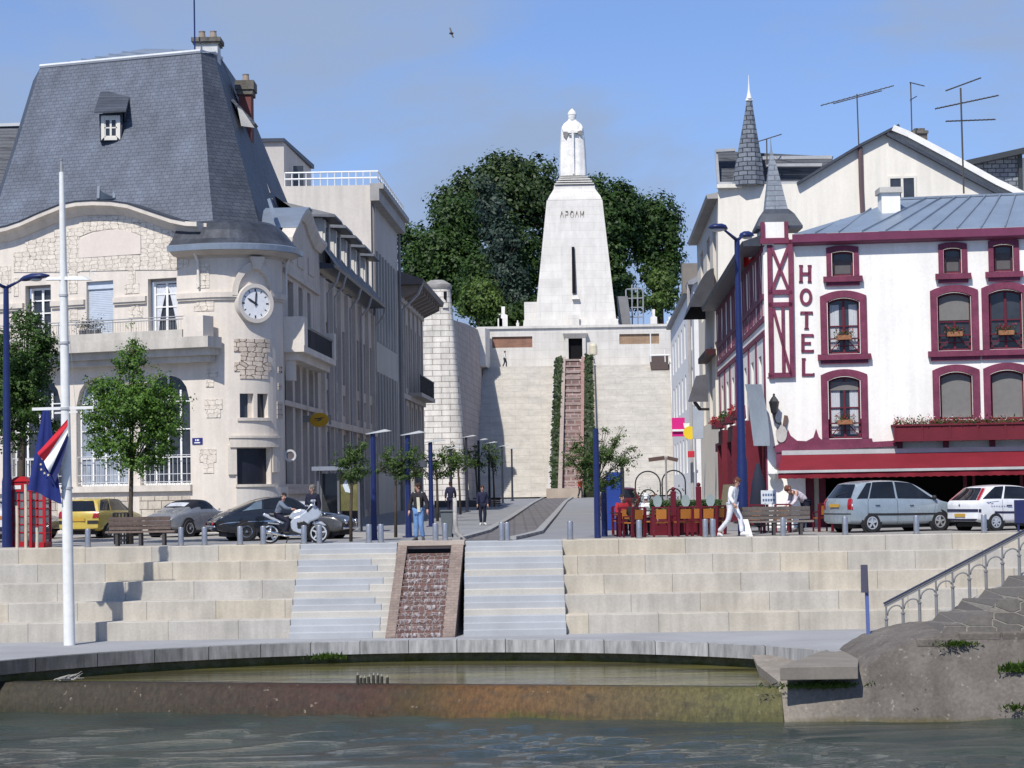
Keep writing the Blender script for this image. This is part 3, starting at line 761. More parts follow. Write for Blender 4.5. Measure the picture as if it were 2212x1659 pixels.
for r in ((600,608,792,806),(600,607,828,842),(598,609,868,904)):
 a,b,c,d=TW.rect(*r);fbox(m,TW,a,b,c,d,-.04,.03)
m.build('rubble_patch',rub_t,po)
m=MB();s1_=F1.uv(305,520)[0];fpoly(m,F1,[(s0,zpb),(s0,zps)]+[(s,z) for s,z in arch_pts(s0,s1_,zpt,zpt-zps,10)][1:-1]+[(s1_,zps),(s1_,zpb)],-.02,.045);m.build('arched_plaque',pbr('plaque_stone',(.64,.57,.51),.9,.05,1,8,.05),po)

def course(mb,F,a,b,z,h=.2,d=.14):fbox(mb,F,a,b,z-h*.35,z+h*.65,0,d);fbox(mb,F,a,b,z-h*.8,z-h*.35,0,d*.6)
zs=F1.uv(430,640)[1];m=MB()
for a,b in ((-SW,ups[0][0]-.05),(ups[0][1]+.05,ups[1][0]-.05),(ups[1][1]+.05,ups[2][0]-.05),(ups[2][1]+.05,0)):course(m,F1,a,b,zs)
arc_c=TW.uv(549,640);ra_s=TW.uv(549,640)[0]-TW.uv(507,640)[0]
course(m,TW,0,arc_c[0]-ra_s+.1,zs);course(m,TW,arc_c[0]+ra_s-.1,SL,zs)
zpk=TW.uv(549,574)[1];rows=[]
for i in range(25):
 a=pi-pi*i/24;e=[(ra_s-.1,0),(ra_s-.1,.16),(ra_s+.1,.16),(ra_s+.1,0)]
 rows.append([TW.p(arc_c[0]+cos(a)*r,zs+sin(a)*(r/ra_s)*(zpk-zs),d) for r,d in e])
m.grid(rows,True)
m.build('string_course',cream_lo,po)
m=MB();a,b,c,d=TW.rect(537,562,556,582);m.hexa([TW.p(a+.1,c,0),TW.p(b-.1,c,0),TW.p(b-.1,c,.22),TW.p(a+.1,c,.22),TW.p(a,d,0),TW.p(b,d,0),TW.p(b,d,.34),TW.p(a,d,.34)]);m.build('keystone',cream_lo,po)

ck=TW.uv(548,656);cp=TW.p(ck[0],ck[1],.0);cn=(TW.p(ck[0],0,1)-TW.p(ck[0],0,0)).normalized();ct=V((-cn.y,cn.x,0))
R=.76;m=MB();m.disc(cp-cn*.35,R-.13,cn,36,.49);clock=m.build('clock',plain('clock_face',(.75,.76,.78),.3),po)
m=MB();m.disc(cp-cn*.35,R,cn,40,.56,R-.15);m.build('clock_rim',pbr('clock_rim_stone',(.56,.52,.47),.85,.06),clock,smooth=35)
m=MB();Fc=Fac((cp.x,cp.y),atan2(ct.y,ct.x));q0=.142
for k in range(12):
 a=2*pi*k/12;x,z=sin(a),cos(a);l=.07 if k%3 else .085
 m.bar(Fc.p(x*(R-.30),ck[1]+z*(R-.30),q0),Fc.p(x*(R-.30+l*1.3),ck[1]+z*(R-.30+l*1.3),q0),.035 if k%3 else .055,.012,cn)
for k in range(60):
 a=2*pi*k/60;m.bar(Fc.p(sin(a)*(R-.185),ck[1]+cos(a)*(R-.185),q0),Fc.p(sin(a)*(R-.165),ck[1]+cos(a)*(R-.165),q0),.012,.01,cn)
m.build('numeral_marks',black_iron,clock)
def hand(name,hr,l,w,q):
 a=2*pi*hr/12;dx,dz=sin(a),cos(a);mm=MB();pts=[(-dx*.1-dz*w*.5,-dz*.1+dx*w*.5),(-dx*.1+dz*w*.5,-dz*.1-dx*w*.5),(dx*l*.7+dz*w*.7,dz*l*.7-dx*w*.7),(dx*l,dz*l),(dx*l*.7-dz*w*.7,dz*l*.7+dx*w*.7)]
 fpoly(mm,Fc,[(x,ck[1]+z) for x,z in pts],q,q+.012);mm.build(name,black_iron,clock)
hand('hour_hand',10.0,.40,.06,q0+.005);hand('minute_hand',.15,.50,.045,q0+.02)

for h in (low,low2):
 m=MB();fquad(m,TW,h[0],h[1],h[2],h[3],-.27);m.build('window',dark_glass,po)
m=MB()
for h in ((low[0]-.1,low2[1]+.1,low[2]-.12,low[2]-.005),):fbox(m,TW,*h[:4],0,.06)
fbox(m,TW,(low[0]+low[1])/2+.12,low[1]-.005,low[2],low[3],-.26,-.2);m.build('window_sill',cream_lo,po)

m=MB();fquad(m,TW,nb[0],nb[1],nb[2],nb[3],-.2);nbw=m.build('notice_window',plain('dark_board',(.012,.014,.024),.35),po)
m=MB();a,b,c,d=TW.rect(497,600,946,966);fbox(m,TW,a,b,c,d,0,.16);fbox(m,TW,a-.05,b+.05,d,d+.09,0,.2)
a,b,c,d=TW.rect(493,511,962,1025);fbox(m,TW,a,b,c,d,0,.1);a,b,c,d=TW.rect(586,600,962,1020);fbox(m,TW,a,b,c,d,0,.1);fbox(m,TW,nb[0]-.06,nb[1]+.06,nb[2]-.10,nb[2]-.004,0,.18)
fbox(m,TW,nb[0]-.05,nb[0]-.004,nb[2],nb[3],0,.05);fbox(m,TW,nb[1]+.004,nb[1]+.05,nb[2],nb[3],0,.05);m.build('window_surround',cream_lo,nbw)

a=TW.uv(511,1080)[0];m=MB();fbox(m,TW,a,SL+.05,-.2,TW.uv(540,1052)[1],0,.13);m.build('pedestal',pbr('pale_pedestal',(.60,.565,.52),.85,.05,.8,9,.05),po)

zl=F1.uv(300,1062)[1];m=MB();fbox(m,F1,-SW,F1.uv(416,1060)[0],zl,zl+.24,0,.16);m.build('plinth_ledge',cream_lo,po)
m=MB();zt_=F1.uv(300,1073)[1];zb_=F1.uv(300,1118)[1]
for u0,u1 in ((20,124),(140,277),(302,411)):a,b=F1.uv(u0,1090)[0],F1.uv(u1,1090)[0];fbox(m,F1,a,b,-.1,zt_,-.02,.03)
m.build('plinth_rubble',brick('plinth_blocks',(.56,.50,.42),(.46,.41,.35),(.17,.14,.12),.62,.33,.018,F1.a,bump=.5,var=.2),po)

pale_glass=glassy('pale_reflecting_glass',(.30,.34,.40),.1)
def curtain(F,a,b,c,d,dep):
 def f(w):
  mm=MB();n=10
  for sg in (-1,1):
   mid=(a+b)/2;e=a+.1 if sg<0 else b-.1;rows=[]
   for k in range(9):
    q=k/8;wd=(1-q)**1.3*.85+.16;z=d-.12-(d-c-.2)*q
    rows.append([F.p(e+(mid-e)*wd*i/n,z,dep+.012*sin(i*2.2)) for i in range(n+1)])
   mm.grid(rows)
  mm.build('curtain',plain('net_curtain',(.62,.64,.68),.9),w)
 return f
for i,h in enumerate(ups):
 a,b,c,d=h
 if i==1:
  m=MB();fquad(m,F1,a,b,c,d-.30,-.2);fbox(m,F1,a,b,d-.30,d,-.3,-.12)
  for k in range(26):fbox(m,F1,a,b,c+(d-.3-c)*k/26+.012,c+(d-.3-c)*(k+1)/26-.004,-.2,-.185)
  m.build('roller_shutter',plain('pale_blue_shutter',(.52,.58,.66),.6),po)
 else:
  window(F1,po,a+.12,b-.02,c,d-.1,white_paint,dark_glass,.30,2,4,.085,extra=curtain(F1,a+.12,b,c,d-.1,-.29) if i==2 else None)
  m=MB();fbox(m,F1,a,b,d-.1,d,-.33,-.2);m.build('window_lintel',pbr('grey_lintel',(.28,.26,.25),.8),po)
for i,h in enumerate(gro):
 a,b,c,d,r,e=h
 w=window(F1,po,a+.02,b-.02,c,d-.02,white_paint,pale_glass if i==1 else dark_glass,.30,4,4,.07,r-.02,True)
 m=MB();n=11
 for k in range(n+1):
  s=a+(b-a)*k/n;m.tube([F1.p(s,c,-.06),F1.p(s,c+1.15,-.06)],.014,5)
 for z in (c+.12,c+.42,c+1.15):m.tube([F1.p(a,z,-.06),F1.p(b,z,-.06)],.016,5)
 m.build('window_grille',plain('pale_grille',(.55,.56,.58),.5),w)

bz1,bz0=F1.uv(300,737)[1],F1.uv(300,760)[1];bs1=F1.uv(452,745,.9)[0];m=MB()
fbox(m,F1,-SW,bs1,bz0,bz1,0,1.0);fbox(m,F1,-SW,bs1-.15,bz0-.28,bz0,0,.72);fbox(m,F1,-SW,bs1-.3,bz0-.52,bz0-.28,0,.5)
fbox(m,F1,-SW,F1.uv(394,725,.95)[0],bz1,bz1+.30,.82,.96);bal=m.build('balcony',pbr('balcony_stone',(.52,.49,.44),.85,.1,.8,10,.12,streak=.2),po)
a,b=F1.uv(397,700,.95)[0],F1.uv(440,700,.95)[0];m=MB();fbox(m,F1,a,b,bz1,F1.uv(420,682,.95)[1],.25,1.0);m.build('balcony_pier',cream,bal)
m=MB();zr=F1.uv(300,688,.9)[1];zr0=bz1+.30
for z in (zr,zr-.1):m.tube([F1.p(-SW,z,.9),F1.p(a,z,.9)],.022,5)
k=-SW
while k<a:m.tube([F1.p(k,zr0,.9),F1.p(k,zr,.9)],.018,5);k+=.85
k=-SW
while k<a:m.tube([F1.p(k,zr0+.02,.9),F1.p(k,zr-.1,.9)],.006,4);k+=.12
m.build('balcony_railing',pbr('grey_rail',(.33,.33,.34),.6),bal)
m=MB();mm=MB();m.span((0,0,0),(0,0,0)) if False else None
pcs=[F1.p(F1.uv(u,700,.6)[0],bz1+.30,.6) for u in (180,194,208)]
pl=thing('balcony_plant','potted dark bushy plant standing on the stone balcony','potted plant',(pcs[1].x,pcs[1].y,bz1))
for q in pcs:m.lathe([(.0,-.28),(.13,-.28),(.19,.18),(.15,.18),(.15,.14),(0,.14)],q,10)
m.build('pot',pbr('grey_pot',(.13,.13,.14),.8),pl)
for q in pcs:
 for i in range(170):
  c_=q+V((rnd.gauss(0,.17),rnd.gauss(0,.14),.36+rnd.gauss(0,.14)));s=.035;a_=rnd.uniform(0,6.3);mm.poly([c_+V((cos(a_)*s,sin(a_)*s,rnd.uniform(-s,s))),c_+V((-sin(a_)*s,cos(a_)*s,s)),c_+V((-cos(a_)*s,-sin(a_)*s,0))])
mm.build('foliage',leafmat('dark_pot_leaves',(.008,.016,.008),(.03,.05,.02),.1),pl)
m=MB();mm=MB()

ze=TW.uv(540,540)[1];ztp=TW.uv(540,474)[1]
prof=lambda d,z:[F1.p(s,z,d) for s in (-1.05,-.5)]+[TW.p(SL*i/14,z,d) for i in range(15)]+[FS.p(.7,z,d)]
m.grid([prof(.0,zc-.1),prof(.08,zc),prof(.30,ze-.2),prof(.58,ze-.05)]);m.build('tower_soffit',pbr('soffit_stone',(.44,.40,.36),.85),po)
m=MB();m.grid([prof(.58,ze-.05),prof(.74,ze-.05),prof(.76,ze+.16),prof(.66,ze+.20)]);gut=m.build('gutter',zinc,po)
rows=[prof(.66,ze+.19),prof(.40,ze+.42),prof(.14,ze+.78),prof(-.14,ztp-.12),prof(-.36,ztp),prof(-.9,ztp+.05)]
mm.grid(rows);m2=mm.build('tower_roof',pbr('weathered_zinc_roof',(.062,.07,.088),.5,.3,.9,7,.15,.35,.5,streak=.35),po)
m=MB();m.tube([F1.p(-.05,ze,.45),F1.p(-.05,ze-.45,.12),F1.p(-.05,ze-1.2,.09),F1.p(-.05,zs+.35,.09)],.055,8);m.tube([FS.p(.15,ze,.35),FS.p(.1,ze-.4,.14),FS.p(.1,zs,.12)],.05,8);m.build('downpipe',pbr('pale_pipe',(.62,.60,.56),.6),po)

top=[P(87,146,94.6),P(434,113,91.6),P(462,116,92.8),P(478,126,96.5)]
mid=[P(40,300,93.2),P(444,280,90.0),P(508,290,91.0),P(548,300,97.3)]
m3=[P(8,400,92.2),P(452,392,88.9),P(538,400,90.0),P(584,420,98.0)]
bot=[P(-24,505,90.9),P(462,492,87.7),P(562,492,89.2),P(612,492,98.8)]
def lerp_ring(r,i,n=6):return [r[i].lerp(r[i+1],k/n) for k in range(n+1)]
m=MB();m.grid([lerp_ring(r,0) for r in (top,mid,m3,bot)])
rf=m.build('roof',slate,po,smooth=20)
m=MB();m.grid([lerp_ring(r,1) for r in (top,mid,m3,bot)]);m.grid([lerp_ring(r,2) for r in (top,mid,m3,bot)])
bl=[p+V((-.95,3,0)) for p in (top[0],mid[0],m3[0],bot[0])];m.grid([[a_,b_] for a_,b_ in zip(bl,(top[0],mid[0],m3[0],bot[0]))])
bk=[V((top[0].x-1,104,r[0].z)) for r in (top,bot)];m.poly([top[3],V((top[3].x,103,top[3].z)),V((bot[3].x+.3,106,bot[3].z)),bot[3]])
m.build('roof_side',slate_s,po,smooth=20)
m=MB();m.tube([top[0]+V((0,0,.05)),top[1]+V((0,0,.05)),top[2]+V((0,0,.05)),top[3]],.09,6);m.build('roof_edge_flashing',pbr('pale_lead',(.52,.54,.56),.5,.1),rf)
m=MB();apex=P(312,105,96.5);m.poly([top[0],top[1],apex]);m.poly([top[1],top[2],P(455,108,96),apex]);m.poly([top[0],apex,V((apex.x,104,apex.z)),V((top[0].x,104,top[0].z))]);m.poly([apex,P(455,108,96),top[3],V((top[3].x,104,top[3].z)),V((apex.x,104,apex.z))])
for i in range(1,8):
 a_=top[0].lerp(top[1],i/8);b_=top[0].lerp(apex,i/8*1.05) if i<7 else apex.lerp(top[1],.5);m.bar(a_+V((0,0,.03)),b_+V((0,0,.03)),.06,.08)
m.build('roof_top',zinc,rf)

dz=P(222,300,91.4);dorm=MB()
def pl_(u,v,Y):return P(u,v,Y)
Yd=91.3;dorm.hexa([pl_(216,305,Yd),pl_(262,303,Yd),pl_(262,303,Yd+2),pl_(216,305,Yd+2),pl_(214,246,Yd),pl_(266,244,Yd),pl_(266,244,Yd+3),pl_(214,246,Yd+3)]);dm=dorm.build('dormer',dark_zinc,po)
m=MB()
Fd=Fac((pl_(240,300,Yd).x,Yd),0.0)
a,b,c,d=Fd.rect(219,260,250,303);fframe(m,Fd,a,b,c,d,.13,.0,.06);fframe(m,Fd,a+.13,b-.13,c+.13,d-.13,.05,.0,.04);fbox(m,Fd,(a+b)/2-.04,(a+b)/2+.04,c,d,0,.045);fbox(m,Fd,a,b,(c+d)/2-.02,(c+d)/2+.03,0,.04);m.build('dormer_frame',pbr('cream_paint',(.68,.65,.58),.6,.05),dm)
m=MB();fquad(m,Fd,a,b,c,d,.012);m.build('dormer_pane',dark_glass,dm)
m=MB();e=[pl_(203,245,Yd-.35),pl_(272,242,Yd-.35),pl_(283,200,Yd+1.3),pl_(217,202,Yd+1.3)];m.prism(e,(0,0,.08));m.prism([pl_(272,243,Yd-.3),pl_(283,201,Yd+1.3),pl_(280,262,Yd+1.1),pl_(270,262,Yd+.2)],(-.05,0,0));m.build('dormer_roof',slate_s,dm)
m=MB();e=[pl_(213,437,90.05),pl_(247,436,90.0),pl_(247,411,90.6),pl_(214,411,90.65)];m.prism(e,(0,-.08,.1));sk=m.build('skylight',glassy('skylight_glass',(.03,.04,.055)),po)
m=MB()
for a_,b_ in ((0,3),(1,2)):m.bar(e[a_]+V((0,-.1,.12)),e[b_]+V((0,-.1,.12)),.1,.08)
m.build('skylight_frame',zinc,sk)

def chimney(name,u0,u1,vt,vb,Y,mat,capm,pots=2,capv=18,parent=po,dep=1.0):
 a,b=P(u0,vb,Y),P(u1,vb,Y);t=P((u0+u1)/2,vt+capv,Y);m=MB();m.span((a.x,Y,a.z-.6),(b.x,Y+dep,t.z));c=m.build(name,mat,parent)
 tt=P((u0+u1)/2,vt,Y).z;m=MB();h=tt-t.z;m.span((a.x-.08,Y-.08,t.z),(b.x+.08,Y+dep+.08,t.z+h*.35));m.span((a.x-.14,Y-.14,t.z+h*.35),(b.x+.14,Y+dep+.14,t.z+h));m.build('chimney_cap',capm,c)
 if pots:
  m=MB()
  for i in range(pots):x=a.x+(b.x-a.x)*(i+.5)/pots;m.lathe([(.16,0),(.16,.02),(.13,.3),(.15,.36),(.10,.36),(.10,.2)],(x,Y+dep/2,tt),10)
  m.build('chimney_pot',pbr('clay_pot',(.30,.24,.19),.9,.2),c)
 return c
cap_d=pbr('sooty_cap',(.13,.12,.105),.9,.35,3,14,.4)
chimney('chimney',421,470,81,118,93.5,pbr('pale_chimney',(.55,.55,.54),.8,.15),cap_d,2,14)
chimney('chimney',516,543,174,300,96.0,pbr('dark_red_brick',(.15,.055,.05),.85,.2),cap_d,1,30)

m=MB();m.hexa([P(521,272,93.2),P(550,276,93.2),P(550,276,95),P(521,272,95),P(513,232,93.2),P(524,238,93.2),P(524,238,95),P(513,232,95)])
sd_=m.build('dormer_cheek',pbr('dormer_cheek',(.42,.42,.42),.7),po);m=MB();m.bar(P(504,219,94),P(553,272,94),.9,.12,(0,0,1));m.build('dormer_roof',slate_s,sd_)
m=MB();m.hexa([P(588,468,89),P(596,464,89),P(596,464,90.5),P(588,468,90.5),P(577,430,89),P(583,428,89),P(583,428,90.5),P(577,430,90.5)]);m.build('skylight',zinc,rf)

zgab=FS.uv(640,600)[1]
cg=[FS.uv(u,v) for u,v in ((613,520),(622,500),(632,478),(641,464),(649,458),(656,466),(664,492),(676,520),(690,532))]
g_ar=[]
for u0,u1 in ((616,633),(638,650),(654,664),(668,678),(681,688)):a,b,c,d=FS.rect(u0,u1,812,1020);g_ar.append((a,b,1.9,7.0,min((b-a)/2,.8),True))
u_w=[]
for u0,u1 in ((622,634),(645,654),(664,671)):a,b,c,d=FS.rect(u0,u1,600,740);u_w.append((a,b,7.7,10.1))
shade_stone=pbr('shaded_street_stone',(.57,.50,.435),.88,.1,.6,8,.1,streak=.15)  # same stone as the front, darkened: street-side shade is in the colour
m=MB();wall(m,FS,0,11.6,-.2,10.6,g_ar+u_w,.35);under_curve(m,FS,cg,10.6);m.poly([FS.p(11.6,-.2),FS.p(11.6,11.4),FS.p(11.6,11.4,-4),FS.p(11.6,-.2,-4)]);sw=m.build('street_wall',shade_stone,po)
m=MB();sweep(m,FS,cg,[(-.2,.14),(.35,.14),(.35,.0),(.1,-.35),(-.2,-.35)]);m.build('street_gable_cornice',cream_lo,po)
m=MB();sweep(m,FS,cg[1:6],[(-2.2,.16),(.4,.16),(.4,.2),(-2.2,.2)]);m.build('street_gable_flashing',zinc,po)
m=MB();fbox(m,FS,.2,10.8,7.1,7.35,0,.8);fbox(m,FS,.5,10.5,6.8,7.1,0,.55);fbox(m,FS,.2,1.2,7.35,8.5,.0,.82);fbox(m,FS,10,10.8,7.35,8.5,0,.82);fbox(m,FS,.6,1.2,6.0,6.8,0,.35)
b2=m.build('balcony',cream,po);m=MB();fbox(m,FS,1.2,10,8.1,8.2,.7,.76)
for i in range(40):m.tube([FS.p(1.3+i*.22,7.35,.73),FS.p(1.3+i*.22,8.1,.73)],.012,4)
m.build('balcony_railing',black_iron,b2)
for h in g_ar:window(FS,po,h[0],h[1],h[2],h[3],plain('dark_frame',(.06,.05,.05),.5),dark_glass,.33,2,3,.08,h[4],True)
for h in u_w:window(FS,po,h[0],h[1],h[2],h[3],plain('dull_frame',(.22,.21,.2),.6),dark_glass,.3,2,3,.08)
m=MB();fbox(m,FS,.2,11,10.25,10.45,0,.12);fbox(m,FS,.1,11.6,5.0,5.2,0,.1);fbox(m,FS,0,11.6,1.5,1.7,0,.1)
for s in (2.2,5.3,8.6):fbox(m,FS,s-.9,s+.9,10.9,11.6,0,.05)
m.build('street_mould',shade_stone,po)

ze_w=FS.uv(760,634)[1];pil=[]
m=MB();holes=[];n=7
for i in range(n):
 s=12.6+i*3.15;holes+=[(s,s+2.3,.6,4.3),(s,s+2.3,5.2,6.2),(s,s+2.3,6.7,9.3)]
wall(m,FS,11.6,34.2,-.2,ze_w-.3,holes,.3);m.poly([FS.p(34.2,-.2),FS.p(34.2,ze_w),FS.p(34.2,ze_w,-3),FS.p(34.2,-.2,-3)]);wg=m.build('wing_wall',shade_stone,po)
for i,h in enumerate(holes):
 if i%3==1:m=MB();fquad(m,FS,h[0],h[1],h[2],h[3],-.25);m.build('spandrel_panel',rub_s,wg)
 else:window(FS,po,h[0],h[1],h[2],h[3],plain('dull_frame',(.22,.21,.2),.6),dark_glass,.28,3,2,.08)
m=MB()
for i in range(n+1):s=12.1+i*3.15;fbox(m,FS,s-.22,s+.22,-.2,ze_w-.4,0,.18)
fbox(m,FS,11.6,34.2,4.5,4.8,0,.25);m.build('pilaster',shade_stone,wg)
m=MB();sweep(m,FS,[(11.7,ze_w),(34.3,ze_w)],[(-.2,0),(.75,0),(.8,.14),(.72,.2),(-.2,.3)]);m.build('wing_gutter',dark_zinc,po)
m=MB();m.grid([[FS.p(s,ze_w+.2,.7),FS.p(s,ze_w+2.6,-1.0),FS.p(s,ze_w+4.2,-3.2)] for s in (11.6,34.2)]);wr=m.build('wing_roof',slate_s,po)
for i in range(5):
 s=13.4+i*4.3;m=MB();fbox(m,FS,s,s+2.1,ze_w+.3,ze_w+2.5,-2.2,-.05);d_=m.build('wing_dormer',pbr('dormer_grey',(.30,.29,.28),.8),po)
 m=MB();fbox(m,FS,s+.05,s+.35,ze_w+.3,ze_w+2.4,-.05,.05);fbox(m,FS,s+1.75,s+2.05,ze_w+.3,ze_w+2.4,-.05,.05);m.poly([FS.p(s-.004,ze_w+.3,-.05),FS.p(s-.004,ze_w+2.5,-.05),FS.p(s-.004,ze_w+2.5,-1.6),FS.p(s-.004,ze_w+.3,-.6)]);m.build('dormer_post',pbr('pale_dormer',(.60,.58,.54),.8),d_)
 m=MB();fbox(m,FS,s+.35,s+1.75,ze_w+.5,ze_w+2.3,-.04,-.01);m.build('dormer_pane',dark_glass,d_)
 m=MB();m.hexa([FS.p(s-.5,ze_w+2.45,.6),FS.p(s+2.6,ze_w+2.45,.6),FS.p(s+2.6,ze_w+2.6,-2.4),FS.p(s-.5,ze_w+2.6,-2.4),FS.p(s-.4,ze_w+2.6,.55),FS.p(s+2.5,ze_w+2.6,.55),FS.p(s+2.2,ze_w+3.4,-2.4),FS.p(s-.1,ze_w+3.4,-2.4)]);m.build('dormer_roof',dark_zinc,d_)
m=MB()
for s in (13,15.5,22,27,34.3):
 m.tube([FS.p(s,ze_w,.75),FS.p(s,ze_w-.5,.6),FS.p(s,ze_w-1.0,.2),FS.p(s,.2,.22)],.06,7)
m.build('downpipe',pbr('grey_pipe',(.38,.36,.35),.6),po)

m=MB();m.tube([P(421,112,93),P(419,-30,93)],.035,6);m.build('roof_pole',blue_paint,po)
yel=pbr('yellow_sign',(.50,.27,.01),.5,.1)
sg=thing('oval_sign','oval yellow post sign with dark bird emblem hanging over the street','shop sign',FS.p(9.2,4.4,.5))
c=P(690,907,94.5);Fo=Fac((c.x,94.5),0);m=MB();pts=[(.40*cos(2*pi*k/24),c.z+.30*sin(2*pi*k/24)+.02*cos(2*pi*k/24)) for k in range(24)];fpoly(m,Fo,pts,-.06,.06);m.build('plate',yel,sg)
m=MB();z=c.z
for poly in ([(-.22,.06),(.27,.12),(.05,.03),(-.20,.035)],[(-.26,-.03),(.04,.02),(.14,.02),(-.12,-.10),(-.02,-.02)]):fpoly(m,Fo,[(x,z+y) for x,y in poly],.061,.066)
m.build('emblem',plain('sign_navy',(.03,.03,.05),.5),sg)
m=MB();m.bar((c.x-.38,94.5,z+.05),(c.x-.75,94.5,z+.05),.06,.28);m.bar((c.x+.40,94.5,z+.0),(c.x+.50,94.5,z),.06,.4);m.build('bracket',plain('sign_bracket',(.25,.24,.22),.5),sg)
for u0,u1,v0,v1,Yq,lb in ((618,628,880,910,91.0,'upright yellow lozenge post sign beside the clock tower'),(756,766,874,898,113,'small yellow post sign farther down the shaded street wall')):
 a,b=P(u0,v1,Yq),P(u1,v0,Yq);t_=thing('yellow_sign',lb,'shop sign',(a.x,Yq,a.z));m=MB();m.prism([(a.x,Yq,a.z+.1),(a.x+.06,Yq,a.z),(b.x-.04,Yq,a.z),(b.x,Yq,a.z+.1),(b.x,Yq,b.z-.15),(b.x-.06,Yq,b.z),(a.x+.05,Yq,b.z),(a.x,Yq,b.z-.1)],(0,.1,0));m.build('plate',yel,t_,bevel=.02)
a,b,c_,d=F1.rect(416,438,946,960);t_=thing('street_name_plate','blue enamel street name plate on the corner of the post office','street sign',F1.p(a,c_,.05));m=MB();fbox(m,F1,a,b,c_,d,.0,.03);m.build('plate',plain('enamel_blue',(.02,.025,.16),.3),t_)
m=MB();
for i,w_ in enumerate((.04,.06,.03)):fbox(m,F1,a+.14+.07*i,a+.14+.07*i+w_,d-.12,d-.05,.031,.034)
fbox(m,F1,a+.1,b-.1,c_+.045,c_+.085,.031,.034);m.build('lettering',white_paint,t_)

c=TW.p(SL-.1,TW.uv(600,985)[1],.35);t_=thing('round_mirror','round traffic mirror on a bracket at the tower corner','mirror',tuple(c));m=MB();m.disc(P(627,984,88),.24,(0,-1,0),20,.05,.16);m.tube([P(612,985,88),P(620,985,88)],.04,6);m.tube([P(612,970,88),P(612,1010,88)],.06,6);m.build('mirror_rim',pbr('mirror_rim',(.5,.5,.5),.4),t_);m=MB();m.disc(P(627,984,88.0),.165,(0,-1,0),20,.02);m.build('glass',glassy('mirror_glass',(.12,.1,.1)),t_)

nb_=thing('slate_roofed_house','dark slate roofed house behind the post office, cut by the photo edge','house',(-24,100,0));m=MB()
m.hexa([P(-60,640,99),P(60,640,99),P(60,640,108),P(-60,640,108),P(-60,275,101),P(50,272,101),P(50,272,106),P(-60,275,106)]);m.build('roof',slate_s,nb_);m=MB();m.bar(P(-60,272,101),P(50,269,101),.2,.14);m.build('ridge',pbr('pale_lead',(.5,.5,.5)),nb_)
m=MB();m.span((P(-60,600,99).x,99.05,0),(P(50,600,99).x,106,P(0,640,99).z));m.build('wall',cream,nb_)

cream2=pbr('cream_block_render',(.60,.555,.50),.88,.07,.35,7,.06,streak=.14)
shade2=pbr('shaded_side_render',(.46,.435,.405),.88,.08,.4,8,.06,streak=.12)  # cream render darkened for the street side, shade painted into the colour
mb_=thing('apartment_block','tall cream block with roof terrace railing behind the post office','apartment block',(-8,124,0))
s0=34.5;s1=50.3;zt=P(805,400,122.6).z;xL=P(540,420,122.5).x;c0=FS.p(s0,0)
m=MB();m.poly([(xL,c0.y,0),(c0.x,c0.y,0),(c0.x,c0.y,zt),(xL,c0.y,zt)]);m.poly([(xL,c0.y,zt),(c0.x,c0.y,zt),tuple(FS.p(s1,zt)),(xL,138,zt)])
m.build('front_wall',cream2,mb_)
FB=Fac((c0.x,c0.y),FS.a);L=s1-s0
hs=[(1.2,L-1.0,9.9,15.0),(1.2,L-1.0,3.6,8.2)]
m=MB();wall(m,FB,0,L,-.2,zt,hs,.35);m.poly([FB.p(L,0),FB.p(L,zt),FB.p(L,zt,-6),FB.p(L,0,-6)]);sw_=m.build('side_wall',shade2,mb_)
for (a,b,c,d) in hs:
 n=8
 for i in range(n):
  x0,x1=a+(b-a)*i/n,a+(b-a)*(i+1)/n;m=MB();fbox(m,FB,x0,x0+.35,c,d,-.33,.08);w=m.build('window_fin',shade2,mb_)
  m=MB();fquad(m,FB,x0+.35,x1,c+1.0,d,-.30);m.build('pane',dark_glass,w)
  m=MB();fquad(m,FB,x0+.35,x1,c,c+1.0,-.26);m.build('spandrel',pbr('pale_spandrel',(.55,.54,.52),.7) if c>9 else shade2,w)
m=MB();fbox(m,FB,-.3,L+.2,zt-.9,zt-.25,0,.5);fbox(m,FB,-.3,L+.2,zt-.25,zt+.05,0,.75);m.build('eaves_slab',pbr('eaves_grey',(.33,.32,.31),.8),mb_)
m=MB();m.tube([FB.p(L,0,.12),FB.p(L,zt-1,.12)],.09,7);m.tube([FB.p(.25,4,.12),FB.p(.25,zt-1,.12)],.09,7);m.build('downpipe',plain('dark_pipe',(.22,.21,.21),.6),mb_)
m=MB();zr=zt+.75;A0=V((P(615,400,122.6).x,c0.y+.2,0));B0=FB.p(.0,0,.4);C0=FB.p(L,0,.4)
for z in (zr,zr-.35):m.tube([V((A0.x,A0.y,z)),V((B0.x,B0.y,z)),V((C0.x,C0.y,z))],.05,5)
for k in range(14):
 q=A0.lerp(B0,k/13);m.tube([(q.x,q.y,zt),(q.x,q.y,zr)],.03,4);q=B0.lerp(C0,k/13);m.tube([(q.x,q.y,zt),(q.x,q.y,zr)],.03,4)
m.build('roof_railing',white_paint,mb_)

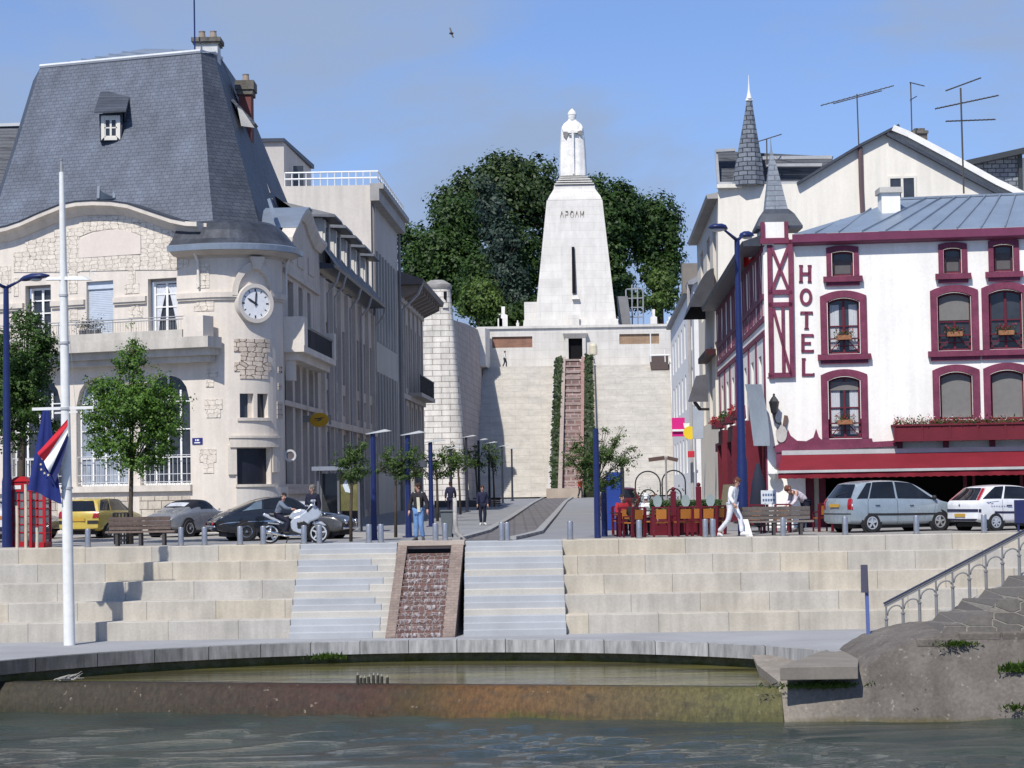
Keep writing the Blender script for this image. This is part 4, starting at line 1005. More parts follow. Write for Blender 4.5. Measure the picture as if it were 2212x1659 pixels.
m=MB();Yp=127;a=P(540,410,Yp);b=P(628,398,Yp);zq=P(600,307,Yp).z;m.span((a.x-3,Yp,zt-1),(P(612,398,Yp).x,Yp+8,zq));ph=m.build('penthouse',pbr('penthouse_beige',(.47,.44,.41),.85,.08,.5,8,.05),mb_)
x1=P(612,398,Yp).x;x2=P(672,398,Yp+8).x;m=MB();m.hexa([(x1,Yp,zt-.5),(x1+.05,Yp,zt-.5),(x2,Yp+8,zt-.5),(x2-.05,Yp+8,zt-.5),(x1,Yp,zq),(x1+.05,Yp,zq),(x2,Yp+8,P(675,365,Yp+8).z),(x2-.05,Yp+8,P(675,365,Yp+8).z)]);m.build('penthouse_side',shade2,ph)
m=MB();m.hexa([(a.x-3,Yp-.2,zq),(x1+.1,Yp-.2,zq),(x2+.2,Yp+8,P(675,365,Yp+8).z),(a.x-3,Yp+8,zq),(a.x-3,Yp-.2,zq+.2),(x1+.1,Yp-.2,zq+.2),(x2+.2,Yp+8,P(675,365,Yp+8).z+.25),(a.x-3,Yp+8,zq+.2)]);m.build('penthouse_roof',dark_zinc,ph)
m=MB();fx=FB.p(0,0);m.span((P(628,380,Yp).x,Yp+1.5,zt),(P(650,380,Yp).x,Yp+1.6,zt+2.0));m.build('terrace_door',dark_glass,ph)

bh=thing('bracketed_house','low shaded town house with bracketed eaves and iron balcony before the stone bastion','house',(-6.5,145,0))
FH=Fac(tuple(FS.p(50.5,0))[:2],FS.a);L=17.6;ze=14.3;hs=[]
for i in range(5):
 s=1.2+i*3.35;hs+=[(s,s+1.7,8.1,12.2),(s,s+1.7,3.9,7.0)]
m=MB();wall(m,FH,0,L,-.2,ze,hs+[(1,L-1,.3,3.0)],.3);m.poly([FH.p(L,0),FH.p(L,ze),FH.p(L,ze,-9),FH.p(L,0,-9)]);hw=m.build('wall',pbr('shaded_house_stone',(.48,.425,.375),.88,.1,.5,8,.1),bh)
for h in hs:window(FH,bh,h[0],h[1],h[2],h[3],plain('dull_frame',(.22,.21,.2),.6),dark_glass,.28,2,3,.1)
m=MB();fquad(m,FH,1,L-1,.3,3.0,-.28)
m.build('shop_glass',dark_glass,hw)
m=MB();fbox(m,FH,.3,L-.3,3.1,3.6,0,.3);fbox(m,FH,0,L,7.3,7.6,0,.25);fbox(m,FH,0,L,ze-1.0,ze-.7,0,.2)
for i in range(6):s=.4+i*3.35;fbox(m,FH,s-.2,s+.2,3.6,ze-.8,0,.12)
m.build('moulding',pbr('house_trim',(.44,.39,.34),.88),hw)
m=MB();m.hexa([FH.p(-.2,ze,-6),FH.p(L+.3,ze,-6),FH.p(L+.3,ze,1.5),FH.p(-.2,ze,1.5),FH.p(-.2,ze+3,-6),FH.p(L-2,ze+3,-6),FH.p(L+.3,ze+.3,1.6),FH.p(-.2,ze+.3,1.6)]);hr=m.build('roof',pbr('brown_tiles',(.17,.15,.14),.8,.15),bh)
m=MB()
for i in range(9):s=.3+i*2.1;m.hexa([FH.p(s,ze-.9,0),FH.p(s+.3,ze-.9,0),FH.p(s+.3,ze-.02,0),FH.p(s,ze-.02,0),FH.p(s,ze-.3,1.3),FH.p(s+.3,ze-.3,1.3),FH.p(s+.3,ze-.02,1.3),FH.p(s,ze-.02,1.3)])
m.build('eaves_bracket',pbr('bracket_wood',(.30,.25,.21),.85),hr)
m=MB();fbox(m,FH,6,L,7.6,7.85,0,.9);bb=m.build('balcony',pbr('house_trim',(.44,.39,.34)),bh);m=MB();fbox(m,FH,6,L,8.95,9.02,.8,.86)
for i in range(54):m.bar(FH.p(6.1+i*.21,7.85,.83),FH.p(6.1+i*.21,8.95,.83),.05)
m.build('balcony_railing',black_iron,bb)
m=MB();m.tube([FH.p(.3,ze+.1,1.5),FH.p(.3,ze-.6,1.2),FH.p(.3,ze-1.6,.2),FH.p(.3,.3,.2)],.1,7);m.build('downpipe',pbr('grey_pipe',(.38,.36,.35)),bh)


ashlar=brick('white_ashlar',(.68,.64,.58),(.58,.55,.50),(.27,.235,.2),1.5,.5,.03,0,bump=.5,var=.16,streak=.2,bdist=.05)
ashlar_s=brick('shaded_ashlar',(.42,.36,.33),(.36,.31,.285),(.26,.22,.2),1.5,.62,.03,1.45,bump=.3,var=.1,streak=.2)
white_st=brick('monument_stone',(.62,.60,.56),(.585,.56,.525),(.50,.475,.44),2.4,.9,.02,0,bump=.12,var=.08,streak=.10)
Yb=196.0
ba=thing('stone_bastion','battered pale stone bastion tower at the left foot of the monument stairs','tower',(P(955,950,Yb).x,Yb,.5))
def bquad(m,pts):m.poly([P(*q) for q in pts])

rings=[];cxm=lambda v:943+(955-943)*(v-612)/480
for v,r in ((1100,58),(940,52),(800,43),(700,36),(640,31),(618,29)):
 c=P(cxm(v),v,Yb);R_=r/PF*Yb;sq_=lambda q:math.copysign(abs(q)**.42,q);rings.append([(c.x+R_*sq_(cos(a))*.96,Yb+2+R_*sq_(sin(a)),c.z) for a in [-pi+pi*k/24 for k in range(25)]])
m=MB();m.grid(rings);m.poly(rings[-1]);m.build('tower_wall',ashlar,ba)
c=P(943,612,Yb);m=MB();R_=30.5/PF*Yb
m.grid([[(c.x+R_*w*sq_(cos(a)),Yb+2+R_*w*sq_(sin(a)),c.z-.2+z) for a in [-pi+2*pi*k/32 for k in range(32)]] for w,z in ((1.0,-.2),(1.04,0),(1.04,.2),(.9,.3),(.5,.62),(.02,.7))],True);m.build('tower_cap',pbr('dark_cap_stone',(.25,.24,.23),.9,.3),ba)
m=MB();a,b=P(958,660,Yb-.05),P(964,628,Yb-.05);m.span((a.x,Yb+.74,a.z),(b.x,Yb+1.2,b.z));m.build('slit_window',black_void,ba)
m=MB();a,b=P(955,664,Yb),P(967,660,Yb);m.span((a.x,Yb+.5,a.z),(b.x,Yb+1.2,b.z));m.build('slit_sill',white_st,ba)

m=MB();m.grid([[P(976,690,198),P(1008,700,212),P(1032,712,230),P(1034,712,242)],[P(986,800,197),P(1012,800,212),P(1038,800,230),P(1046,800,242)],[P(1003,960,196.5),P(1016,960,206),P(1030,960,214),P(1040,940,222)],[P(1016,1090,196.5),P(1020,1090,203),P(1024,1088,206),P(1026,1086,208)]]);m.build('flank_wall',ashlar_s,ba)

mo=thing('victory_monument','tall white pyramidal monument with a doorway above the long stairs','monument',(P(1240,780,245).x,245,0))
Ym=242.0
def tiers_px(m,levels,Yf,depth):
 rows=[]
 for v,ul,ur,dy in levels:
  a,b=P(ul,v,Yf+dy),P(ur,v,Yf+dy);z=(a.z+b.z)/2;rows.append([(a.x,Yf+dy,z),(b.x,Yf+dy,z),(b.x,Yf+depth-dy,z),(a.x,Yf+depth-dy,z)])
 m.grid(rows,True);m.poly(rows[-1])
m=MB();tiers_px(m,[(700,1155,1332,0),(432,1181,1301,2.6)],Ym+1,12);m.build('shaft',white_st,mo)
m=MB();tiers_px(m,[(431.5,1182.5,1300,2.7),(424,1186,1297,2.9),(408,1196,1285,3.6),(400,1197,1285,3.7)],Ym+1,12);m.build('shaft_shoulder',white_st,mo)
m=MB()
for i,(v0,v1,ul,ur) in enumerate(((397.5,391,1200,1281),(391,385.5,1203.5,1277),(385.5,381,1206,1272.5))):
 pass
levels=[(400,395,1198,1283,3.8),(395,390,1202,1279,4.1),(390,385,1205.5,1275,4.4),(385,381,1208.5,1269,4.7)]
for v0,v1,ul,ur,dy in levels:
 a,b=P(ul,v0+1.2,Ym+1+dy),P(ur,v0+1.2,Ym+1+dy);zt_=P((ul+ur)/2,v1+1.2,Ym+1+dy).z;h=zt_-a.z
 m.span((a.x+.3,Ym+1.75+dy,a.z-.05),(b.x-.3,Ym+13-dy-.3,a.z+h*.48));m.span((a.x,Ym+.7+dy,a.z+h*.48),(b.x,Ym+13-dy,zt_))
m.build('stepped_plinth',white_st,mo)
m=MB();tiers_px(m,[(725,1129,1337,0),(690,1131,1335,.3)],Ym,16);a,b=P(1133,690,Ym+2),P(1160,652,Ym+2);m.span((a.x,Ym+2,a.z-3),(b.x+3,Ym+9,b.z));m.build('base_block',white_st,mo)
m=MB();a,b=P(1236.5,632,Ym+.9),P(1242.5,530,Ym+.9);m.hexa([(a.x,Ym+1.2,a.z),(b.x,Ym+1.2,a.z),(b.x,Ym+3,a.z),(a.x,Ym+3,a.z),(a.x+.05,Ym+2.35,b.z),(b.x-.05,Ym+2.35,b.z),(b.x,Ym+4,b.z),(a.x,Ym+4,b.z)]);m.build('slit_window',black_void,mo)
m=MB();a,b=P(1236,646,Ym+1),P(1252,634,Ym+1);m.hexa([(a.x,Ym+1.0,a.z),(b.x,Ym+1.0,a.z),(b.x,Ym+2.6,a.z),(a.x,Ym+2.6,a.z),(a.x+.2,Ym+1.5,b.z),(b.x-.3,Ym+1.5,b.z),(b.x,Ym+3,b.z),(a.x,Ym+3,b.z)]);m.build('slit_sill',white_st,mo)
m=MB();a,b=P(1230,712,Ym-.4),P(1251,680,Ym-.4);m.span((a.x,Ym-.25,a.z),(b.x,Ym+.6,b.z));m.build('door_block',white_st,mo)

def stroke_text(m,F,letters,s,z,h,w,gap,d0,d1,t):
 for L_ in letters:
  for (x0,y0_,x1_,y1_) in L_:
   m.bar(F.p(s+x0*w,z+y0_*h,(d0+d1)/2),F.p(s+x1_*w,z+y1_*h,(d0+d1)/2),t,d1-d0,F.N)
  s+=w+gap
Fm=Fac((P(1210,463,Ym+3.05).x,Ym+3.27),0.0);LA=[(0,0,.45,1),(.45,1,.95,0)];LP=[(.1,0,.1,.5),(.1,1,.7,1),(.7,1,.7,.45),(.7,.45,.1,.5)];LO=[(0,.5,.3,1),(.3,1,.75,.95),(.75,.95,1,.5),(1,.5,.7,0),(.7,0,.25,.05),(.25,.05,0,.5)];LN=[(.1,0,.1,1),(.1,1,.9,0),(.9,0,.9,1)];LM=[(.1,0,.1,1),(.1,1,.5,.3),(.5,.3,.9,1),(.9,1,.9,0)]
m=MB();h=.75;stroke_text(m,Fm,[LA,LP,LO,LA,LM],0,P(1237,470,Ym+3).z,h,.42,.13,-.3,.05,.045);m.build('inscription',plain('letter_shadow',(.16,.145,.13),.8),mo)

Yt=238.5;zt0=P(1240,708,Yt).z;zf=P(1240,785,Yt-1).z
Ft=Fac((0,Yt),0.0)
m=MB();sL,sR=Ft.uv(1034,740)[0],Ft.uv(1462,740)[0];dr=Ft.rect(1228,1258,731,776);pla=[Ft.rect(1063,1150,727,751),Ft.rect(1338,1424,721,743)]
wall(m,Ft,sL,sR,zf-3,zt0,[dr]+pla,.25);m.poly([Ft.p(sL,zt0),Ft.p(sR,zt0),Ft.p(sR,zt0,-5),Ft.p(sL,zt0,-5)]);m.poly([Ft.p(sR,zf-12),Ft.p(sR,zt0),Ft.p(sR,zt0,-8),Ft.p(sR,zf-12,-8)]);tw=m.build('terrace_wall',white_st,mo)
m=MB();fquad(m,Ft,dr[0],dr[1],dr[2],dr[3],-.24);m.build('doorway',black_void,tw)
m=MB();fbox(m,Ft,dr[0]-.35,dr[0]-.003,dr[2],dr[3],0,.35);fbox(m,Ft,dr[1]+.003,dr[1]+.35,dr[2],dr[3],0,.35);m.hexa([Ft.p(dr[0]-.35,dr[3],0),Ft.p(dr[1]+.35,dr[3],0),Ft.p(dr[1]+.35,dr[3],.36),Ft.p(dr[0]-.35,dr[3],.36),Ft.p(dr[0]-.6,dr[3]+.5,0),Ft.p(dr[1]+.6,dr[3]+.5,0),Ft.p(dr[1]+.6,dr[3]+.5,.7),Ft.p(dr[0]-.6,dr[3]+.5,.7)]);m.build('door_surround',white_st,tw)
for i,p_ in enumerate(pla):
 m=MB();fquad(m,Ft,*p_,-.2);m.build('brick_plaque',brick('plaque_brick'+str(i),(.28,.15,.105) if i==0 else (.36,.25,.16),(.23,.12,.09) if i==0 else (.30,.21,.14),(.22,.15,.11),.5,.14,.01,0,bump=.2),tw)
m=MB();fbox(m,Ft,sL-.2,sR+.2,zt0-.003,zt0+.25,-.6,.2);m.build('wall_coping',white_st,tw)
m=MB();a=P(1033,790,231);b=P(1048,702,231);m.hexa([(a.x-.3,230,zf-.5),(b.x,230,zf-.5),(b.x+.4,237.8,zf-.5),(a.x,237.8,zf-.5),(a.x-.3,230,b.z-.4),(b.x,230,b.z-.4),(b.x+.4,237.8,b.z),(a.x,237.8,b.z)]);m.build('corner_pier',white_st,mo)
m=MB();a,b=P(1405,782,235),P(1442,768,235);m.span((a.x,234,zf-1),(b.x,236,b.z));m.build('dark_niche',plain('niche_brown',(.09,.065,.06),.8),mo);m=MB();q=P(1405,775,235);m.tube([P(1406,782,234),P(1405,720,234)],.06,5);m.tube([P(1406,768,234),P(1446,767,234)],.08,5);m.tube([P(1437,782,234),P(1436,755,234)],.06,5);m.build('handrail',white_paint,mo)

q=P(1282,775,236);lp=thing('lantern_pillar','small cream stone lantern pillar to the right of the monument door','pillar',tuple(q));m=MB();a,b=P(1277,775,236),P(1287,765,236);m.span((a.x,236,a.z-.5),(b.x,236.6,b.z));m.build('stem',white_st,lp)
m=MB();a,b=P(1274,766,236),P(1290,742,236);w=b.x-a.x;m.lathe([(0,0),(w*.5,0),(w*.52,.2),(w*.52,(b.z-a.z)*.8),(w*.4,b.z-a.z),(0,(b.z-a.z)*1.05)],((a.x+b.x)/2,236.3,a.z),12);m.build('head',pbr('lantern_cream',(.60,.55,.42),.7),lp)

stm=pbr('white_statue_stone',(.70,.68,.645),.85,.14,1.2,6,.4,bdist=.06)
Ys=Ym+9.0;b0=P(1238,381,Ys);sc=(P(1236,235,Ys).z-b0.z)
st=thing('warrior_statue','white stone statue of a cloaked helmeted warrior leaning on a sword','statue',(b0.x,Ys,b0.z))
K=lambda x,y,z:V((b0.x+x*sc,Ys+y*sc,b0.z+z*sc))
m=MB();prof=[(0,.196,.12),(.05,.198,.125),(.15,.195,.12),(.35,.188,.115),(.55,.176,.11),(.64,.170,.105),(.70,.163,.10),(.74,.150,.095),(.775,.128,.085),(.80,.098,.07),(.82,.07,.058),(.845,.052,.05)]
rows=[]
for z,w,d in prof:
 r=[]
 for k in range(36):
  a=2*pi*k/36;f=1+(.035*sin(a*9) if z<.62 else .0);ex=2.6;cc_,ss_=cos(a),sin(a)
  r.append(K(w*f*math.copysign(abs(cc_)**(2/ex),cc_),d*f*math.copysign(abs(ss_)**(2/ex),ss_),z))
 rows.append(r)
m.grid(rows,True);m.poly(rows[0]);m.build('cloaked_body',stm,st,smooth=50)
m=MB();rows=[[K(.052*s_*cos(2*pi*k/14),-.01+.056*s_*sin(2*pi*k/14),z) for k in range(14)] for z,s_ in ((.825,1.0),(.85,1.08),(.87,1.15),(.895,1.18),(.915,1.15))];m.grid(rows,True);m.bar(K(0,-.062,.872),K(0,-.06,.892),.02*sc,.02*sc,(0,1,0));hd=m.build('head',stm,st,smooth=True)
m=MB();m.lathe([(.070*sc,0),(.066*sc,.02*sc),(.055*sc,.048*sc),(.026*sc,.078*sc),(0,.10*sc)],K(0,-.01,.905),16,sx=.95);m.build('helmet',stm,hd,smooth=40)
m=MB()
for sg in (-1,1):
 m.tube([K(.105*sg,-.03,.755),K(.128*sg,-.06,.70),K(.118*sg,-.085,.655),K(.06*sg,-.105,.648),K(.01*sg,-.11,.652)],[.03*sc,.034*sc,.032*sc,.026*sc,.023*sc],10)
m.build('folded_arm',stm,st,smooth=True)
m=MB();m.bar(K(0,-.15,.66),K(0,-.145,.02),.03*sc,.02*sc,(0,1,0));m.bar(K(-.07,-.15,.63),K(.07,-.15,.63),.025*sc,.02*sc);m.build('sword',stm,st)
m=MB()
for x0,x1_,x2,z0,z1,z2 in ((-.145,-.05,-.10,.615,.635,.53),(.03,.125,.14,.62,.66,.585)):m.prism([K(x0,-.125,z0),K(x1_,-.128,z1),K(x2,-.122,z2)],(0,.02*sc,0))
m.build('cloak_fold_shadow',pbr('statue_shadow_stone',(.22,.205,.19),.9),st)  # dark wedges paint the shadow inside the cloak folds


stair_m=brick('stair_limestone',(.545,.515,.465),(.515,.49,.445),(.45,.425,.385),2.6,.68,.03,0,bump=.05,var=.10,streak=.10)
msn=thing('monument_stairs','broad pale flight of stone stairs rising from the street to the monument','stairs',(P(1240,1075,205).x,205,.6))
Y0s,Y1s,Z0s=205.0,236.0,.55;Z1s=P(1240,790,Y1s).z
xa,xb=P(1030,1075,205).x,P(1458,1050,205).x;xa1,xb1=P(1046,790,236).x,P(1446,785,236).x
hl0,hl1=P(1186,1050,205).x,P(1198,785,236).x;hr0,hr1=P(1290,1050,205).x,P(1282,785,236).x
N=73
def flight(x0,x1,X0,X1,name):
 m=MB()
 for i in range(N):
  f,g=i/N,(i+1)/N;y=Y0s+(Y1s-Y0s)*f;y2=Y0s+(Y1s-Y0s)*g;z0=Z0s+(Z1s-Z0s)*f;z=Z0s+(Z1s-Z0s)*g
  a,b=x0+(X0-x0)*f,x1+(X1-x1)*f
  m.poly([(a,y,z0),(b,y,z0),(b,y,z),(a,y,z)]);m.poly([(a,y,z),(b,y,z),(b,y2,z),(a,y2,z)])
 return m.build(name,stair_m,msn)
flight(xa-1.5,hl0,xa1,hl1,'flight');flight(hr0,xb,hr1,xb1,'flight')
m=MB();m.poly([(xa1-3,Y1s,Z1s),(xb1+3,Y1s,Z1s),(xb1+3,Yt,Z1s),(xa1-3,Yt,Z1s)]);m.build('landing',stair_m,msn)
m=MB();m.poly([(xa-1.5,Y0s,0),(hl0,Y0s,0),(hl0,Y0s,Z0s+.2),(xa-1.5,Y0s,Z0s+.2)]);m.poly([(hr0,Y0s,0),(xb,Y0s,0),(xb,Y0s,Z0s+.2),(hr0,Y0s,Z0s+.2)]);m.build('bottom_riser',stair_m,msn)
m=MB();m.hexa([(xb,Y0s-.5,0),(xb+.5,Y0s-.5,0),(xb1+.5,Y1s,Z1s-3),(xb1,Y1s,Z1s-3),(xb,Y0s-.5,Z0s+.7),(xb+.5,Y0s-.5,Z0s+.7),(xb1+.5,Y1s,Z1s+.6),(xb1,Y1s,Z1s+.6)]);m.build('side_string',white_st,msn)
def slopebar(mname,u0,v0,w0,u1,v1,w1,h,mat,y0_=204.6,y1_=236.0,parent=msn):
 a,b=P(u0,v0,y0_),P(u1,v1,y1_);wa,wb=w0/PF*y0_,w1/PF*y1_;zA,zB=Z0s-.4,Z1s-.4
 m=MB();m.hexa([(a.x,y0_,0),(a.x+wa,y0_,0),(b.x+wb,y1_,zB-2),(b.x,y1_,zB-2),(a.x,y0_,zA+h+.4),(a.x+wa,y0_,zA+h+.4),(b.x+wb,y1_,zB+h+.4),(b.x,y1_,zB+h+.4)]);return m.build(mname,mat,parent)
slopebar('cheek_wall',1183,1060,7,1196,785,5,.9,pbr('lilac_cheek',(.46,.43,.42),.85,.08))
slopebar('cheek_wall',1286,1060,6,1279,785,4,.9,pbr('brown_cheek',(.30,.25,.21),.85,.1))
ws=thing('brick_water_stair','long pink brick stepped cascade climbing between ivy strips up the monument stairs','cascade',(P(1236,1060,204).x,204,.5))
cb=brick('cascade_brick',(.20,.125,.115),(.155,.10,.095),(.30,.25,.23),.8,.55,.06,0,bump=.3,var=.25,bdist=.05)
slopebar('brick_bed',1214,1060,46,1221,785,36,.55,cb,parent=ws)
slopebar('brick_kerb',1205,1060,9,1215,785,7,.95,pbr('kerb_brick_pink',(.33,.27,.235),.85,.15,2,14),y0_=203.5,parent=ws);slopebar('brick_kerb',1254,1060,6,1256,785,7,.95,pbr('kerb_brick_red',(.29,.18,.16),.85,.15,2,14),y0_=203.5,parent=ws)
m=MB()
for i in range(20):
 f=i/19;y=204.6+31*f;z=Z0s+(Z1s-Z0s)*f+.58;a,b=P(1215+8*f,1000,y).x,P(1260-5*f,1000,y).x;m.span((a,y-.1,z-.1),(b,y+.25,z+.1 if i%4 else z+.22))
m.build('brick_sill',pbr('sill_brick_pale',(.32,.25,.23),.85,.2,2,10),ws)
m=MB();a,b=P(1181,1075,203),P(1255,1054,203);m.span((a.x,202.6,.55),(b.x,204.4,b.z));m.build('foot_wall',pbr('foot_wall_stone',(.40,.33,.27),.85,.1),ws)
ivy_m=leafmat('ivy_green',(.006,.015,.004),(.042,.07,.016),.12)
def ivy(u0,w0,u1,w1,label):
 a=P(u0,1050,205).x;t=thing('ivy_strip',label,'hedge',(a,205,.8));m=MB()
 for i in range(4200):
  f=rnd.random();y=205+31*f;z=Z0s+(Z1s-Z0s)*f+.55+abs(rnd.gauss(0,.28));xx=P(u0+(u1-u0)*f,1050-265*f,y).x;wd=(w0+(w1-w0)*f)/PF*y;x=xx+wd*rnd.random();s=rnd.uniform(.12,.24)
  n_=V((rnd.gauss(0,.5),-1,rnd.gauss(.6,.5))).normalized();t1=n_.cross(V((0,0,1))).normalized();t2=n_.cross(t1);c=V((x,y-rnd.random()*.3,z));m.poly([c+t1*s,c+t2*s*.8,c-t1*s,c-t2*s*.8])
 m.build('foliage',ivy_m,t)
 slopebar('hedge_bed',u0,1055,w0,u1,785,w1,.55,pbr('dark_soil',(.02,.025,.012),.95),parent=t)
ivy(1187,20,1200,15,'dark green ivy strip on the left of the brick water stair');ivy(1262,24,1264,15,'dark green ivy strip on the right of the brick water stair')


m=MB();rows=[]
for j in range(7):
 y=250+j*14;rows.append([(x,y,15.5+j*1.4-.0018*(x-8)**2+rnd.uniform(-.3,.3)) for x in range(-70,91,8)])
rows.insert(0,[(x,248,.5) for x in range(-70,91,8)]);rows.append([(x,400,14) for x in range(-70,91,8)])
m.grid(rows);tag(m.build('hill',pbr('hill_grass',(.05,.075,.03),.95,.3,.2,4,.3),smooth=True),'grassy hill behind the monument',kind='structure')
bark=pbr('tree_bark',(.07,.055,.042),.95,.3,2,14,.5,bdist=.03)
def make_crown(m,lobes,n,size,up=.35,flat=1.0,hollow=.55):
 vols=[a*b*c for _,(a,b,c) in lobes];tot=sum(vols)
 for (c,r),v_ in zip(lobes,vols):
  c=V(c);k=max(6,int(n*v_/tot/22));per=int(n*v_/tot/k)
  for i in range(k):
   d=V((rnd.gauss(0,1),rnd.gauss(0,1),rnd.gauss(0,1))).normalized();e_=rnd.random();q=rnd.uniform(hollow,1.02) if e_<.83 else rnd.uniform(.2,.6) if e_<.92 else rnd.uniform(1.02,1.16)
   cc_=c+V((d.x*r[0],d.y*r[1],d.z*r[2]))*q;cr=size*rnd.uniform(2.0,4.2)
   for j in range(per):
    e=V((rnd.gauss(0,1),rnd.gauss(0,1),rnd.gauss(0,.75)));e=e*(cr*.5);nn=(d*.7+e.normalized()*.7+V((0,0,up))+V((rnd.gauss(0,.35),rnd.gauss(0,.35),rnd.gauss(0,.35)))).normalized()
    t1=nn.cross(V((rnd.gauss(0,1),rnd.gauss(0,1),rnd.gauss(0,1)))).normalized();t2=nn.cross(t1);s=size*rnd.uniform(.5,1.15);p_=cc_+e
    m.poly([p_+t1*s,p_+t2*s*.55*flat,p_-t1*s,p_-t2*s*.55*flat])
def tree(name,label,base,lobes,n,size,leaf,trunk_r,group=None,limbs=True,hollow=.55,lean=None,limb_r=.35):
 t=thing(name,label,'tree',tuple(base),0,group);m=MB();base=V(base)
 cen=sum((V(c) for c,r in lobes),V((0,0,0)))/len(lobes);zlow=min(c[2]-r[2]*.6 for c,r in lobes);fork=V((base.x+(cen.x-base.x)*.35,base.y+(cen.y-base.y)*.35,max(zlow,base.z+.5)))
 m.tube([base-V((0,0,.3)),base.lerp(fork,.5)+V((rnd.uniform(-.1,.1)*trunk_r*4,0,0)),fork,fork.lerp(cen,.6)],[trunk_r*1.2,trunk_r,trunk_r*.85,trunk_r*.4],9)
 for c,r in lobes:
  c=V(c);a=fork.lerp(cen,rnd.uniform(0,.4));mid_=a.lerp(c,.5)+V((rnd.uniform(-.3,.3)*r[0]*.4,0,.1*r[2]));m.tube([a,mid_,c],[trunk_r*.5,trunk_r*limb_r,trunk_r*.12],6)
  for i in range(4):
   e=c+V((rnd.uniform(-.8,.8)*r[0],rnd.uniform(-.8,.8)*r[1],rnd.uniform(-.5,.8)*r[2]));m.tube([mid_,mid_.lerp(e,.5)+V((0,0,.1)),e],[trunk_r*.22,trunk_r*.14,trunk_r*.05],5)
 m.build('trunk',bark,t,smooth=True);m=MB();make_crown(m,lobes,n,size,hollow=hollow);m.build('crown',leaf,t);return t
lf_dark=leafmat('chestnut_leaves',(.011,.030,.005),(.046,.098,.014),.2)
lf_mid=leafmat('lime_leaves',(.010,.028,.005),(.065,.12,.018),.2)
lf_olive=leafmat('beech_leaves',(.016,.032,.008),(.052,.09,.019),.15)
lf_blue=leafmat('cedar_needles',(.011,.026,.016),(.042,.072,.052),.1)
lf_light=leafmat('young_leaves',(.022,.055,.008),(.13,.20,.04),.28)
def Lb(u,v,Y,ru,rv,rd=None):s=Y/PF;return (tuple(P(u,v,Y)),(ru*s,(rd or ru)*s,rv*s))
g_='trees behind the monument'
def bt(name,label,u,Y,lobes,n,size,leaf,tr=.5,hollow=.55):tree(name,label,(P(u,900,Y).x,Y,16),[Lb(*l) for l in lobes],n,size,leaf,tr,g_,hollow=hollow)
bt('beech_tree','tall olive green tree whose rounded top is highest behind the monument',1110,285,[(1085,430,285,95,85),(1150,400,287,70,62),(1010,450,285,70,75),(960,440,284,32,40),(1085,365,286,62,34),(1180,480,286,50,90),(980,520,284,60,70)],26000,.34,lf_olive,.8)
bt('chestnut_tree','broad dark green tree at the left edge of the grove',930,270,[(945,560,270,72,75),(895,545,270,40,62),(985,480,271,58,58),(1000,590,269,70,70),(905,600,268,42,45),(876,510,270,16,26)],24000,.30,lf_dark,.7)
bt('lime_tree','mid green tree in front of the taller grove, left of the monument shaft',1075,262,[(1075,610,262,75,70),(1120,560,263,55,80),(1050,660,261,50,40),(1140,640,262,36,60)],16000,.29,lf_dark,.6)
bt('cedar_tree','blue grey feathery conifer left of the monument shaft',1075,258,[(1062,455,258,34,60),(1085,520,257,42,50),(1100,590,256,40,44),(1120,650,255,42,40),(1045,410,259,22,32)],6500,.30,lf_blue,.45,.2)
bt('hazel_bush','light green rounded bush tree above the terrace wall',1035,250,[(1040,640,250,44,40),(1020,660,250,30,30),(1062,655,249,26,32)],4200,.25,lf_light,.25,.4)
bt('chestnut_tree','dark green tree directly right of the monument shaft',1320,268,[(1310,470,268,52,80),(1345,450,269,45,55),(1320,560,268,45,62),(1285,420,269,30,38),(1335,610,267,34,40)],17000,.29,lf_dark,.6)
bt('chestnut_tree','dark spreading tree nearest the white hotel side of the street',1425,272,[(1415,475,272,52,55),(1450,500,271,26,46),(1400,540,272,46,34),(1445,585,270,30,46),(1382,500,271,38,48),(1405,590,269,26,34),(1450,550,272,26,30)],14000,.29,lf_dark,.7,.4)
bt('young_ash_tree','light green small tree behind the terrace wall on the right',1430,250,[(1430,610,250,30,34),(1445,640,250,26,32),(1418,650,249,22,26)],3400,.24,lf_light,.25,.4)
bt('dark_hedge_tree','low dark shrubbery filling the foot of the grove left of the shaft',1110,252,[(1100,690,251,60,30),(1150,680,251,30,36),(1050,695,251,34,22)],4200,.3,lf_dark,.3,.4)
bt('dark_hedge_tree','low dark shrubbery behind the scaffold frame right of the shaft',1345,256,[(1330,650,254,30,40),(1375,650,256,30,22)],2600,.3,lf_dark,.3,.4)

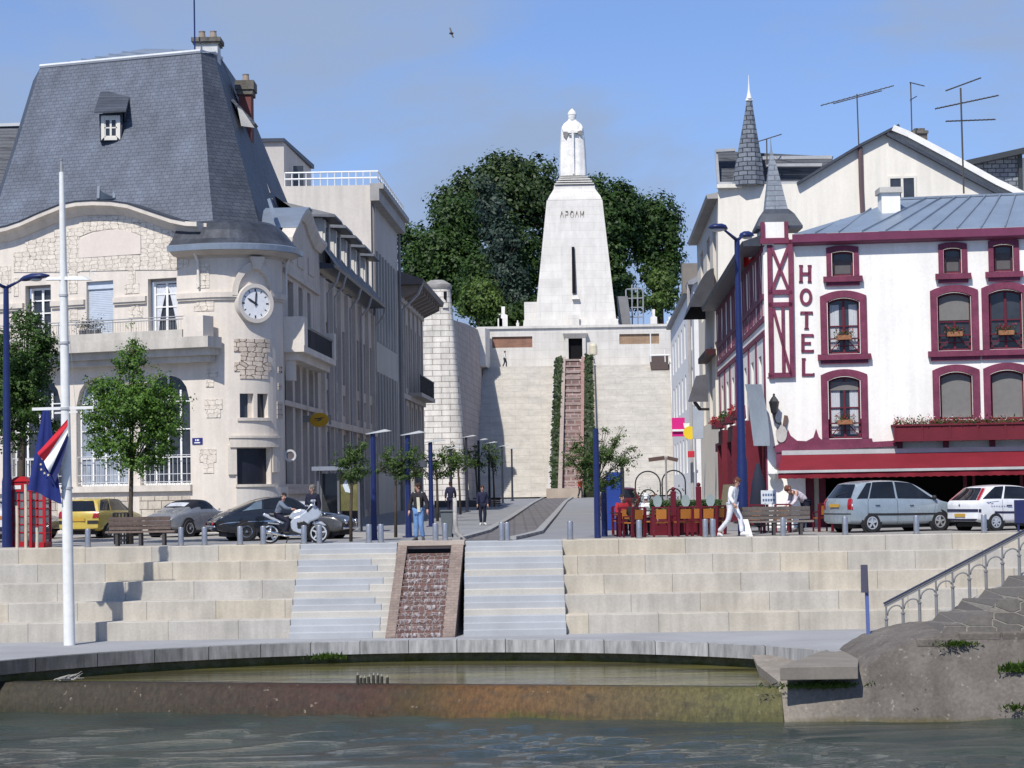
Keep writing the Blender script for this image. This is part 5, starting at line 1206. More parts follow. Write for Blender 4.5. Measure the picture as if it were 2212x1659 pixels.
gr=thing('scaffold_frame','grey lattice scaffold frame behind the terrace wall right of the monument','scaffold',tuple(P(1375,700,248)));m=MB()
for u in (1353,1366,1378,1390):m.tube([P(u,705,248),P(u-1,612+abs(u-1370)*.8,248)],.08,5)
for v in (625,645,665,685):m.tube([P(1353,v,248),P(1390,v-1,248)],.07,5)
m.build('frame',pbr('grey_scaffold',(.30,.31,.34),.6),gr)
m=MB();m.hexa([P(1338,710,246),P(1364,710,246),P(1364,710,250),P(1338,710,250),P(1332,640,246),P(1356,640,246),P(1356,640,250),P(1332,640,250)]);gb=thing('grey_retaining_block','dark grey stone block beside the monument shaft on the right','wall',tuple(P(1345,705,246)));m.build('block',pbr('grey_block',(.20,.20,.205),.9),gb)
for u,v0,v1,w,lb in ((1080,702,678,10,'white grave cross with a round head left of the bush tree foot'),(1087,704,662,18,'broad white gravestone behind the terrace wall left of the shaft'),(1118,704,692,6,'tiny white gravestone nearest the base block'),(1412,706,668,14,'white bust-topped gravestone behind the terrace wall on the right'),(1447,706,684,14,'grey arched gravestone near the white house on the right')):
 a=P(u-w/2,v0,245.5);b=P(u+w/2,v1,245.5);t_=thing('gravestone',lb,'gravestone',tuple(a),0,'gravestones behind the terrace wall');m=MB();h=b.z-a.z;w_=b.x-a.x
 m.prism([(a.x,245.5,a.z-.5),(b.x,245.5,a.z-.5),(b.x,245.5,a.z+h*.55),(a.x+w_*.7,245.5,a.z+h*.62),(a.x+w_*.72,245.5,b.z),(a.x+w_*.3,245.5,b.z),(a.x+w_*.3,245.5,a.z+h*.62),(a.x,245.5,a.z+h*.55)],(0,.5,0));m.build('slab',stm,t_)

HC=V((9.08,80,0));F4=Fac((9.08,80),atan2(-.15,1.0));SD=V((.035,1.0,0)).normalized();FO=HC+SD*30;F5=Fac((FO.x,FO.y),atan2(-SD.y,-SD.x))
ho=thing('hotel','white hotel with maroon window surrounds, timbered corner turret and HOTEL lettering','hotel',(9.08,80,0))
hw_=pbr('white_hotel_render',(.82,.80,.755),.85,.07,.45,10,.1,streak=.09)
mar=pbr('maroon_paint',(.155,.033,.068),.6,.24,2.0,14,.08)
mar_d=pbr('dark_maroon',(.105,.012,.025),.5,.14,2.0,14,.08)
wine=pbr('wine_red',(.125,.012,.022),.6,.12,1.5,14,.1)
HW=12.0
small=[F4.rect(*r) for r in ((1796,1844,541,596),(2038,2078,534,590),(2146,2190,526,586))]
big=[F4.rect(*r) for r in ((1787,1858,642,764),(2025,2099,630,757),(2136,2210,624,754))]
thr=[F4.rect(*r) for r in ((1789,1860,812,947),(2030,2102,802,906),(2140,2214,798,906))]
sh=[(a,b,c,d,.06) for a,b,c,d in small];bh_=[(a,b,c,d,.16) for a,b,c,d in big];th=[(a,b,c,d,.16) for a,b,c,d in thr]
zg_=F4.uv(1900,526)[1];za0=F4.uv(1900,1010)[1];s_w=F4.uv(1741,1100)[0]
cafe=(s_w,HW-.3,-.02,za0+.25)
m=MB();wall(m,F4,0,HW,-.1,zg_,sh+bh_+th+[cafe],.3);m.poly([F4.p(HW,0),F4.p(HW,zg_),F4.p(HW,zg_,-10),F4.p(HW,0,-10)]);m.build('wall',hw_,ho)
m=MB()
for q in ((cafe[0],cafe[1]),):
 m.poly([F4.p(q[0]-1,0.05,-5),F4.p(q[1]+.2,.05,-5),F4.p(q[1]+.2,4,-5),F4.p(q[0]-1,4,-5)]);m.poly([F4.p(q[0]-.02,.05,-.3),F4.p(q[0]-1,.05,-5),F4.p(q[0]-1,4,-5),F4.p(q[0]-.02,4,-.3)]);m.poly([F4.p(q[0]-1,3.6,-5),F4.p(q[1]+.2,3.6,-5),F4.p(q[1]+.2,3.6,-.3),F4.p(q[0]-1,3.6,-.3)])
ci=m.build('cafe_interior',pbr('dark_cafe_wall',(.02,.017,.015),.9),ho)
m=MB()
for u0,u1,mt in ((1741,1758,0),(1770,1784,0),(2082,2090,0),(2102,2108,0),(2205,2212,0)):a,b=F4.uv(u0,1080)[0],F4.uv(u1,1080)[0];fbox(m,F4,a,b,0,za0+.2,-.3,-.12)
m.build('cafe_post',mar_d,ci)
m=MB();a,b=F4.uv(1758,1080)[0],F4.uv(1770,1080)[0];fbox(m,F4,a+.01,b-.01,0,za0+.2,-.32,-.2);m.build('pale_panel',pbr('cafe_cream',(.50,.46,.38),.8),ci)
m=MB()
for i in range(10):
 s=s_w+1.2+i*.95;z=2.0+.25*sin(i*2.1);w=.1+.05*(i%3);fbox(m,F4,s,s+w*2.2,z,z+w*2,-4.9,-4.85)
m.build('wall_picture',pbr('dim_picture',(.16,.11,.05),.6,.5,5),ci)
def surround(a,b,c,d,rise,w,arch=True):
 m=MB();O=ring_of(a-w,b+w,c,d+w,rise*1.25);I=ring_of(a,b,c,d,rise);rows=[[F4.p(s,z,dd) for s,z in L] for L,dd in ((O,-.02),(O,.07),(I,.07),(I,-.28),(O,-.02))]
 m.grid([list(r) for r in zip(*rows)]);fbox(m,F4,a-w-.12,b+w+.12,c-.22,c-.02,-.02,.2);fbox(m,F4,a-w-.02,b+w+.02,c-.36,c-.22,-.02,.1);return m.build('window_surround',mar,ho)
grey_blind=plain('grey_roller_blind',(.17,.165,.16),.85);flower_r=leafmat('red_geraniums',(.16,.008,.01),(.42,.05,.05),.1);flower_g=leafmat('window_box_leaves',(.01,.028,.006),(.07,.12,.02),.15)
net=plain('hotel_net_curtain',(.48,.50,.53),.9)
def fill_window(F,h,parent,kind,rise):
 a,b,c,d=h[:4];dep=.24
 w=window(F,parent,a+.02,b-.02,c,d-.02,mar_d,dark_glass,dep,2 if kind != 'small' else 1,1 if kind=='small' else 2,.07,rise)
 dd=-dep-.022
 if kind=='small':m=MB();fquad(m,F,a+.12,b-.12,c+.1,d-.3,dd);m.build('blind',plain('dim_curtain',(.10,.095,.10),.9),w)
 if kind in ('blind','full'):
  m=MB();z0=c+.08 if kind=='full' else c+(d-c)*.52;A=arch_pts(a+.08,b-.08,d-.1,rise,10);dd=-dep+.055
  for p,q in zip(A[:-1],A[1:]):m.poly([F.p(p[0],z0,dd),F.p(q[0],z0,dd),F.p(q[0],q[1],dd),F.p(p[0],p[1],dd)])
  m.build('blind',grey_blind,w)
 if kind in ('open','net'):
  m=MB();s=(a+b)/2
  for sg in (0,1):
   x0,x1=(a+.1,a+(b-a)*.36) if sg==0 else (b-(b-a)*.34,b-.1);rows=[]
   for z in (c+.15,d-.25):rows.append([F.p(x0+(x1-x0)*i/12,z,dd+.008*sin(i*2.4)) for i in range(13)])
   m.grid(rows)
  m.build('curtain',net,w)
  if kind=='net':m=MB();fquad(m,F,a+.09,b-.09,d-.5,d-.2,-dep+.05);m.build('blind',grey_blind,w)
 return w
def win_flowers(F,h,parent,label,pot=(.22,.03,.02)):
 a,b,c,d=h[:4];q=F.p((a+b)/2,c+.62,.04);t=thing('window_box',label,'flower box',tuple(q));m=MB();fbox(m,F,a+.03,b-.03,c+.52,c+.57,-.16,-.12);fbox(m,F,a+.03,b-.03,c+.28,c+.31,-.16,-.12)
 for sg in (-1,1):m.bar(F.p((a+b)/2+sg*.12,c+.5,-.14),F.p((a+b)/2+sg*(b-a)*.42,c+.1,-.14),.035)
 m.build('rail',mar_d,t);m=MB();fbox(m,F,(a+b)/2-.27,(a+b)/2+.27,c+.5,c+.66,-.15,.08);m.build('trough',pbr('terracotta_trough',(.26,.12,.06),.8,.25,6),t)
 for nm,mt,n,zz in (('leaves',flower_g,130,.70),('flowers',flower_r,60,.80)):
  m=MB()
  for i in range(n):
   cc_=F.p((a+b)/2+rnd.uniform(-.36,.36),c+zz+rnd.gauss(0,.07),rnd.uniform(-.15,.12));s=.035;r_=lambda:V((rnd.uniform(-s,s),rnd.uniform(-s,s),rnd.uniform(-s,s)))*1.3;m.poly([cc_+r_(),cc_+r_(),cc_+r_()])
  m.build(nm,mt,t)
for h in sh:surround(*h[:4],.06,.18);fill_window(F4,h,ho,'small',.05)
for h,k in zip(bh_,('open','blind','plain')):surround(*h[:4],.16,.24);fill_window(F4,h,ho,k,.14)
for h,k in zip(th,('net','full','full')):surround(*h[:4],.16,.24);fill_window(F4,h,ho,k,.14)
for h,lb in zip((bh_[0],bh_[1],bh_[2],th[0]),('red geraniums in the open window beside the letters HOTEL','flower box under the half lowered grey blind','flower box in the dark unblinded window at the photo edge','flower box in the lower net-curtained window above the awning')):win_flowers(F4,h,ho,lb)

m=MB();sg0=F4.uv(1712,520)[0];sweep(m,F4,[(sg0,zg_),(HW+.2,zg_)],[(-.1,-.02),(.34,.05),(.40,.1),(.42,.38),(-.1,.38)]);m.build('gutter_beam',pbr('plum_beam',(.16,.04,.085),.5,.12,1.5),ho)
zr0=zg_+.39;m=MB();a0,b0,c0_,d0=F4.p(sg0,zr0,.38),F4.p(HW,zr0,.38),P(2300,417,83.5),P(1935,432,83.5);e0=P(1752,503,80.6)
m.grid([[a0.lerp(b0,k/10) for k in range(11)],[(e0 if k==0 else d0.lerp(c0_,max(0,(k-2.2)/7.8))) if k != 1 else e0.lerp(d0,.6) for k in range(11)]]);hr_=m.build('roof',pbr('zinc_roof_panels',(.24,.30,.38),.45,.12,.7,10,.06,.35,.5),ho)
m=MB();p0,p1=a0,b0
for k in range(1,14):
 f=k/13;a=a0.lerp(b0,f);bb_=d0.lerp(c0_,max(0,f*1.14-.08)) if f>.22 else e0.lerp(d0,f/.22);a=a0.lerp(b0,f*.98);m.bar(a+V((0,0,.03)),bb_+V((0,0,.04)),.05,.07)
m.bar(d0+V((0,0,.04)),c0_+V((0,0,.04)),.14,.08);m.build('roof_seam',zinc,hr_)
m=MB();q0,q1=P(1742,509,80.8),P(1908,470,83.2)
for k in range(14):a,b=q0.lerp(q1,k/14),q0.lerp(q1,(k+1.12)/14);m.tube([a+V((0,0,.04)),b+V((0,0,.09))],[.15,.12],8)
m.build('ridge_tile',pbr('red_clay_tile',(.24,.07,.035),.8,.25,3),hr_)
m=MB();a=P(1906,490,81.6);b=P(1944,410,81.6);m.span((a.x,81.6,a.z-.3),(b.x,82.5,b.z));ch=m.build('chimney',hw_,ho);m=MB();m.span((a.x-.08,81.5,b.z-.1),(b.x+.08,82.6,b.z+.1));m.build('chimney_cap',pbr('chimney_cap_stone',(.5,.48,.44),.85),ch)

s0_,s1_=F4.uv(1657,650)[0],F4.uv(1711,650)[0];zt1,zt0_=F4.uv(1684,518)[1],F4.uv(1690,814)[1]
m=MB();fbox(m,F4,s0_-.05,s1_,zt0_,zt1,-.02,.05);tp=m.build('turret_panel',hw_,ho)
m=MB();W_=.17;tB=lambda u0,v0,u1,v1,w=W_:m.bar(F4.p(*F4.uv(u0,v0),.09),F4.p(*F4.uv(u1,v1),.09),w,.11,F4.N)
for u,v0,v1 in ((1662,520,818),(1707,518,815)):tB(u,v0,u+5,v1)
for v in (524,632,659,811):tB(1660,v,1712,v-1)
for q in ((1666,533,1703,625),(1703,533,1668,627),(1691,662,1693,808),(1671,668,1708,808)):tB(*q,.11)
m.build('turret_timber',mar,tp)
m=MB();Yq=80.9;a,b=P(1640,515,Yq),P(1686,487,Yq);m.span((a.x,Yq-1.1,a.z-.35),(b.x+.05,Yq+.7,b.z));tb=m.build('turret_box',hw_,ho);m=MB()
for u in (1640,1690):q=P(u,500,Yq);m.span((q.x-.07,Yq-1.18,a.z-.3),(q.x+.07,Yq-1.02,b.z))
m.span((a.x-.1,Yq-1.19,a.z-.32),(b.x+.15,Yq-1.03,a.z-.12));m.build('turret_frame',mar,tb)
m=MB();cx_=P(1676,480,Yq).x;zA,zB,zC,zT=P(1676,487,Yq-1.6).z,P(1676,470,Yq).z,P(1673,456,Yq).z,P(1666,318,Yq).z
def sq(cx,hw,z,hy=None):hy=hy or hw;return [(cx-hw,Yq-.2-hy,z),(cx+hw,Yq-.2-hy,z),(cx+hw,Yq-.2+hy,z),(cx-hw,Yq-.2+hy,z)]
m.grid([sq(cx_+.02,.82,zA-.04),sq(cx_+.02,.82,zA+.06),sq(cx_,.58,zB+.05),sq(cx_-.03,.42,zC)],True);m.poly(sq(cx_+.02,.82,zA-.04));m.build('turret_skirt',dark_zinc,tb)
spire_m=brick('spire_slate',(.26,.29,.33),(.20,.23,.27),(.09,.10,.12),.9,.19,.012,F4.a,bump=.4,rough=.5,var=.2)
m=MB();m.grid([sq(cx_-.03,.40,zC+.003),sq(cx_-.10,.15,zC+(zT-zC)*.66),sq(cx_-.14,.035,zC+(zT-zC)*.93)],True);sp_=m.build('turret_spire',spire_m,tb);m=MB();m.tube([(cx_-.14,Yq-.2,zC+(zT-zC)*.92),(cx_-.155,Yq-.2,zT+.3)],[.035,.012],6);m.build('finial',zinc,tb)

m=MB();Lh=[(573,610),(623,660),(673,711),(722,761),(774,812)]
def lt(k,strokes):
 v0,v1=Lh[k];u0,u1=1727+(k>=1)*0+k*1.3,1752+k*1.5
 for (x0,y0_,x1,y1_,t) in strokes:
  A=F4.uv(u0+(u1-u0)*x0,v1+(v0-v1)*y0_);B=F4.uv(u0+(u1-u0)*x1,v1+(v0-v1)*y1_);m.bar(F4.p(A[0],A[1],.02),F4.p(B[0],B[1],.02),t,.05,F4.N)
T_=.115
lt(0,[(.13,0,.13,1,T_),(.87,0,.87,1,T_),(.1,.5,.9,.5,T_*.9),(-.05,.03,.3,.03,.05),(.7,.03,1.05,.03,.05),(-.05,.97,.3,.97,.05),(.7,.97,1.05,.97,.05)])
lt(2,[(.5,0,.5,1,T_),(-.02,.93,1.02,.93,T_*.85),(.0,.84,.04,.96,.05),(1.0,.84,.96,.96,.05),(.3,.03,.7,.03,.05)])
lt(3,[(.13,0,.13,1,T_),(0,.94,1,.94,T_*.85),(.1,.5,.75,.5,T_*.8),(0,.06,1,.06,T_*.85),(1,.85,1,.98,.05),(1,.02,1,.15,.05),(.75,.42,.75,.58,.05)])
lt(4,[(.13,0,.13,1,T_),(0,.06,1,.06,T_*.85),(1,.02,1,.17,.05),(-.02,.97,.32,.97,.05)])
A=F4.uv(1741,641.5);ro,ri=[],[]
for k in range(25):a=2*pi*k/24;ro.append((A[0]+.225*cos(a),A[1]+.31*sin(a)));ri.append((A[0]+.115*cos(a),A[1]+.20*sin(a)))
rows=[[F4.p(s,z,dd) for s,z in L] for L,dd in ((ro,-.004),(ro,.045),(ri,.045),(ri,-.004))];m.grid([list(r) for r in zip(*rows)])
m.build('lettering',mar,ho)

D1=.28;m=MB();A,B=F4.uv(1674,972),F4.uv(1936,958);m.bar(F4.p(A[0],A[1],.12),F4.p(B[0],B[1],.12),.24,.2);zb_=A[1]
for u,v1 in ((1690,985),(1722,983),(1752,982),(1785,981),(1810,981),(1900,977)):A=F4.uv(u,974);B=F4.uv(u,v1+8);fbox(m,F4,A[0]-.08,A[0]+.08,B[1],A[1],0,.18)
A=F4.uv(1678,980);fbox(m,F4,A[0]-.02,A[0]+.2,F4.uv(1678,1012)[1],A[1],0,.2);m.build('crest_beam',mar,ho)
m=MB();pts=[]
for u,v in ((1671,965),(1685,958),(1697,944),(1702,927),(1708,941),(1722,952),(1742,953),(1757,945),(1763,926),(1769,944),(1781,957),(1800,964)):pts.append(F4.uv(u+30-30,v))
pts+=[F4.uv(1800,968),F4.uv(1671,968)];fpoly(m,F4,pts,.02,.09);m.build('scalloped_crest',mar,ho)

dP=.75;a,zt_=F4.uv(1931,921,dP);zb2=F4.uv(1931,951,dP)[1];fb=thing('balcony_planter','long wine red balcony flower trough full of geraniums above the awning','flower trough',F4.p(a+4,zb2,.4))
m=MB();fbox(m,F4,a,HW+.5,zb2,zt_,0.0,dP)
for i in range(9):s=a+i*.95;fbox(m,F4,s,s+.06,zb2,zt_,dP,dP+.03)
fbox(m,F4,a-.1,HW+.5,zt_,zt_+.06,-.0,dP+.05);fbox(m,F4,a-.05,HW+.5,zb2-.05,zb2,.3,dP+.04);m.build('trough',wine,fb)
m=MB()
for i in range(7):s=a+.1+i*1.6;fbox(m,F4,s,s+.2,zb2-.62,zb2-.05,.1,.3)
fbox(m,F4,a-.05,HW,zb2-.74,zb2-.6,.1,.32)
m.build('bracket',mar_d,fb)
for nm,mt,n,zz,sz in (('leaves',flower_g,2600,.08,.055),('flowers',flower_r,900,.16,.05),('pale_blossoms',leafmat('pale_blossom',(.45,.30,.30),(.75,.66,.62),.1),160,.2,.045)):
 m=MB()
 for i in range(n):
  s=a+rnd.random()*(HW-a);cc_=F4.p(s,zt_+zz+rnd.gauss(0,.07)+(.12 if rnd.random()<.08 else 0)*(1 if s<a+2.5 else .6),rnd.uniform(.1,dP+.05));r_=lambda:V((rnd.uniform(-sz,sz),rnd.uniform(-sz,sz),rnd.uniform(-sz,sz)));m.poly([cc_+r_(),cc_+r_(),cc_+r_()])
 m.build(nm,mt,fb)
aw=thing('awning','long red fabric awning with pale stripe over the hotel cafe front','awning',F4.p(5,3,.5))
awn=pbr('red_awning_cloth',(.165,.010,.020),.85,.14,1.2,30,.08);dA=1.9
aL,aR=F4.uv(1690,1000)[0],HW;zA1=F4.uv(1750,981,.35)[1];bL=F4.uv(1681,1018,dA)[0];zA2=F4.uv(1750,1017,dA)[1];zA3=F4.uv(1750,1034,dA)[1]
n=40;m=MB();m.grid([[F4.p(aL+(aR-aL)*i/n,zA1,.35) for i in range(n+1)],[F4.p((aL+bL)/2+(aR-aL)*i/n,(zA1+zA2)/2-.05+.012*sin(i),(.35+dA)/2) for i in range(n+1)],[F4.p(bL+(aR-bL)*i/n,zA2,dA) for i in range(n+1)]]);m.build('canopy',awn,aw,smooth=True)
m=MB();n=200;m.grid([[F4.p(bL+(aR-bL)*i/n,zA2-.07,dA+.012) for i in range(n+1)],[F4.p(bL+(aR-bL)*i/n,zA3+.025*abs(sin(i*pi/5))-.0,dA+.02+.02*sin(i*.35)) for i in range(n+1)]]);m.build('valance',awn,aw)
m=MB();m.bar(F4.p(bL-.03,zA2-.02,dA+.03),F4.p(aR,zA2-.02,dA+.03),.07,.09);m.bar(F4.p(aL,zA1+.06,.34),F4.p(aR,zA1+.06,.34),.14,.16);m.build('stripe_bar',pbr('pale_grey_metal',(.40,.41,.41),.5),aw)

p=F4.p(*F4.uv(1673,880),.35);la=thing('wall_lantern','black iron and glass street lantern on the hotel corner wall','lantern',tuple(p));Fl=F4;c=p;m=MB();k=.0124
m.lathe([(.17,.19),(.13,.27),(.07,.36),(.03,.40),(.05,.44),(.0,.50)],c,6);m.lathe([(.10,-.20),(.17,.19),(.185,.2),(.185,.17),(.115,-.20)],c,6);m.lathe([(.0,-.40),(.03,-.40),(.05,-.28),(.11,-.2),(0,-.2)],c,8);m.tube([c+V((0,0,-.4)),c+V((.06,.05,-.55)),c+V((.22,.2,-.60)),c+V((.28,.36,-.52))],.028,6);m.build('frame',black_iron,la)
m=MB();m.lathe([(.092,-.19),(.162,.18)],c,6);m.build('glass',plain('lantern_glass',(.5,.52,.52),.15),la)
p=F4.p(*F4.uv(1688,937),.12);t_=thing('round_wall_sign','round pale oval sign fixed to the hotel corner above the awning','wall sign',tuple(p));m=MB();fpoly(m,F4,[(F4.uv(1688,937)[0]+.2*cos(2*pi*k/20),p.z+.31*sin(2*pi*k/20)) for k in range(20)],.06,.12);m.build('disc',pbr('pale_disc',(.44,.42,.40),.6),t_);m=MB();m.bar(F4.p(F4.uv(1694,905)[0],p.z+.3,.08),F4.p(F4.uv(1698,900)[0],p.z+.65,.08),.14,.12);m.build('bracket',pbr('brown_bracket',(.14,.09,.07),.7),t_)
p=F4.p(*F4.uv(1673,1022),.3);t_=thing('wall_lamp','small pale pendant lamp under the beam end left of the awning','lamp',tuple(p));m=MB();m.lathe([(0,.16),(.22,.05),(.24,-.02),(.12,-.18),(.03,-.24),(0,-.3)],p,12);m.bar(p+V((0,0,.1)),p+V((0,.3,.2)),.05);m.build('shade',pbr('lamp_white',(.66,.65,.62),.5),t_)

m=MB();rows=[]
for k in range(9):
 f=k/8;v=830+133*f;bulge=14*f*f*(1-f*.25);rows.append([P(1609+19*f*.9+(0 if f<.1 else 2),v,80.4),P(1645+18*sin(f*pi*.5),v,79.2)])
m.grid(rows);ph_=thing('metal_hood','tall curved grey metal screen hanging at the hotel street corner','screen',tuple(rows[-1][0]));m.build('sheet',pbr('blue_grey_sheet',(.40,.45,.50),.5,.08,1,8,.03,.2),ph_,smooth=True)

zs1=zg_+.1;L=30.0;hs=[]
for i in range(7):s=L-3.2-i*4.0;hs+=[(s,s+1.3,4.2,6.3)]
sf=(1.0,L-.8,.3,3.1);m=MB();wall(m,F5,0,L,-.1,zs1,hs+[sf],.3);m.poly([F5.p(0,0),F5.p(0,zs1),F5.p(0,zs1,-8),F5.p(0,0,-8)]);sw5=m.build('street_wall',hw_,ho)
for h in hs:window(F5,ho,h[0],h[1],h[2],h[3],mar_d,dark_glass,.25,2,2,.08)
m=MB();fquad(m,F5,sf[0],sf[1],sf[2],sf[3],-.28);m.build('shop_glass',dark_glass,sw5)
m=MB()
for z in (7.0,7.5,8.3,zs1-.15):fbox(m,F5,0,L,z-.1,z+.1,0,.05)
k=0.0
while k<L:fbox(m,F5,k,k+.3,7.5,zs1,0,.03);k+=1.7
for i in range(8):s=.4+i*3.7;m.bar(F5.p(s,7.5,.005),F5.p(s+1.3,zs1-.2,.005),.2,.03,F5.N);m.bar(F5.p(s+2.8,7.5,.005),F5.p(s+1.5,zs1-.2,.005),.2,.03,F5.N)
for i in range(8):s=1.6+i*4.0;fbox(m,F5,s,s+.35,.1,7.0,0,.05)
fbox(m,F5,0,L,3.2,3.6,0,.2);m.build('timber_frame',mar,sw5)
m=MB()
for i in range(8):s=L-3.6-i*3.6;fbox(m,F5,s,s+1.9,7.7,zs1-.2,.0,.012)
m.build('timber_infill',pbr('mauve_infill',(.19,.07,.10),.7,.2,3),sw5)
m=MB();sweep(m,F5,[(0,zs1),(L,zs1)],[(-.3,-.05),(.7,-.05),(.75,.12),(-.3,.45)]);m.build('street_eaves',dark_zinc,ho)
for i,s in enumerate((27.2,21.0,14.2)):
 q=F5.p(s,3.6,.5);t_=thing('bay_shopfront',('wine red bay shop front nearest the hotel corner','wine red bay shop front in the middle of the hotel street side','wine red shop front farthest up the hotel street side')[i],'shop front',F5.p(s,0,.5));m=MB();fbox(m,F5,s-1.6,s+1.6,3.3,3.9,.1,.75);fbox(m,F5,s-1.6,s-1.3,.1,3.3,.1,.8);fbox(m,F5,s+1.3,s+1.6,.1,3.3,.1,.8);m.prism([F5.p(s-1.0,4.0,.6),F5.p(s+1.0,4.0,.6),F5.p(s+.5,4.5,.6),F5.p(s-.5,4.5,.6)],F5.N*.2);m.build('fascia',mar_d if i==1 else wine,t_)
 m=MB();fbox(m,F5,s-1.5,s+1.5,4.0,4.25,.75,1.05);b_=m.build('flower_trough',mar_d,t_);m=MB()
 for j in range(260):cc_=F5.p(s+rnd.uniform(-1.5,1.5),4.3+rnd.gauss(0,.1),rnd.uniform(.7,1.15));r_=lambda:V((rnd.uniform(-.07,.07),rnd.uniform(-.07,.07),rnd.uniform(-.07,.07)));m.poly([cc_+r_(),cc_+r_(),cc_+r_()])
 m.build('flowers',flower_r if i != 1 else flower_g,b_)

O6=V((P(1551,500,112).x,112,0));F6=Fac((O6.x,O6.y),atan2(-.12,1))
wh=thing('gabled_house','large cream gabled house with slate spire rising behind the hotel','house',(O6.x,112,0));cw=pbr('cream_gable_render',(.76,.72,.64),.85,.05,.4,8,.06,streak=.1)
out=[(1551,900),(1551,400),(1600,399),(1725,397),(1742,384),(1800,348),(1860,312),(1930,276),(1960,290),(2060,345),(2150,396),(2230,432),(2330,470),(2330,900)]
m=MB();fpoly(m,F6,[F6.uv(u,v) for u,v in out],-9,0);gw=m.build('gable_wall',cw,wh)
m=MB();a,b,c,d=F6.rect(1918,1980,380,440);fframe(m,F6,a,b,c,d,.12,.01,.06);fbox(m,F6,(a+b)/2-.06,(a+b)/2+.06,c,d,.01,.05);wnd=m.build('window',pbr('cream_paint',(.68,.65,.58)),wh);m=MB();fquad(m,F6,a,b,c,d,.02);m.build('pane',dark_glass,wnd)
def rl(name,pts,w,h,mt,d=.1):
 m=MB()
 for p_,q_ in zip(pts[:-1],pts[1:]):m.bar(F6.p(*F6.uv(*p_),d),F6.p(*F6.uv(*q_),d),w,h)
 return m.build(name,mt,wh)
rl('verge',[(1722,398),(1742,386),(1800,350),(1860,314),(1942,272)],.5,.12,dark_zinc);rl('verge',[(1916,291),(1990,330),(2060,368),(2150,415),(2212,448)],.5,.16,dark_zinc,.15)
rl('verge_board',[(1928,278),(1962,292),(2060,344),(2150,394),(2230,432)],.4,.3,pbr('white_verge',(.76,.75,.72),.7),.2)
m=MB();m.tube([F6.p(*F6.uv(1858,318),.15),F6.p(*F6.uv(1860,400),.15),F6.p(*F6.uv(1864,478),.15)],.12,7);m.build('downpipe',pbr('purple_pipe',(.12,.08,.09),.6),wh)

m=MB();m.hexa([P(1549,400,112.5),P(1790,398,112.5),P(1790,398,118),P(1549,400,118),P(1549,326,113),P(1800,338,113),P(1800,338,117),P(1549,326,117)]);at=m.build('attic_roof',slate_s,wh)
m=MB();m.bar(P(1546,326,112.3),P(1588,324,112.3),.3,.14);m.bar(P(1547,326,112.3),P(1552,398,112.3),.14);m.bar(P(1640,342,112.3),P(1796,340,112.3),.3,.16);m.bar(P(1655,357,112.2),P(1775,356,112.2),.2,.14);m.bar(P(1550,398,112.1),P(1725,397,112.1),.3,.2);m.build('attic_trim',pbr('grey_trim',(.36,.37,.39),.6),at)
Ys_=111.2;spm=brick('spire_slates_big',(.24,.27,.31),(.16,.18,.22),(.045,.05,.06),.42,.23,.025,0,bump=.6,rough=.55,var=.25,bdist=.04);rows=[]
for v,ul,ur in ((399,1580,1659),(372,1586,1655),(330,1594,1647),(280,1603,1637),(238,1610,1629),(212,1614,1625)):
 a,b=P(ul,v,Ys_),P(ur,v,Ys_);w=(b.x-a.x)/2;cx_=(a.x+b.x)/2;rows.append([(cx_-w*cos(q),Ys_+w*(1-sin(q)) ,a.z) for q in [2*pi*k/8+pi/8 for k in range(8)]])
m=MB();m.grid(rows,True);s_=m.build('spire',spm,wh,smooth=20);m=MB();a=P(1619,214,Ys_);w=6.0/PF*Ys_;m.lathe([(w*1.5,-.05),(w,.08),(w*.55,.35),(w*.2,.8),(.01,1.25)],(a.x,Ys_+.2,a.z),10);m.build('spire_finial',pbr('white_lead',(.72,.73,.74),.5),s_)
m=MB();m.span((P(1548,408,111.9).x,111.6,P(1550,408,112).z),(P(1602,400,111.9).x,112,P(1550,400,112).z));m.build('cornice_return',cw,wh)

FO7=O6+SD*22;F7=Fac((FO7.x,FO7.y),atan2(-SD.y,-SD.x));ztop7=P(1551,420,112).z
m=MB();wall(m,F7,0,22,0,ztop7,[(17,20,11,15),(11,14,11,15),(17,20,5,9),(11,14,5,9),(4,7,11,15),(4,7,5,9)],.3);sw7=m.build('street_wall',pbr('cream_street_side',(.66,.62,.55),.85,.06),wh)
for a,c in ((17,11),(11,11),(17,5),(11,5),(4,11),(4,5)):window(F7,wh,a,a+3,c,c+4,pbr('rust_frame',(.20,.09,.07),.6),dark_glass,.25,2,2,.12)
m=MB();m.hexa([F7.p(0,ztop7-.2,0),F7.p(22,ztop7-.2,0),F7.p(22,ztop7-.2,.5),F7.p(0,ztop7-.2,.5),F7.p(0,ztop7+.7,-3),F7.p(22,ztop7+.7,-3),F7.p(22,ztop7,.55),F7.p(0,ztop7,.55)]);m.build('eaves',pbr('eaves_grey',(.33,.32,.31)),wh)
zc_=P(1520,690,125).z;m=MB();rows=[]
for k in range(8):f=k/7;rows.append([F7.p(9,zc_+2.0*(1-f*f),.02+1.25*f),F7.p(18,zc_+2.0*(1-f*f),.02+1.25*f)])
m.grid(rows);m.poly([r[1] for r in rows]+[F7.p(18,zc_,.02)]);m.poly([r[0] for r in rows]+[F7.p(9,zc_,.02)]);bay=m.build('bay_canopy',pbr('dark_slate_canopy',(.05,.05,.06),.6,.2),wh,smooth=30);m=MB()
fbox(m,F7,9,18,zc_-2.5,zc_-2.2,0,.5);m.build('bay_bracket',pbr('bracket_dark_red',(.04,.008,.012),.6),bay)

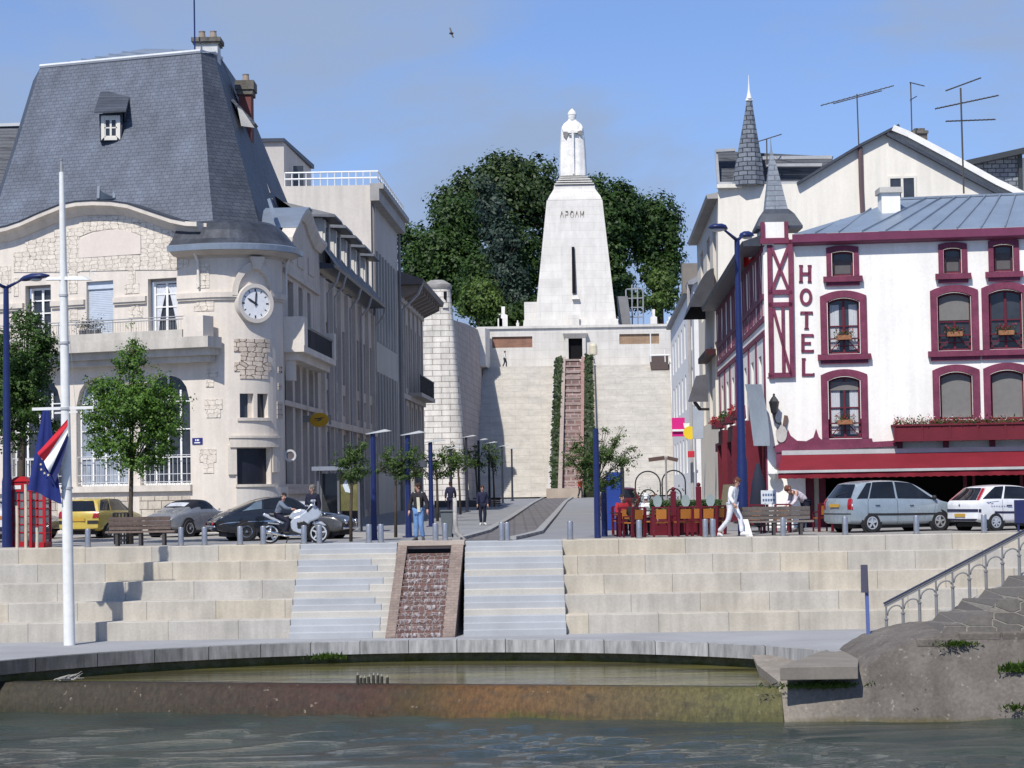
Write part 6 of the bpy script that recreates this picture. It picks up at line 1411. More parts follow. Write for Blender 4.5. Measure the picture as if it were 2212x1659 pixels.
sh_=thing('slate_hung_house','slate hung house end behind the gable at the photo edge','house',tuple(P(2170,420,116)));m=MB();m.hexa([P(2090,480,116),P(2205,480,116),P(2205,480,122),P(2090,480,122),P(2092,356,116),P(2204,330,116),P(2204,330,122),P(2092,356,122)]);m.build('slate_wall',spm,sh_)
m=MB();m.bar(P(2085,354,115.6),P(2230,322,115.6),.8,.28);m.bar(P(2203,332,115.8),P(2205,420,115.8),.2,.2);m.build('verge',plain('black_verge',(.04,.045,.05),.5),sh_)
m=MB();m.span((P(2205,480,116).x+.1,116.2,P(2205,480,116).z),(P(2300,480,116).x,120,P(2205,340,116).z));m.build('wall',cw,sh_)
chm=thing('brick_chimney','small dark brick chimney standing behind the white gable','chimney',tuple(P(1987,330,118)));m=MB();a,b=P(1972,330,118),P(2003,288,118);m.span((a.x,118,a.z-1.5),(b.x,119,b.z));m.build('stack',brick('sooty_brick',(.12,.10,.09),(.08,.07,.065),(.2,.19,.18),.3,.1,.012,0),chm);m=MB();m.span((a.x-.05,117.9,b.z),(b.x+.05,119.1,b.z+.15));m.span((a.x+.15,118.1,b.z+.15),(b.x-.1,118.9,b.z+.3));m.build('chimney_cap',cap_d,chm)

am=plain('antenna_metal',(.10,.085,.07),.5,.4)
def antenna(label,u,vb,ub,Y,vt,booms):
 t=thing('roof_antenna',label,'antenna',tuple(P(ub,vb,Y)),0,'television antennas on the roofs');m=MB();m.tube([P(ub,vb,Y),P(u,vt,Y)],.035,6);m.build('mast',am,t)
 for (u0,v0,u1,v1,n,ln) in booms:
  m=MB();a,b=P(u0,v0,Y-.1),P(u1,v1,Y+.6);m.tube([a,b],.028,5)
  for k in range(n):
   q=a.lerp(b,(k+.3)/n);m.tube([q-V((0,ln,0)),q+V((0,ln,0))],.012,4)
  q=P((u0+u1)/2,(v0+v1)/2,Y);m.build('boom',am,t)
antenna('long single-boom antenna on the white gable, left of its peak',1851,475,1861,111.3,203,[(1773,228,1931,185,14,.35),(1800,224,1905,196,2,.05)])
antenna('short antenna with stubby tilted top behind the gable peak',1967,330,1971,117,178,[(1965,178,1997,186,5,.2),(1966,216,1980,208,2,.15)])
antenna('tall antenna with three stacked booms over the zinc roof',2075,418,2082,84,190,[(2043,196,2119,168,9,.2),(2020,235,2157,206,15,.25),(2043,262,2150,258,11,.2)])
antenna('small antenna between the two spires',1656,356,1657,111,300,[(1637,306,1688,290,7,.15)])

fh=thing('far_white_house','white shaded-roof house farthest down the right side of the street','house',(14,170,0));OF_=V((P(1497,600,152).x,152,0));FO8=OF_+SD*44;F8=Fac((FO8.x,FO8.y),atan2(-SD.y,-SD.x));zt8=P(1490,612,152).z
hs=[(s,s+1.8,z,z+2.6) for s in (4,10,16,22,28,34,39) for z in (2.5,7.2,11.0)]
m=MB();wall(m,F8,0,44,0,zt8,hs,.3);m.poly([F8.p(44,0),F8.p(44,zt8),F8.p(44,zt8,-10),F8.p(44,0,-10)]);w8=m.build('wall',pbr('white_far_render',(.72,.71,.69),.85,.05),fh)
for h in hs:window(F8,fh,*h,white_paint,grey_glass,.25,2,2,.1)
m=MB();m.hexa([F8.p(0,zt8-.1,0),F8.p(44.4,zt8-.1,0),F8.p(44.4,zt8-.1,.35),F8.p(0,zt8-.1,.35),F8.p(0,zt8+3,-5),F8.p(44.4,zt8+3,-5),F8.p(44.4,zt8+.1,.4),F8.p(0,zt8+.1,.4)]);m.build('roof',pbr('grey_roof',(.24,.25,.27),.7),fh)
m=MB();q=P(1490,590,156);m.span((q.x-.6,155,q.z-1.5),(q.x+1,156,q.z+.6));m.build('chimney',pbr('dim_chimney',(.2,.18,.16),.9),fh)
m=MB();m.tube([F8.p(43.5,zt8,.3),F8.p(43.5,.3,.3)],.12,7);m.build('downpipe',pbr('grey_pipe',(.38,.36,.35)),fh)

def sign(name,label,cat,u0,u1,v0,v1,Y,mat,th=.12):
 a,b=P(u0,v1,Y),P(u1,v0,Y);t=thing(name,label,cat,(a.x,Y,a.z));m=MB();m.span((a.x,Y,a.z),(b.x,Y+th,b.z));m.build('panel',mat,t,bevel=.015);return t
t_=sign('shop_sign','bright pink square shop sign hanging on the far right side of the street','shop sign',1452,1479,902,943,150,pbr('pink_sign',(.62,.02,.20),.5,.05));m=MB();a=P(1452,932,149.9);b=P(1482,927,149.9);m.span((a.x,149.85,a.z),(b.x,149.9,b.z));m.build('stripe',white_paint,t_)
p=P(1490,935,128);t_=thing('shop_sign','round yellow bracket sign over the street before the pink sign','shop sign',tuple(p));m=MB();m.disc(p,.38,(0,-1,0),20,.12);m.build('disc',pbr('yellow_disc',(.72,.52,.03),.5,.05),t_);m=MB();m.hexa([P(1478,924,128),P(1487,926,128),P(1487,926,128.1),P(1478,924,128.1),P(1476,914,128),P(1490,914,128),P(1490,914,128.1),P(1476,914,128.1)]);m.build('panel',white_paint,t_)
sign('shop_sign','tall grey blue projecting sign board below the slate canopy','shop sign',1497,1519,880,948,116,pbr('grey_sign',(.34,.38,.44),.5))
sign('shop_sign','small red and white sign low on the far shop fronts','shop sign',1486,1500,974,988,124,pbr('red_sign',(.50,.03,.05),.5))
p=P(1506,845,104);t_=thing('slate_canopy','dark slate pent canopy jutting over the right side of the street','canopy',tuple(p));m=MB();m.hexa([P(1486,868,104),P(1530,868,104),P(1530,868,107),P(1486,868,107),P(1503,812,105),P(1528,808,105),P(1528,808,107),P(1503,812,107)]);m.build('roof',pbr('dark_slate_canopy',(.05,.05,.06)),t_);m=MB();m.bar(P(1500,868,105),P(1512,884,105.5),.12);m.bar(P(1512,884,105.5),P(1530,884,107),.12);m.build('bracket',black_iron,t_)
fl=thing('red_flag','red and white flag banner hung on the hotel eaves behind the lamp','flag',tuple(P(1625,580,84)));m=MB();m.grid([[P(1606,540,84),P(1612,522,84),P(1622,520,84),P(1630,532,84)],[P(1606,580,84),P(1613,575,84.2),P(1622,565,84),P(1632,556,84)]]);m.build('cloth',pbr('flag_red',(.50,.02,.02),.7),fl);m=MB();m.grid([[P(1616,530,83.9),P(1622,528,83.9)],[P(1618,562,83.9),P(1624,556,83.9)]]);m.build('stripe',white_paint,fl)

wp=plain('white_mast_paint',(.72,.72,.70),.4)
b=P(150,1385,63.3);b.z=QZ;fpz=thing('flagpole','tall white mast with crossarm standing on the lower quay at the left','flagpole',tuple(b))
t0=P(133,372,63.3);t0=V((b.x+(t0.x-b.x),63.3,t0.z))
def along(v):f=(v-1385)/(372-1385);return b.lerp(t0,f)
m=MB();m.tube([along(1385),along(1050),along(700),along(500),along(372)],[.165,.145,.12,.09,.07],16);m.build('mast',wp,fpz,smooth=30)
m=MB();m.tube([along(372),along(346)],[.05,.03],10);m.tube([along(346),along(343)],[.045,.045],8);m.build('mast_tip',plain('mast_tip_grey',(.3,.3,.3)),fpz)
m=MB()
for v,r in ((1053,.165),(883,.16),(742,.15),(640,.13)):m.tube([along(v),along(v-5)],[r,r],14)
m.build('collar',plain('collar_grey',(.45,.46,.47),.4),fpz,smooth=30)
m=MB();c=along(881);m.bar(c+V((-.93,-.05,0)),c+V((.80,-.05,.02)),.07,.08);m.bar(c+V((-.3,-.05,-.12)),c+V((.35,-.05,-.1)),.05,.05);m.build('crossarm',wp,fpz)
m=MB();c=along(603);m.hexa([c+V(q) for q in ((-.5,-.1,-.02),(.75,-.1,-.04),(.8,.12,-.04),(-.5,.12,-.02),(-.45,-.08,.05),(.55,-.08,.08),(.6,.1,.08),(-.45,.1,.05))]);m.tube([c+V((.72,0,.05)),c+V((.76,0,.22)),c+V((.95,0,.1))],.012,5);m.build('spreader_light',pbr('spreader_white',(.68,.69,.7),.4),fpz)
m=MB();m.tube([along(372)+V((.09,-.05,0)),along(700)+V((.15,-.1,0)),along(878)+V((.3,-.08,0))],.006,4);m.build('halyard',plain('halyard_cord',(.25,.25,.25)),fpz)
def flag(name,label,mats,top,bot,fold,parts):
 t=thing(name,label,'flag',tuple(top[0]));n=28
 for k,(f0,f1) in enumerate(parts):
  rows=[]
  for j in range(19):
   g=j/18;r=[]
   for i in range(9):
    q=f0+(f1-f0)*i/8;a=top[0].lerp(top[1],q);c_=bot[0].lerp(bot[1],q);p=a.lerp(c_,g);w=fold*(.15+g) ;r.append(p+V((sin(q*9+g*2)*w*.10,sin(q*15+g*3.0)*w,sin(q*6)*.04*g)))
   rows.append(r)
  m=MB();m.grid(rows);m.build('cloth' if len(parts)==1 else 'stripe',mats[k],t,smooth=True)
 return t
fb_=pbr('eu_flag_blue',(.014,.026,.15),.8,.15,3);Yf=63.2
eu=flag('european_flag','dark blue flag with gold stars hanging limp from the mast crossarm',[fb_],(P(92,886,Yf),P(106,886,Yf)),(P(58,1058,Yf),P(136,1088,Yf)),.10,[(0,1)])
m=MB()
for (u,v) in ((92,991),(88,1003),(89,1014),(96,1022),(104,1026)):
 c=P(u,v,Yf-.16);pts=[]
 for k in range(10):a=pi/2+k*pi/5;r=.042 if k%2==0 else .018;pts.append((c.x+r*cos(a),c.y,c.z+r*sin(a)))
 m.poly(pts)
m.build('star',pbr('star_gold',(.70,.60,.40),.6),eu)
flag('tricolour_flag','blue white and red flag draped diagonally beside the mast',[pbr('flag_red2',(.46,.015,.03),.75),pbr('flag_white',(.74,.74,.73),.75),pbr('flag_navy',(.016,.022,.10),.75)],(P(146,905,Yf-.25),P(147,950,Yf-.25)),(P(80,978,Yf-.35),P(122,1042,Yf-.35)),.07,[(0,.34),(.34,.64),(.64,1)])

red=pbr('booth_red',(.36,.012,.02),.45,.1,2,20,.04);bg=glassy('booth_glass',(.14,.15,.16))
def booth(u0,u1,Y,label,side=True):
 a=GX(u0,Y);c=GX(u1,Y);w=c.x-a.x;D=.85;h=2.05;o=thing('telephone_booth',label,'telephone booth',tuple(a),0,'red telephone booths');X=a.x
 m=MB()
 for x in (X,X+w):
  for y in (Y,Y+D):m.span((x-.045,y-.045,0),(x+.045,y+.045,h))
 m.span((X-.06,Y-.06,h-.32),(X+w+.06,Y+D+.06,h));m.span((X-.05,Y-.05,0),(X+w+.05,Y+D+.05,.16))
 for k in range(1,6):z=.2+(h-.55)*k/6;m.span((X,Y-.03,z-.02),(X+w,Y+.03,z+.02));m.span((X+w-.03,Y,z-.02),(X+w+.03,Y+D,z+.02))
 m.span((X+w*.5-.03,Y-.03,.1),(X+w*.5+.03,Y+.03,h-.2));m.build('frame',red,o)
 m=MB();m.span((X+.04,Y-.008,.16),(X+w-.04,Y+.008,h-.3));m.span((X+w-.008,Y+.04,.16),(X+w+.008,Y+D-.04,h-.3));m.build('pane',bg,o)
 m=MB();m.hexa([(X-.1,Y-.1,h),(X+w+.1,Y-.1,h),(X+w+.1,Y+D+.1,h),(X-.1,Y+D+.1,h),(X+w*.2,Y+.2,h+.16),(X+w*.8,Y+.2,h+.16),(X+w*.8,Y+D-.2,h+.16),(X+w*.2,Y+D-.2,h+.16)]);m.build('roof',red,o)
 m=MB();m.span((X+.05,Y-.075,h-.24),(X+w*.7,Y-.062,h-.12));m.build('sign',pbr('sign_offwhite',(.66,.65,.62),.5),o)
 m=MB();m.span((X+w*.3,Y+D-.2,1.0),(X+w*.7,Y+D-.05,1.55));m.build('telephone',pbr('phone_grey',(.25,.26,.28),.4),o)
booth(67,96,69.2,'red telephone booth with paned side standing nearest the white mast');booth(28,55,70.6,'red telephone booth behind the first one, beside the blue lamp post')
for i,(u,Y,h,lb) in enumerate(((56,68.8,1.95,'tall pale wooden stake in front of the red telephone booths'),(80,68.75,.62,'short white stake before the paned red booth'),(37,68.8,1.3,'thin white stake between the blue lamp and the booth'))):
 p=GX(u,Y);t_=thing('wooden_stake',lb,'stake',tuple(p));m=MB();m.tube([p,p+V((.01,0,h*.6)),p+V((0,0,h))],[.05,.05,.045],8);m.build('stake',pbr('pale_wood',(.50,.45,.36),.85,.2,2,20),t_)

def lamp_head(m,p,d,l,w,th=.12):
 d=V(d).normalized();s=d.cross(V((0,0,1))).normalized();up=V((0,0,1));rows=[]
 for k,(f,ww,hh) in enumerate(((0,.25,.4),(.15,.6,.8),(.45,1,1),(.8,.8,.7),(1,.25,.25))):
  c=p+d*(l*f);rows.append([c+s*(w*ww*cos(a)/2)+up*(th*hh*(sin(a) if sin(a)>0 else sin(a)*.35)) for a in [2*pi*q/10 for q in range(10)]])
 m.grid(rows,True);m.poly(rows[0]);m.poly(rows[-1])
def twin_lamp(u,Y,vfork,utop,heads,label):
 bse=GX(u,Y);o=thing('street_lamp',label,'street lamp',tuple(bse));f=P(utop,vfork,Y);f=V((f.x,Y,f.z));m=MB();m.tube([bse,bse.lerp(f,.25),bse.lerp(f,.27),f],[.17,.165,.135,.085],12);m.build('post',blue_paint,o,smooth=30)
 for (uh,vh,Yh,L_,wd) in heads:
  e=P(uh,vh,Yh);m=MB();m.tube([f,e],[.06,.035],8);a_=m.build('arm',blue_paint,o,smooth=True);m=MB();d=V((e.x-f.x,e.y-f.y,.05));lamp_head(m,e,d,L_,wd,.16);h_=m.build('lamp_head',blue_paint if wd>.3 else plain('lamp_grey',(.5,.52,.55)),o,smooth=True)
  m=MB();dd=d.normalized();c=e+dd*L_*.55-V((0,0,.05));m.ball(c,(wd*.36,wd*.36,.06),10,5);m.build('diffuser',pbr('lamp_diffuser',(.45,.46,.47),.3),a_,smooth=True)
twin_lamp(1606,70.2,519,1592,[(1565,497,69.6,.72,.62),(1606,509,70.8,.62,.5)],'tall dark blue twin headed street lamp beside the hotel corner')
m=None
twin_lamp(16,70.4,622,13,[(44,606,70.2,1.05,.55),(-20,606,70.2,.9,.5)],'tall dark blue twin headed street lamp at the left edge of the photo')

pd=pbr('dark_post_paint',(.030,.034,.05),.5,.15)
def wing_post(u,Y,mat,flip=1,h=3.45):
 p=GX(u,Y);o=thing('wing_lamp_post','','lamp post',tuple(p),0,'wing topped lamp posts along the street');r=.10 if Y<100 else .085;m=MB();m.tube([p,p+V((0,0,.5)),p+V((0,0,h))],[r*1.15,r,r*.85],10);m.span((p.x-.2,Y-.2,p.z-.02),(p.x+.2,Y+.2,p.z+.03));m.build('post',mat,o,smooth=30)
 m=MB();z=p.z+h;m.hexa([(p.x-.22*flip,Y-.16,z-.06),(p.x+.62*flip,Y-.16,z+.04),(p.x+.62*flip,Y+.16,z+.04),(p.x-.22*flip,Y+.16,z-.06),(p.x-.22*flip,Y-.16,z-.03),(p.x+.4*flip,Y-.12,z+.10),(p.x+.4*flip,Y+.12,z+.10),(p.x-.22*flip,Y+.16,z-.03)]);m.build('wing',pbr('wing_grey',(.30,.32,.34),.5),o);return o
for u,Y,mt,lb in ((808,72,blue_paint,'bright blue wing topped lamp post near the tower corner, tallest of its row'),(883,75,blue_paint,'blue lamp post half hidden behind the second round street tree'),(932,91,blue_paint,'dark blue lamp post just right of the man in blue jeans'),(975,112,pd,'lamp post directly behind the person in navy'),(1009,128,pd,'thick dark lamp post between the navy person and the boy'),(1036,140,pd,'dark lamp post directly above the boy in navy'),(1058,152,pd,'dark lamp post just right of the boy'),(1086,168,pd,'second farthest thin dark lamp post before the stairs'),(1107,184,pd,'farthest thin dark lamp post in front of the stairs')):
 o=wing_post(u,Y,mt,1,3.45 if Y<120 else 4.3);o['label']=lb
for u,Y,h,lb in ((1291,69.6,3.4,'blue post holding the street tree on the right'),(1306,72,1.75,'short blue post just right of the street tree trunk')):
 p=GX(u,Y);t_=thing('blue_post',lb,'post',tuple(p));m=MB();m.tube([p,p+V((0,0,h))],[.10,.085],10);m.build('post',blue_paint,t_,smooth=30)
a=GX(1312,80);c=GX(1343,80);t_=thing('blue_kiosk','flat blue display kiosk standing behind the street tree on the right','kiosk',tuple(a));m=MB();m.span((a.x,80,0.04),(c.x,80.5,2.1));m.build('panel',pbr('kiosk_blue',(.02,.05,.24),.5),t_,bevel=.02);m=MB();m.span((c.x+.01,79.9,0.04),(c.x+.12,80.6,2.25));m.build('edge_post',black_iron,t_)

bm_=plain('bollard_steel',(.42,.42,.43),.32,.75);proto=None
BO=[(190,'bollard in front of the yellow car'),(391,'bollard in front of the grey roadster, first of its pair'),(442,'bollard right beside the grey roadster, second of its pair'),(519,'bollard before the tail of the black fastback'),(569,'bollard at the rear wheel of the motorcycle'),(657,'bollard at the front wheel of the motorcycle'),(690,'bollard before the man in the dark jacket'),(797,'bollard left of the bright blue lamp post'),(823,'bollard right of the bright blue lamp post'),(941,'bollard just right of the man in jeans'),(962,'bollard left of the grey wheeled bin'),(1084,'left bollard of the close pair on the cobbled strip'),(1096,'right bollard of the close pair on the cobbled strip'),(1232,'lone bollard between the cobbled strip and the street tree'),(1381,'bollard before the first cafe chairs'),(1524,'bollard before the wine red fence, left of a close pair'),(1540,'bollard before the wine red fence, right of a close pair'),(1692,'bollard half hidden under the right bench'),(1826,'bollard in front of the rear wheel of the silver car'),(1980,'bollard in front of the silver car doors'),(2126,'bollard in front of the white hatchback')]
for i,(u,lb) in enumerate(BO):
 p=GX(u,68.55,0)
 if proto is None:
  proto=thing('bollard',lb,'bollard',tuple(p),0,'steel bollards along the terrace edge');m=MB();m.lathe([(0,0),(.088,0),(.088,.53),(.078,.56),(0,.565)],p,16);m.build('post',bm_,proto,smooth=35);m=MB();m.lathe([(.088,.0),(.12,.0),(.12,.015),(.088,.02)],p,16);m.build('base',plain('bollard_base',(.2,.2,.2),.5,.5),proto)
 else:dup(proto,p,0,lb)

wood=brick('bench_wood',(.19,.145,.125),(.145,.11,.096),(.05,.03,.03),6,.3,.01,0,bump=.4,var=.25);wood_g=brick('bench_wood_grey',(.19,.165,.15),(.15,.13,.12),(.05,.04,.04),6,.3,.01,0,bump=.4,var=.25)
def bench(u0,u1,Y,label,wd,rz=0.0):
 a,c=GX(u0,Y,0),GX(u1,Y,0);L_=c.x-a.x;o=thing('bench',label,'bench',tuple(a));X=a.x
 for k in range(3):
  z=.50+k*.135;m=MB();m.hexa([(X,Y-.06-.0*k,z),(X+L_,Y-.06,z),(X+L_,Y-.01,z),(X,Y-.01,z),(X,Y-.075-.02,z+.125),(X+L_,Y-.095,z+.125),(X+L_,Y-.045,z+.125),(X,Y-.045,z+.125)]);m.build('back_slat',wd,o)
 m=MB();m.span((X-.12,Y-.05,.40),(X+L_+.12,Y+.50,.46));m.build('seat',wd,o)
 for f in (.12,.5,.88):m=MB();x=X+L_*f;m.span((x-.04,Y-.02,0),(x+.04,Y+.04,.40));m.span((x-.04,Y+.36,0),(x+.04,Y+.42,.40));m.span((x-.035,Y-.0,.34),(x+.035,Y+.4,.4));m.build('leg',plain('bench_iron',(.06,.055,.055),.6),o)
 m=MB();m.span((X+L_*.12,Y+.18,.3),(X+L_*.88,Y+.22,.34));m.build('stretcher',plain('bench_iron',(.06,.055,.055)),o);return o
bench(236,369,69.3,'brown slatted bench in front of the yellow car',wood);bench(1596,1750,69.4,'grey brown slatted bench in front of the hotel cafe',wood_g)
p=GX(1052,148);bench(1042,1082,150,'far dark bench under the street trees, right of the boy',wood)

p=GX(966,70.5);t_=thing('wheeled_bin','grey green wheeled rubbish bin behind the bollards near the cobbled strip','rubbish bin',tuple(p));m=MB();z=p.z;m.hexa([(p.x-.14,70.3,z+.1),(p.x+.15,70.3,z+.1),(p.x+.15,70.75,z+.1),(p.x-.14,70.75,z+.1),(p.x-.19,70.2,z+.88),(p.x+.20,70.2,z+.88),(p.x+.20,70.8,z+.88),(p.x-.19,70.8,z+.88)]);m.build('body',pbr('bin_grey',(.13,.15,.16),.5,.1),t_,bevel=.02);m=MB();m.span((p.x-.21,70.17,z+.88),(p.x+.22,70.83,z+.94));m.build('lid',pbr('bin_lid',(.10,.115,.12),.5),t_,bevel=.02)
for sg in (-1,1):m=MB();m.disc((p.x+sg*.15,70.7,z+.1),.1,(1,0,0),14,.04);m.build('wheel',rubber,t_)
p=GX(990,70.0);t_=thing('concrete_post','weathered concrete post with curved foot beside the wheeled bin','post',tuple(p));m=MB();m.tube([p+V((.22,0,-.02)),p+V((.08,0,.08)),p+V((-.06,0,.28)),p+V((-.09,0,.6)),p+V((-.09,0,1.32))],[.07,.08,.075,.07,.065],8);m.build('post',pbr('post_concrete',(.36,.34,.32),.9,.25,3,14,.3),t_,smooth=True)
a,c=GX(938,150),GX(1042,150);t_=thing('low_street_wall','low dark wall under the street trees','wall',tuple(a));m=MB();m.span((a.x,150.5,a.z),(c.x,151.2,a.z+.45));m.build('wall_body',pbr('dark_low_wall',(.10,.095,.10),.9,.2),t_)
Yb_=83.0;a,c=GX(688,Yb_),GX(776,Yb_);t_=thing('bus_shelter','grey glass bus shelter in the shade before the post office','bus shelter',tuple(a));m=MB();z=a.z
for x in (a.x,(a.x+c.x)/2,c.x):m.span((x-.04,Yb_,z),(x+.04,Yb_+.08,z+2.3));m.span((x-.04,Yb_+1.3,z),(x+.04,Yb_+1.38,z+2.3))
m.build('frame',pbr('shelter_grey',(.12,.125,.14),.5),t_);m=MB();m.span((a.x-.2,Yb_-.3,z+2.3),(c.x+.2,Yb_+1.6,z+2.45));m.build('roof',pbr('shelter_roof',(.20,.22,.26),.5),t_)
m=MB();m.span((a.x,Yb_+1.33,z+.3),(c.x,Yb_+1.35,z+2.2));m.build('glass_wall',glassy('shelter_glass',(.04,.042,.045)),t_)
m=MB();x=P(751,1030,Yb_).x;m.span((x-.35,Yb_+.1,z+.8),(x+.35,Yb_+.14,z+2.1));po_=m.build('poster',pbr('poster_olive',(.14,.13,.05),.4,.3,1.5),t_);m=MB();m.prism([(x-.2,Yb_+.095,z+1.75),(x-.1,Yb_+.095,z+1.5),(x+.12,Yb_+.095,z+1.45),(x+.05,Yb_+.095,z+1.62),(x-.05,Yb_+.095,z+2.0)],(0,-.004,0));m.build('poster_figure',pbr('poster_pale',(.55,.62,.68),.4),po_)

tree('linden_tree','dense green tree at the left edge behind the red telephone booths',GX(45,73),[Lb(*l) for l in ((50,790,73,70,60),(20,850,73,60,80),(85,770,72.6,40,62),(-10,760,73.5,55,60),(70,870,72.6,45,60),(60,700,73,42,40),(20,930,73,45,45),(105,930,73.4,30,38),(60,690,73,16,26),(100,740,73,30,34))],26000,.062,leafmat('linden_leaves',(.010,.035,.005),(.075,.15,.022),.25),.13,hollow=.45,limb_r=.3)
tree('linden_tree','bright green pointed young tree between the mast and the clock tower',GX(283,72),[Lb(*l) for l in ((287,730,72,14,34),(280,790,72,42,46),(240,850,72,50,50),(320,855,72,58,56),(285,880,71.6,70,62),(225,905,72,42,50),(345,915,72,52,52),(260,960,71.8,58,46),(340,965,72,42,38),(218,960,72.2,34,36),(378,880,72,30,46),(205,830,72,26,28),(290,765,72,28,40),(200,890,72,30,44),(360,930,72,40,44),(300,1000,71.8,60,26),(360,835,72,26,30))],26000,.056,leafmat('young_linden_leaves',(.018,.062,.006),(.14,.26,.035),.32),.075,hollow=.4,limb_r=.28)
p=GX(285,74);t_=thing('tree_guard','dark iron guard around the foot of the young linden','tree guard',tuple(p));m=MB()
for k in range(14):a=2*pi*k/14;m.bar((p.x+.22*cos(a),72+.22*sin(a),0),(p.x+.26*cos(a),72+.26*sin(a),1.0),.035)
for z in (.1,.6,1.0):m.tube([(p.x+.24*cos(2*pi*k/14),72+.24*sin(2*pi*k/14),z) for k in range(15)],.018,5)
m.build('bars',black_iron,t_)
lfs=leafmat('street_tree_leaves',(.016,.042,.008),(.095,.16,.03),.25)
for u,Y,lob,n,lb in ((758,70.5,[(745,1000,34,34),(775,985,30,30),(760,1025,34,24),(755,975,20,22),(785,1015,20,22)],3600,'thin round street tree nearest the motorcycle'),(855,75,[(850,1000,36,38),(885,990,34,36),(870,1025,38,24),(900,1020,22,26),(835,985,22,26)],4200,'round street tree between the blue lamp post and the man in jeans'),(945,102,[(940,1005,28,34),(960,985,24,30),(985,1000,28,36),(965,1025,26,20)],1500,'sparse street tree just behind the man in jeans'),(995,120,[(990,985,30,32),(1015,1000,22,30),(975,965,18,20)],1200,'sparse street tree around the navy person lamp post'),(1032,138,[(1025,985,22,26),(1040,1000,18,24)],800,'sparse street tree above the boy'),(1068,150,[(1062,985,24,28),(1075,1005,18,24),(1052,970,14,16)],800,'bare twigged street tree farthest down the row'),(1288,71,[(1262,1000,44,46),(1310,985,44,40),(1290,1040,46,40),(1345,1000,36,30),(1250,960,24,28),(1325,1040,36,30),(1335,950,28,22),(1365,968,22,12),(1310,930,16,22),(1232,1000,24,28),(1345,925,12,10),(1375,985,16,9),(1285,950,26,26),(1240,965,22,24)],7000,'round street tree right of the cobbled strip')):
 tree('street_tree',lb,GX(u,Y),[Lb(a,b_,Y,c*.8,d*.85) for a,b_,c,d in lob]+[Lb(lob[0][0]+rnd.uniform(-48,48)*90/(Y+20),lob[0][1]+rnd.uniform(-38,34)*90/(Y+20),Y,rnd.uniform(8,17),rnd.uniform(7,14)) for i in range(7)],int(n*1.15),.04 if Y<90 else .07,lfs,.05 if Y<90 else .06,'small round street trees',hollow=.15,limb_r=.3)

p=P(975,72,150);t_=thing('flying_bird','tiny dark bird high in the sky left of the monument','bird',tuple(p));m=MB();m.ball(p,(.16,.1,.08),8,5);m.poly([p+V((-.05,0,.04)),p+V((.08,0,.04)),p+V((-.05,.1,.42)),p+V((-.15,.1,.4))]);m.poly([p+V((-.05,0,0)),p+V((.08,0,0)),p+V((.18,-.1,-.34)),p+V((.08,-.1,-.32))]);m.build('body',black_iron,t_)

def crom(P_,t):
 n=len(P_)-1;i=min(int(t),n-1);f=t-i
 a,b,c,d=P_[max(i-1,0)],P_[i],P_[i+1],P_[min(i+2,n)]
 return tuple(.5*(2*b[k]+(c[k]-a[k])*f+(2*a[k]-5*b[k]+4*c[k]-d[k])*f*f+(3*b[k]-a[k]-3*c[k]+d[k])*f**3) for k in range(len(b)))
class Car:

 def __init__(self,st):self.st=st;self.n=len(st)-1
 def sec(self,u):
  xl,xb,xt,zb,zm,zt,wl,wb,wt=crom(self.st,u);h=zm-zb
  return [(xl+.02,wl*.80,zb),(xl,wl*.97,zb+h*.10),(xl*.75+xb*.25,wl*1.0,zb+h*.32),(xl*.4+xb*.6,(wl+wb)/2*1.015,zb+h*.66),(xb,wb,zm),(xb*.55+xt*.45,wb*.52+wt*.48,zm*.55+zt*.45),(xt*.93+xb*.07,wt*1.01,zt-(zt-zm)*.11),(xt,wt*.86,zt-(zt-zm)*.015),(xt,wt*.45,zt+.012),(xt,0,zt+.018)]
 def S(self,u,v,side=1,off=0.0):
  def q(u_,v_):return V(crom(self.sec(u_),v_))
  p=q(u,v)
  if off:
   e=.02;du=q(min(u+e,self.n),v)-q(max(u-e,0),v);dv=q(u,min(v+e,9))-q(u,max(v-e,0));nn=du.cross(dv);nn=nn.normalized() if nn.length>1e-9 else V((0,0,1))
   if nn.y<0 or (abs(nn.y)<.02 and nn.z<0):nn=-nn
   if v>6.5 and nn.z<0:nn=-nn
   p=p+nn*off
  return V((p.x,p.y*side,p.z))
 def R(self,v,y,off=0.0,u=0.0):
  p=V(crom(self.sec(u),v));sg=-1 if u==0 else 1
  return V((p.x+sg*(.10*(1-y*y)+off),p.y*y,p.z))
 def shell(self,m):
  for sd in (1,-1):
   m.grid([[self.S(self.n*i/44,9*j/30,sd) for j in range(31)] for i in range(45)])
  for u in (0,self.n):m.grid([[self.R(9*j/30,y/6,0,u) for y in range(-6,7)] for j in range(31)])
 def patch(self,m,u0,u1,v0,v1,sides=(1,-1),off=.008,u0t=None,u1t=None,n=14,k=6,rnd_=0.0):
  for sd in sides:
   rows=[]
   for j in range(k+1):
    f=j/k;a,b=u0+((u0t if u0t is not None else u0)-u0)*f,u1+((u1t if u1t is not None else u1)-u1)*f
    if rnd_:e=rnd_*(abs(2*f-1)**3);a+=e;b -= e
    rows.append([self.S(a+(b-a)*i/n,v0+(v1-v0)*f,sd,off) for i in range(n+1)])
   m.grid(rows)
 def rpatch(self,m,v0,v1,y0,y1,off=.008,u=0.0,n=10,k=6,y0t=None,y1t=None):
  y0t=y0 if y0t is None else y0t;y1t=y1 if y1t is None else y1t
  m.grid([[self.R(v0+(v1-v0)*j/k,(y0+(y0t-y0)*j/k)+((y1+(y1t-y1)*j/k)-(y0+(y0t-y0)*j/k))*i/n,off,u) for i in range(n+1)] for j in range(k+1)])
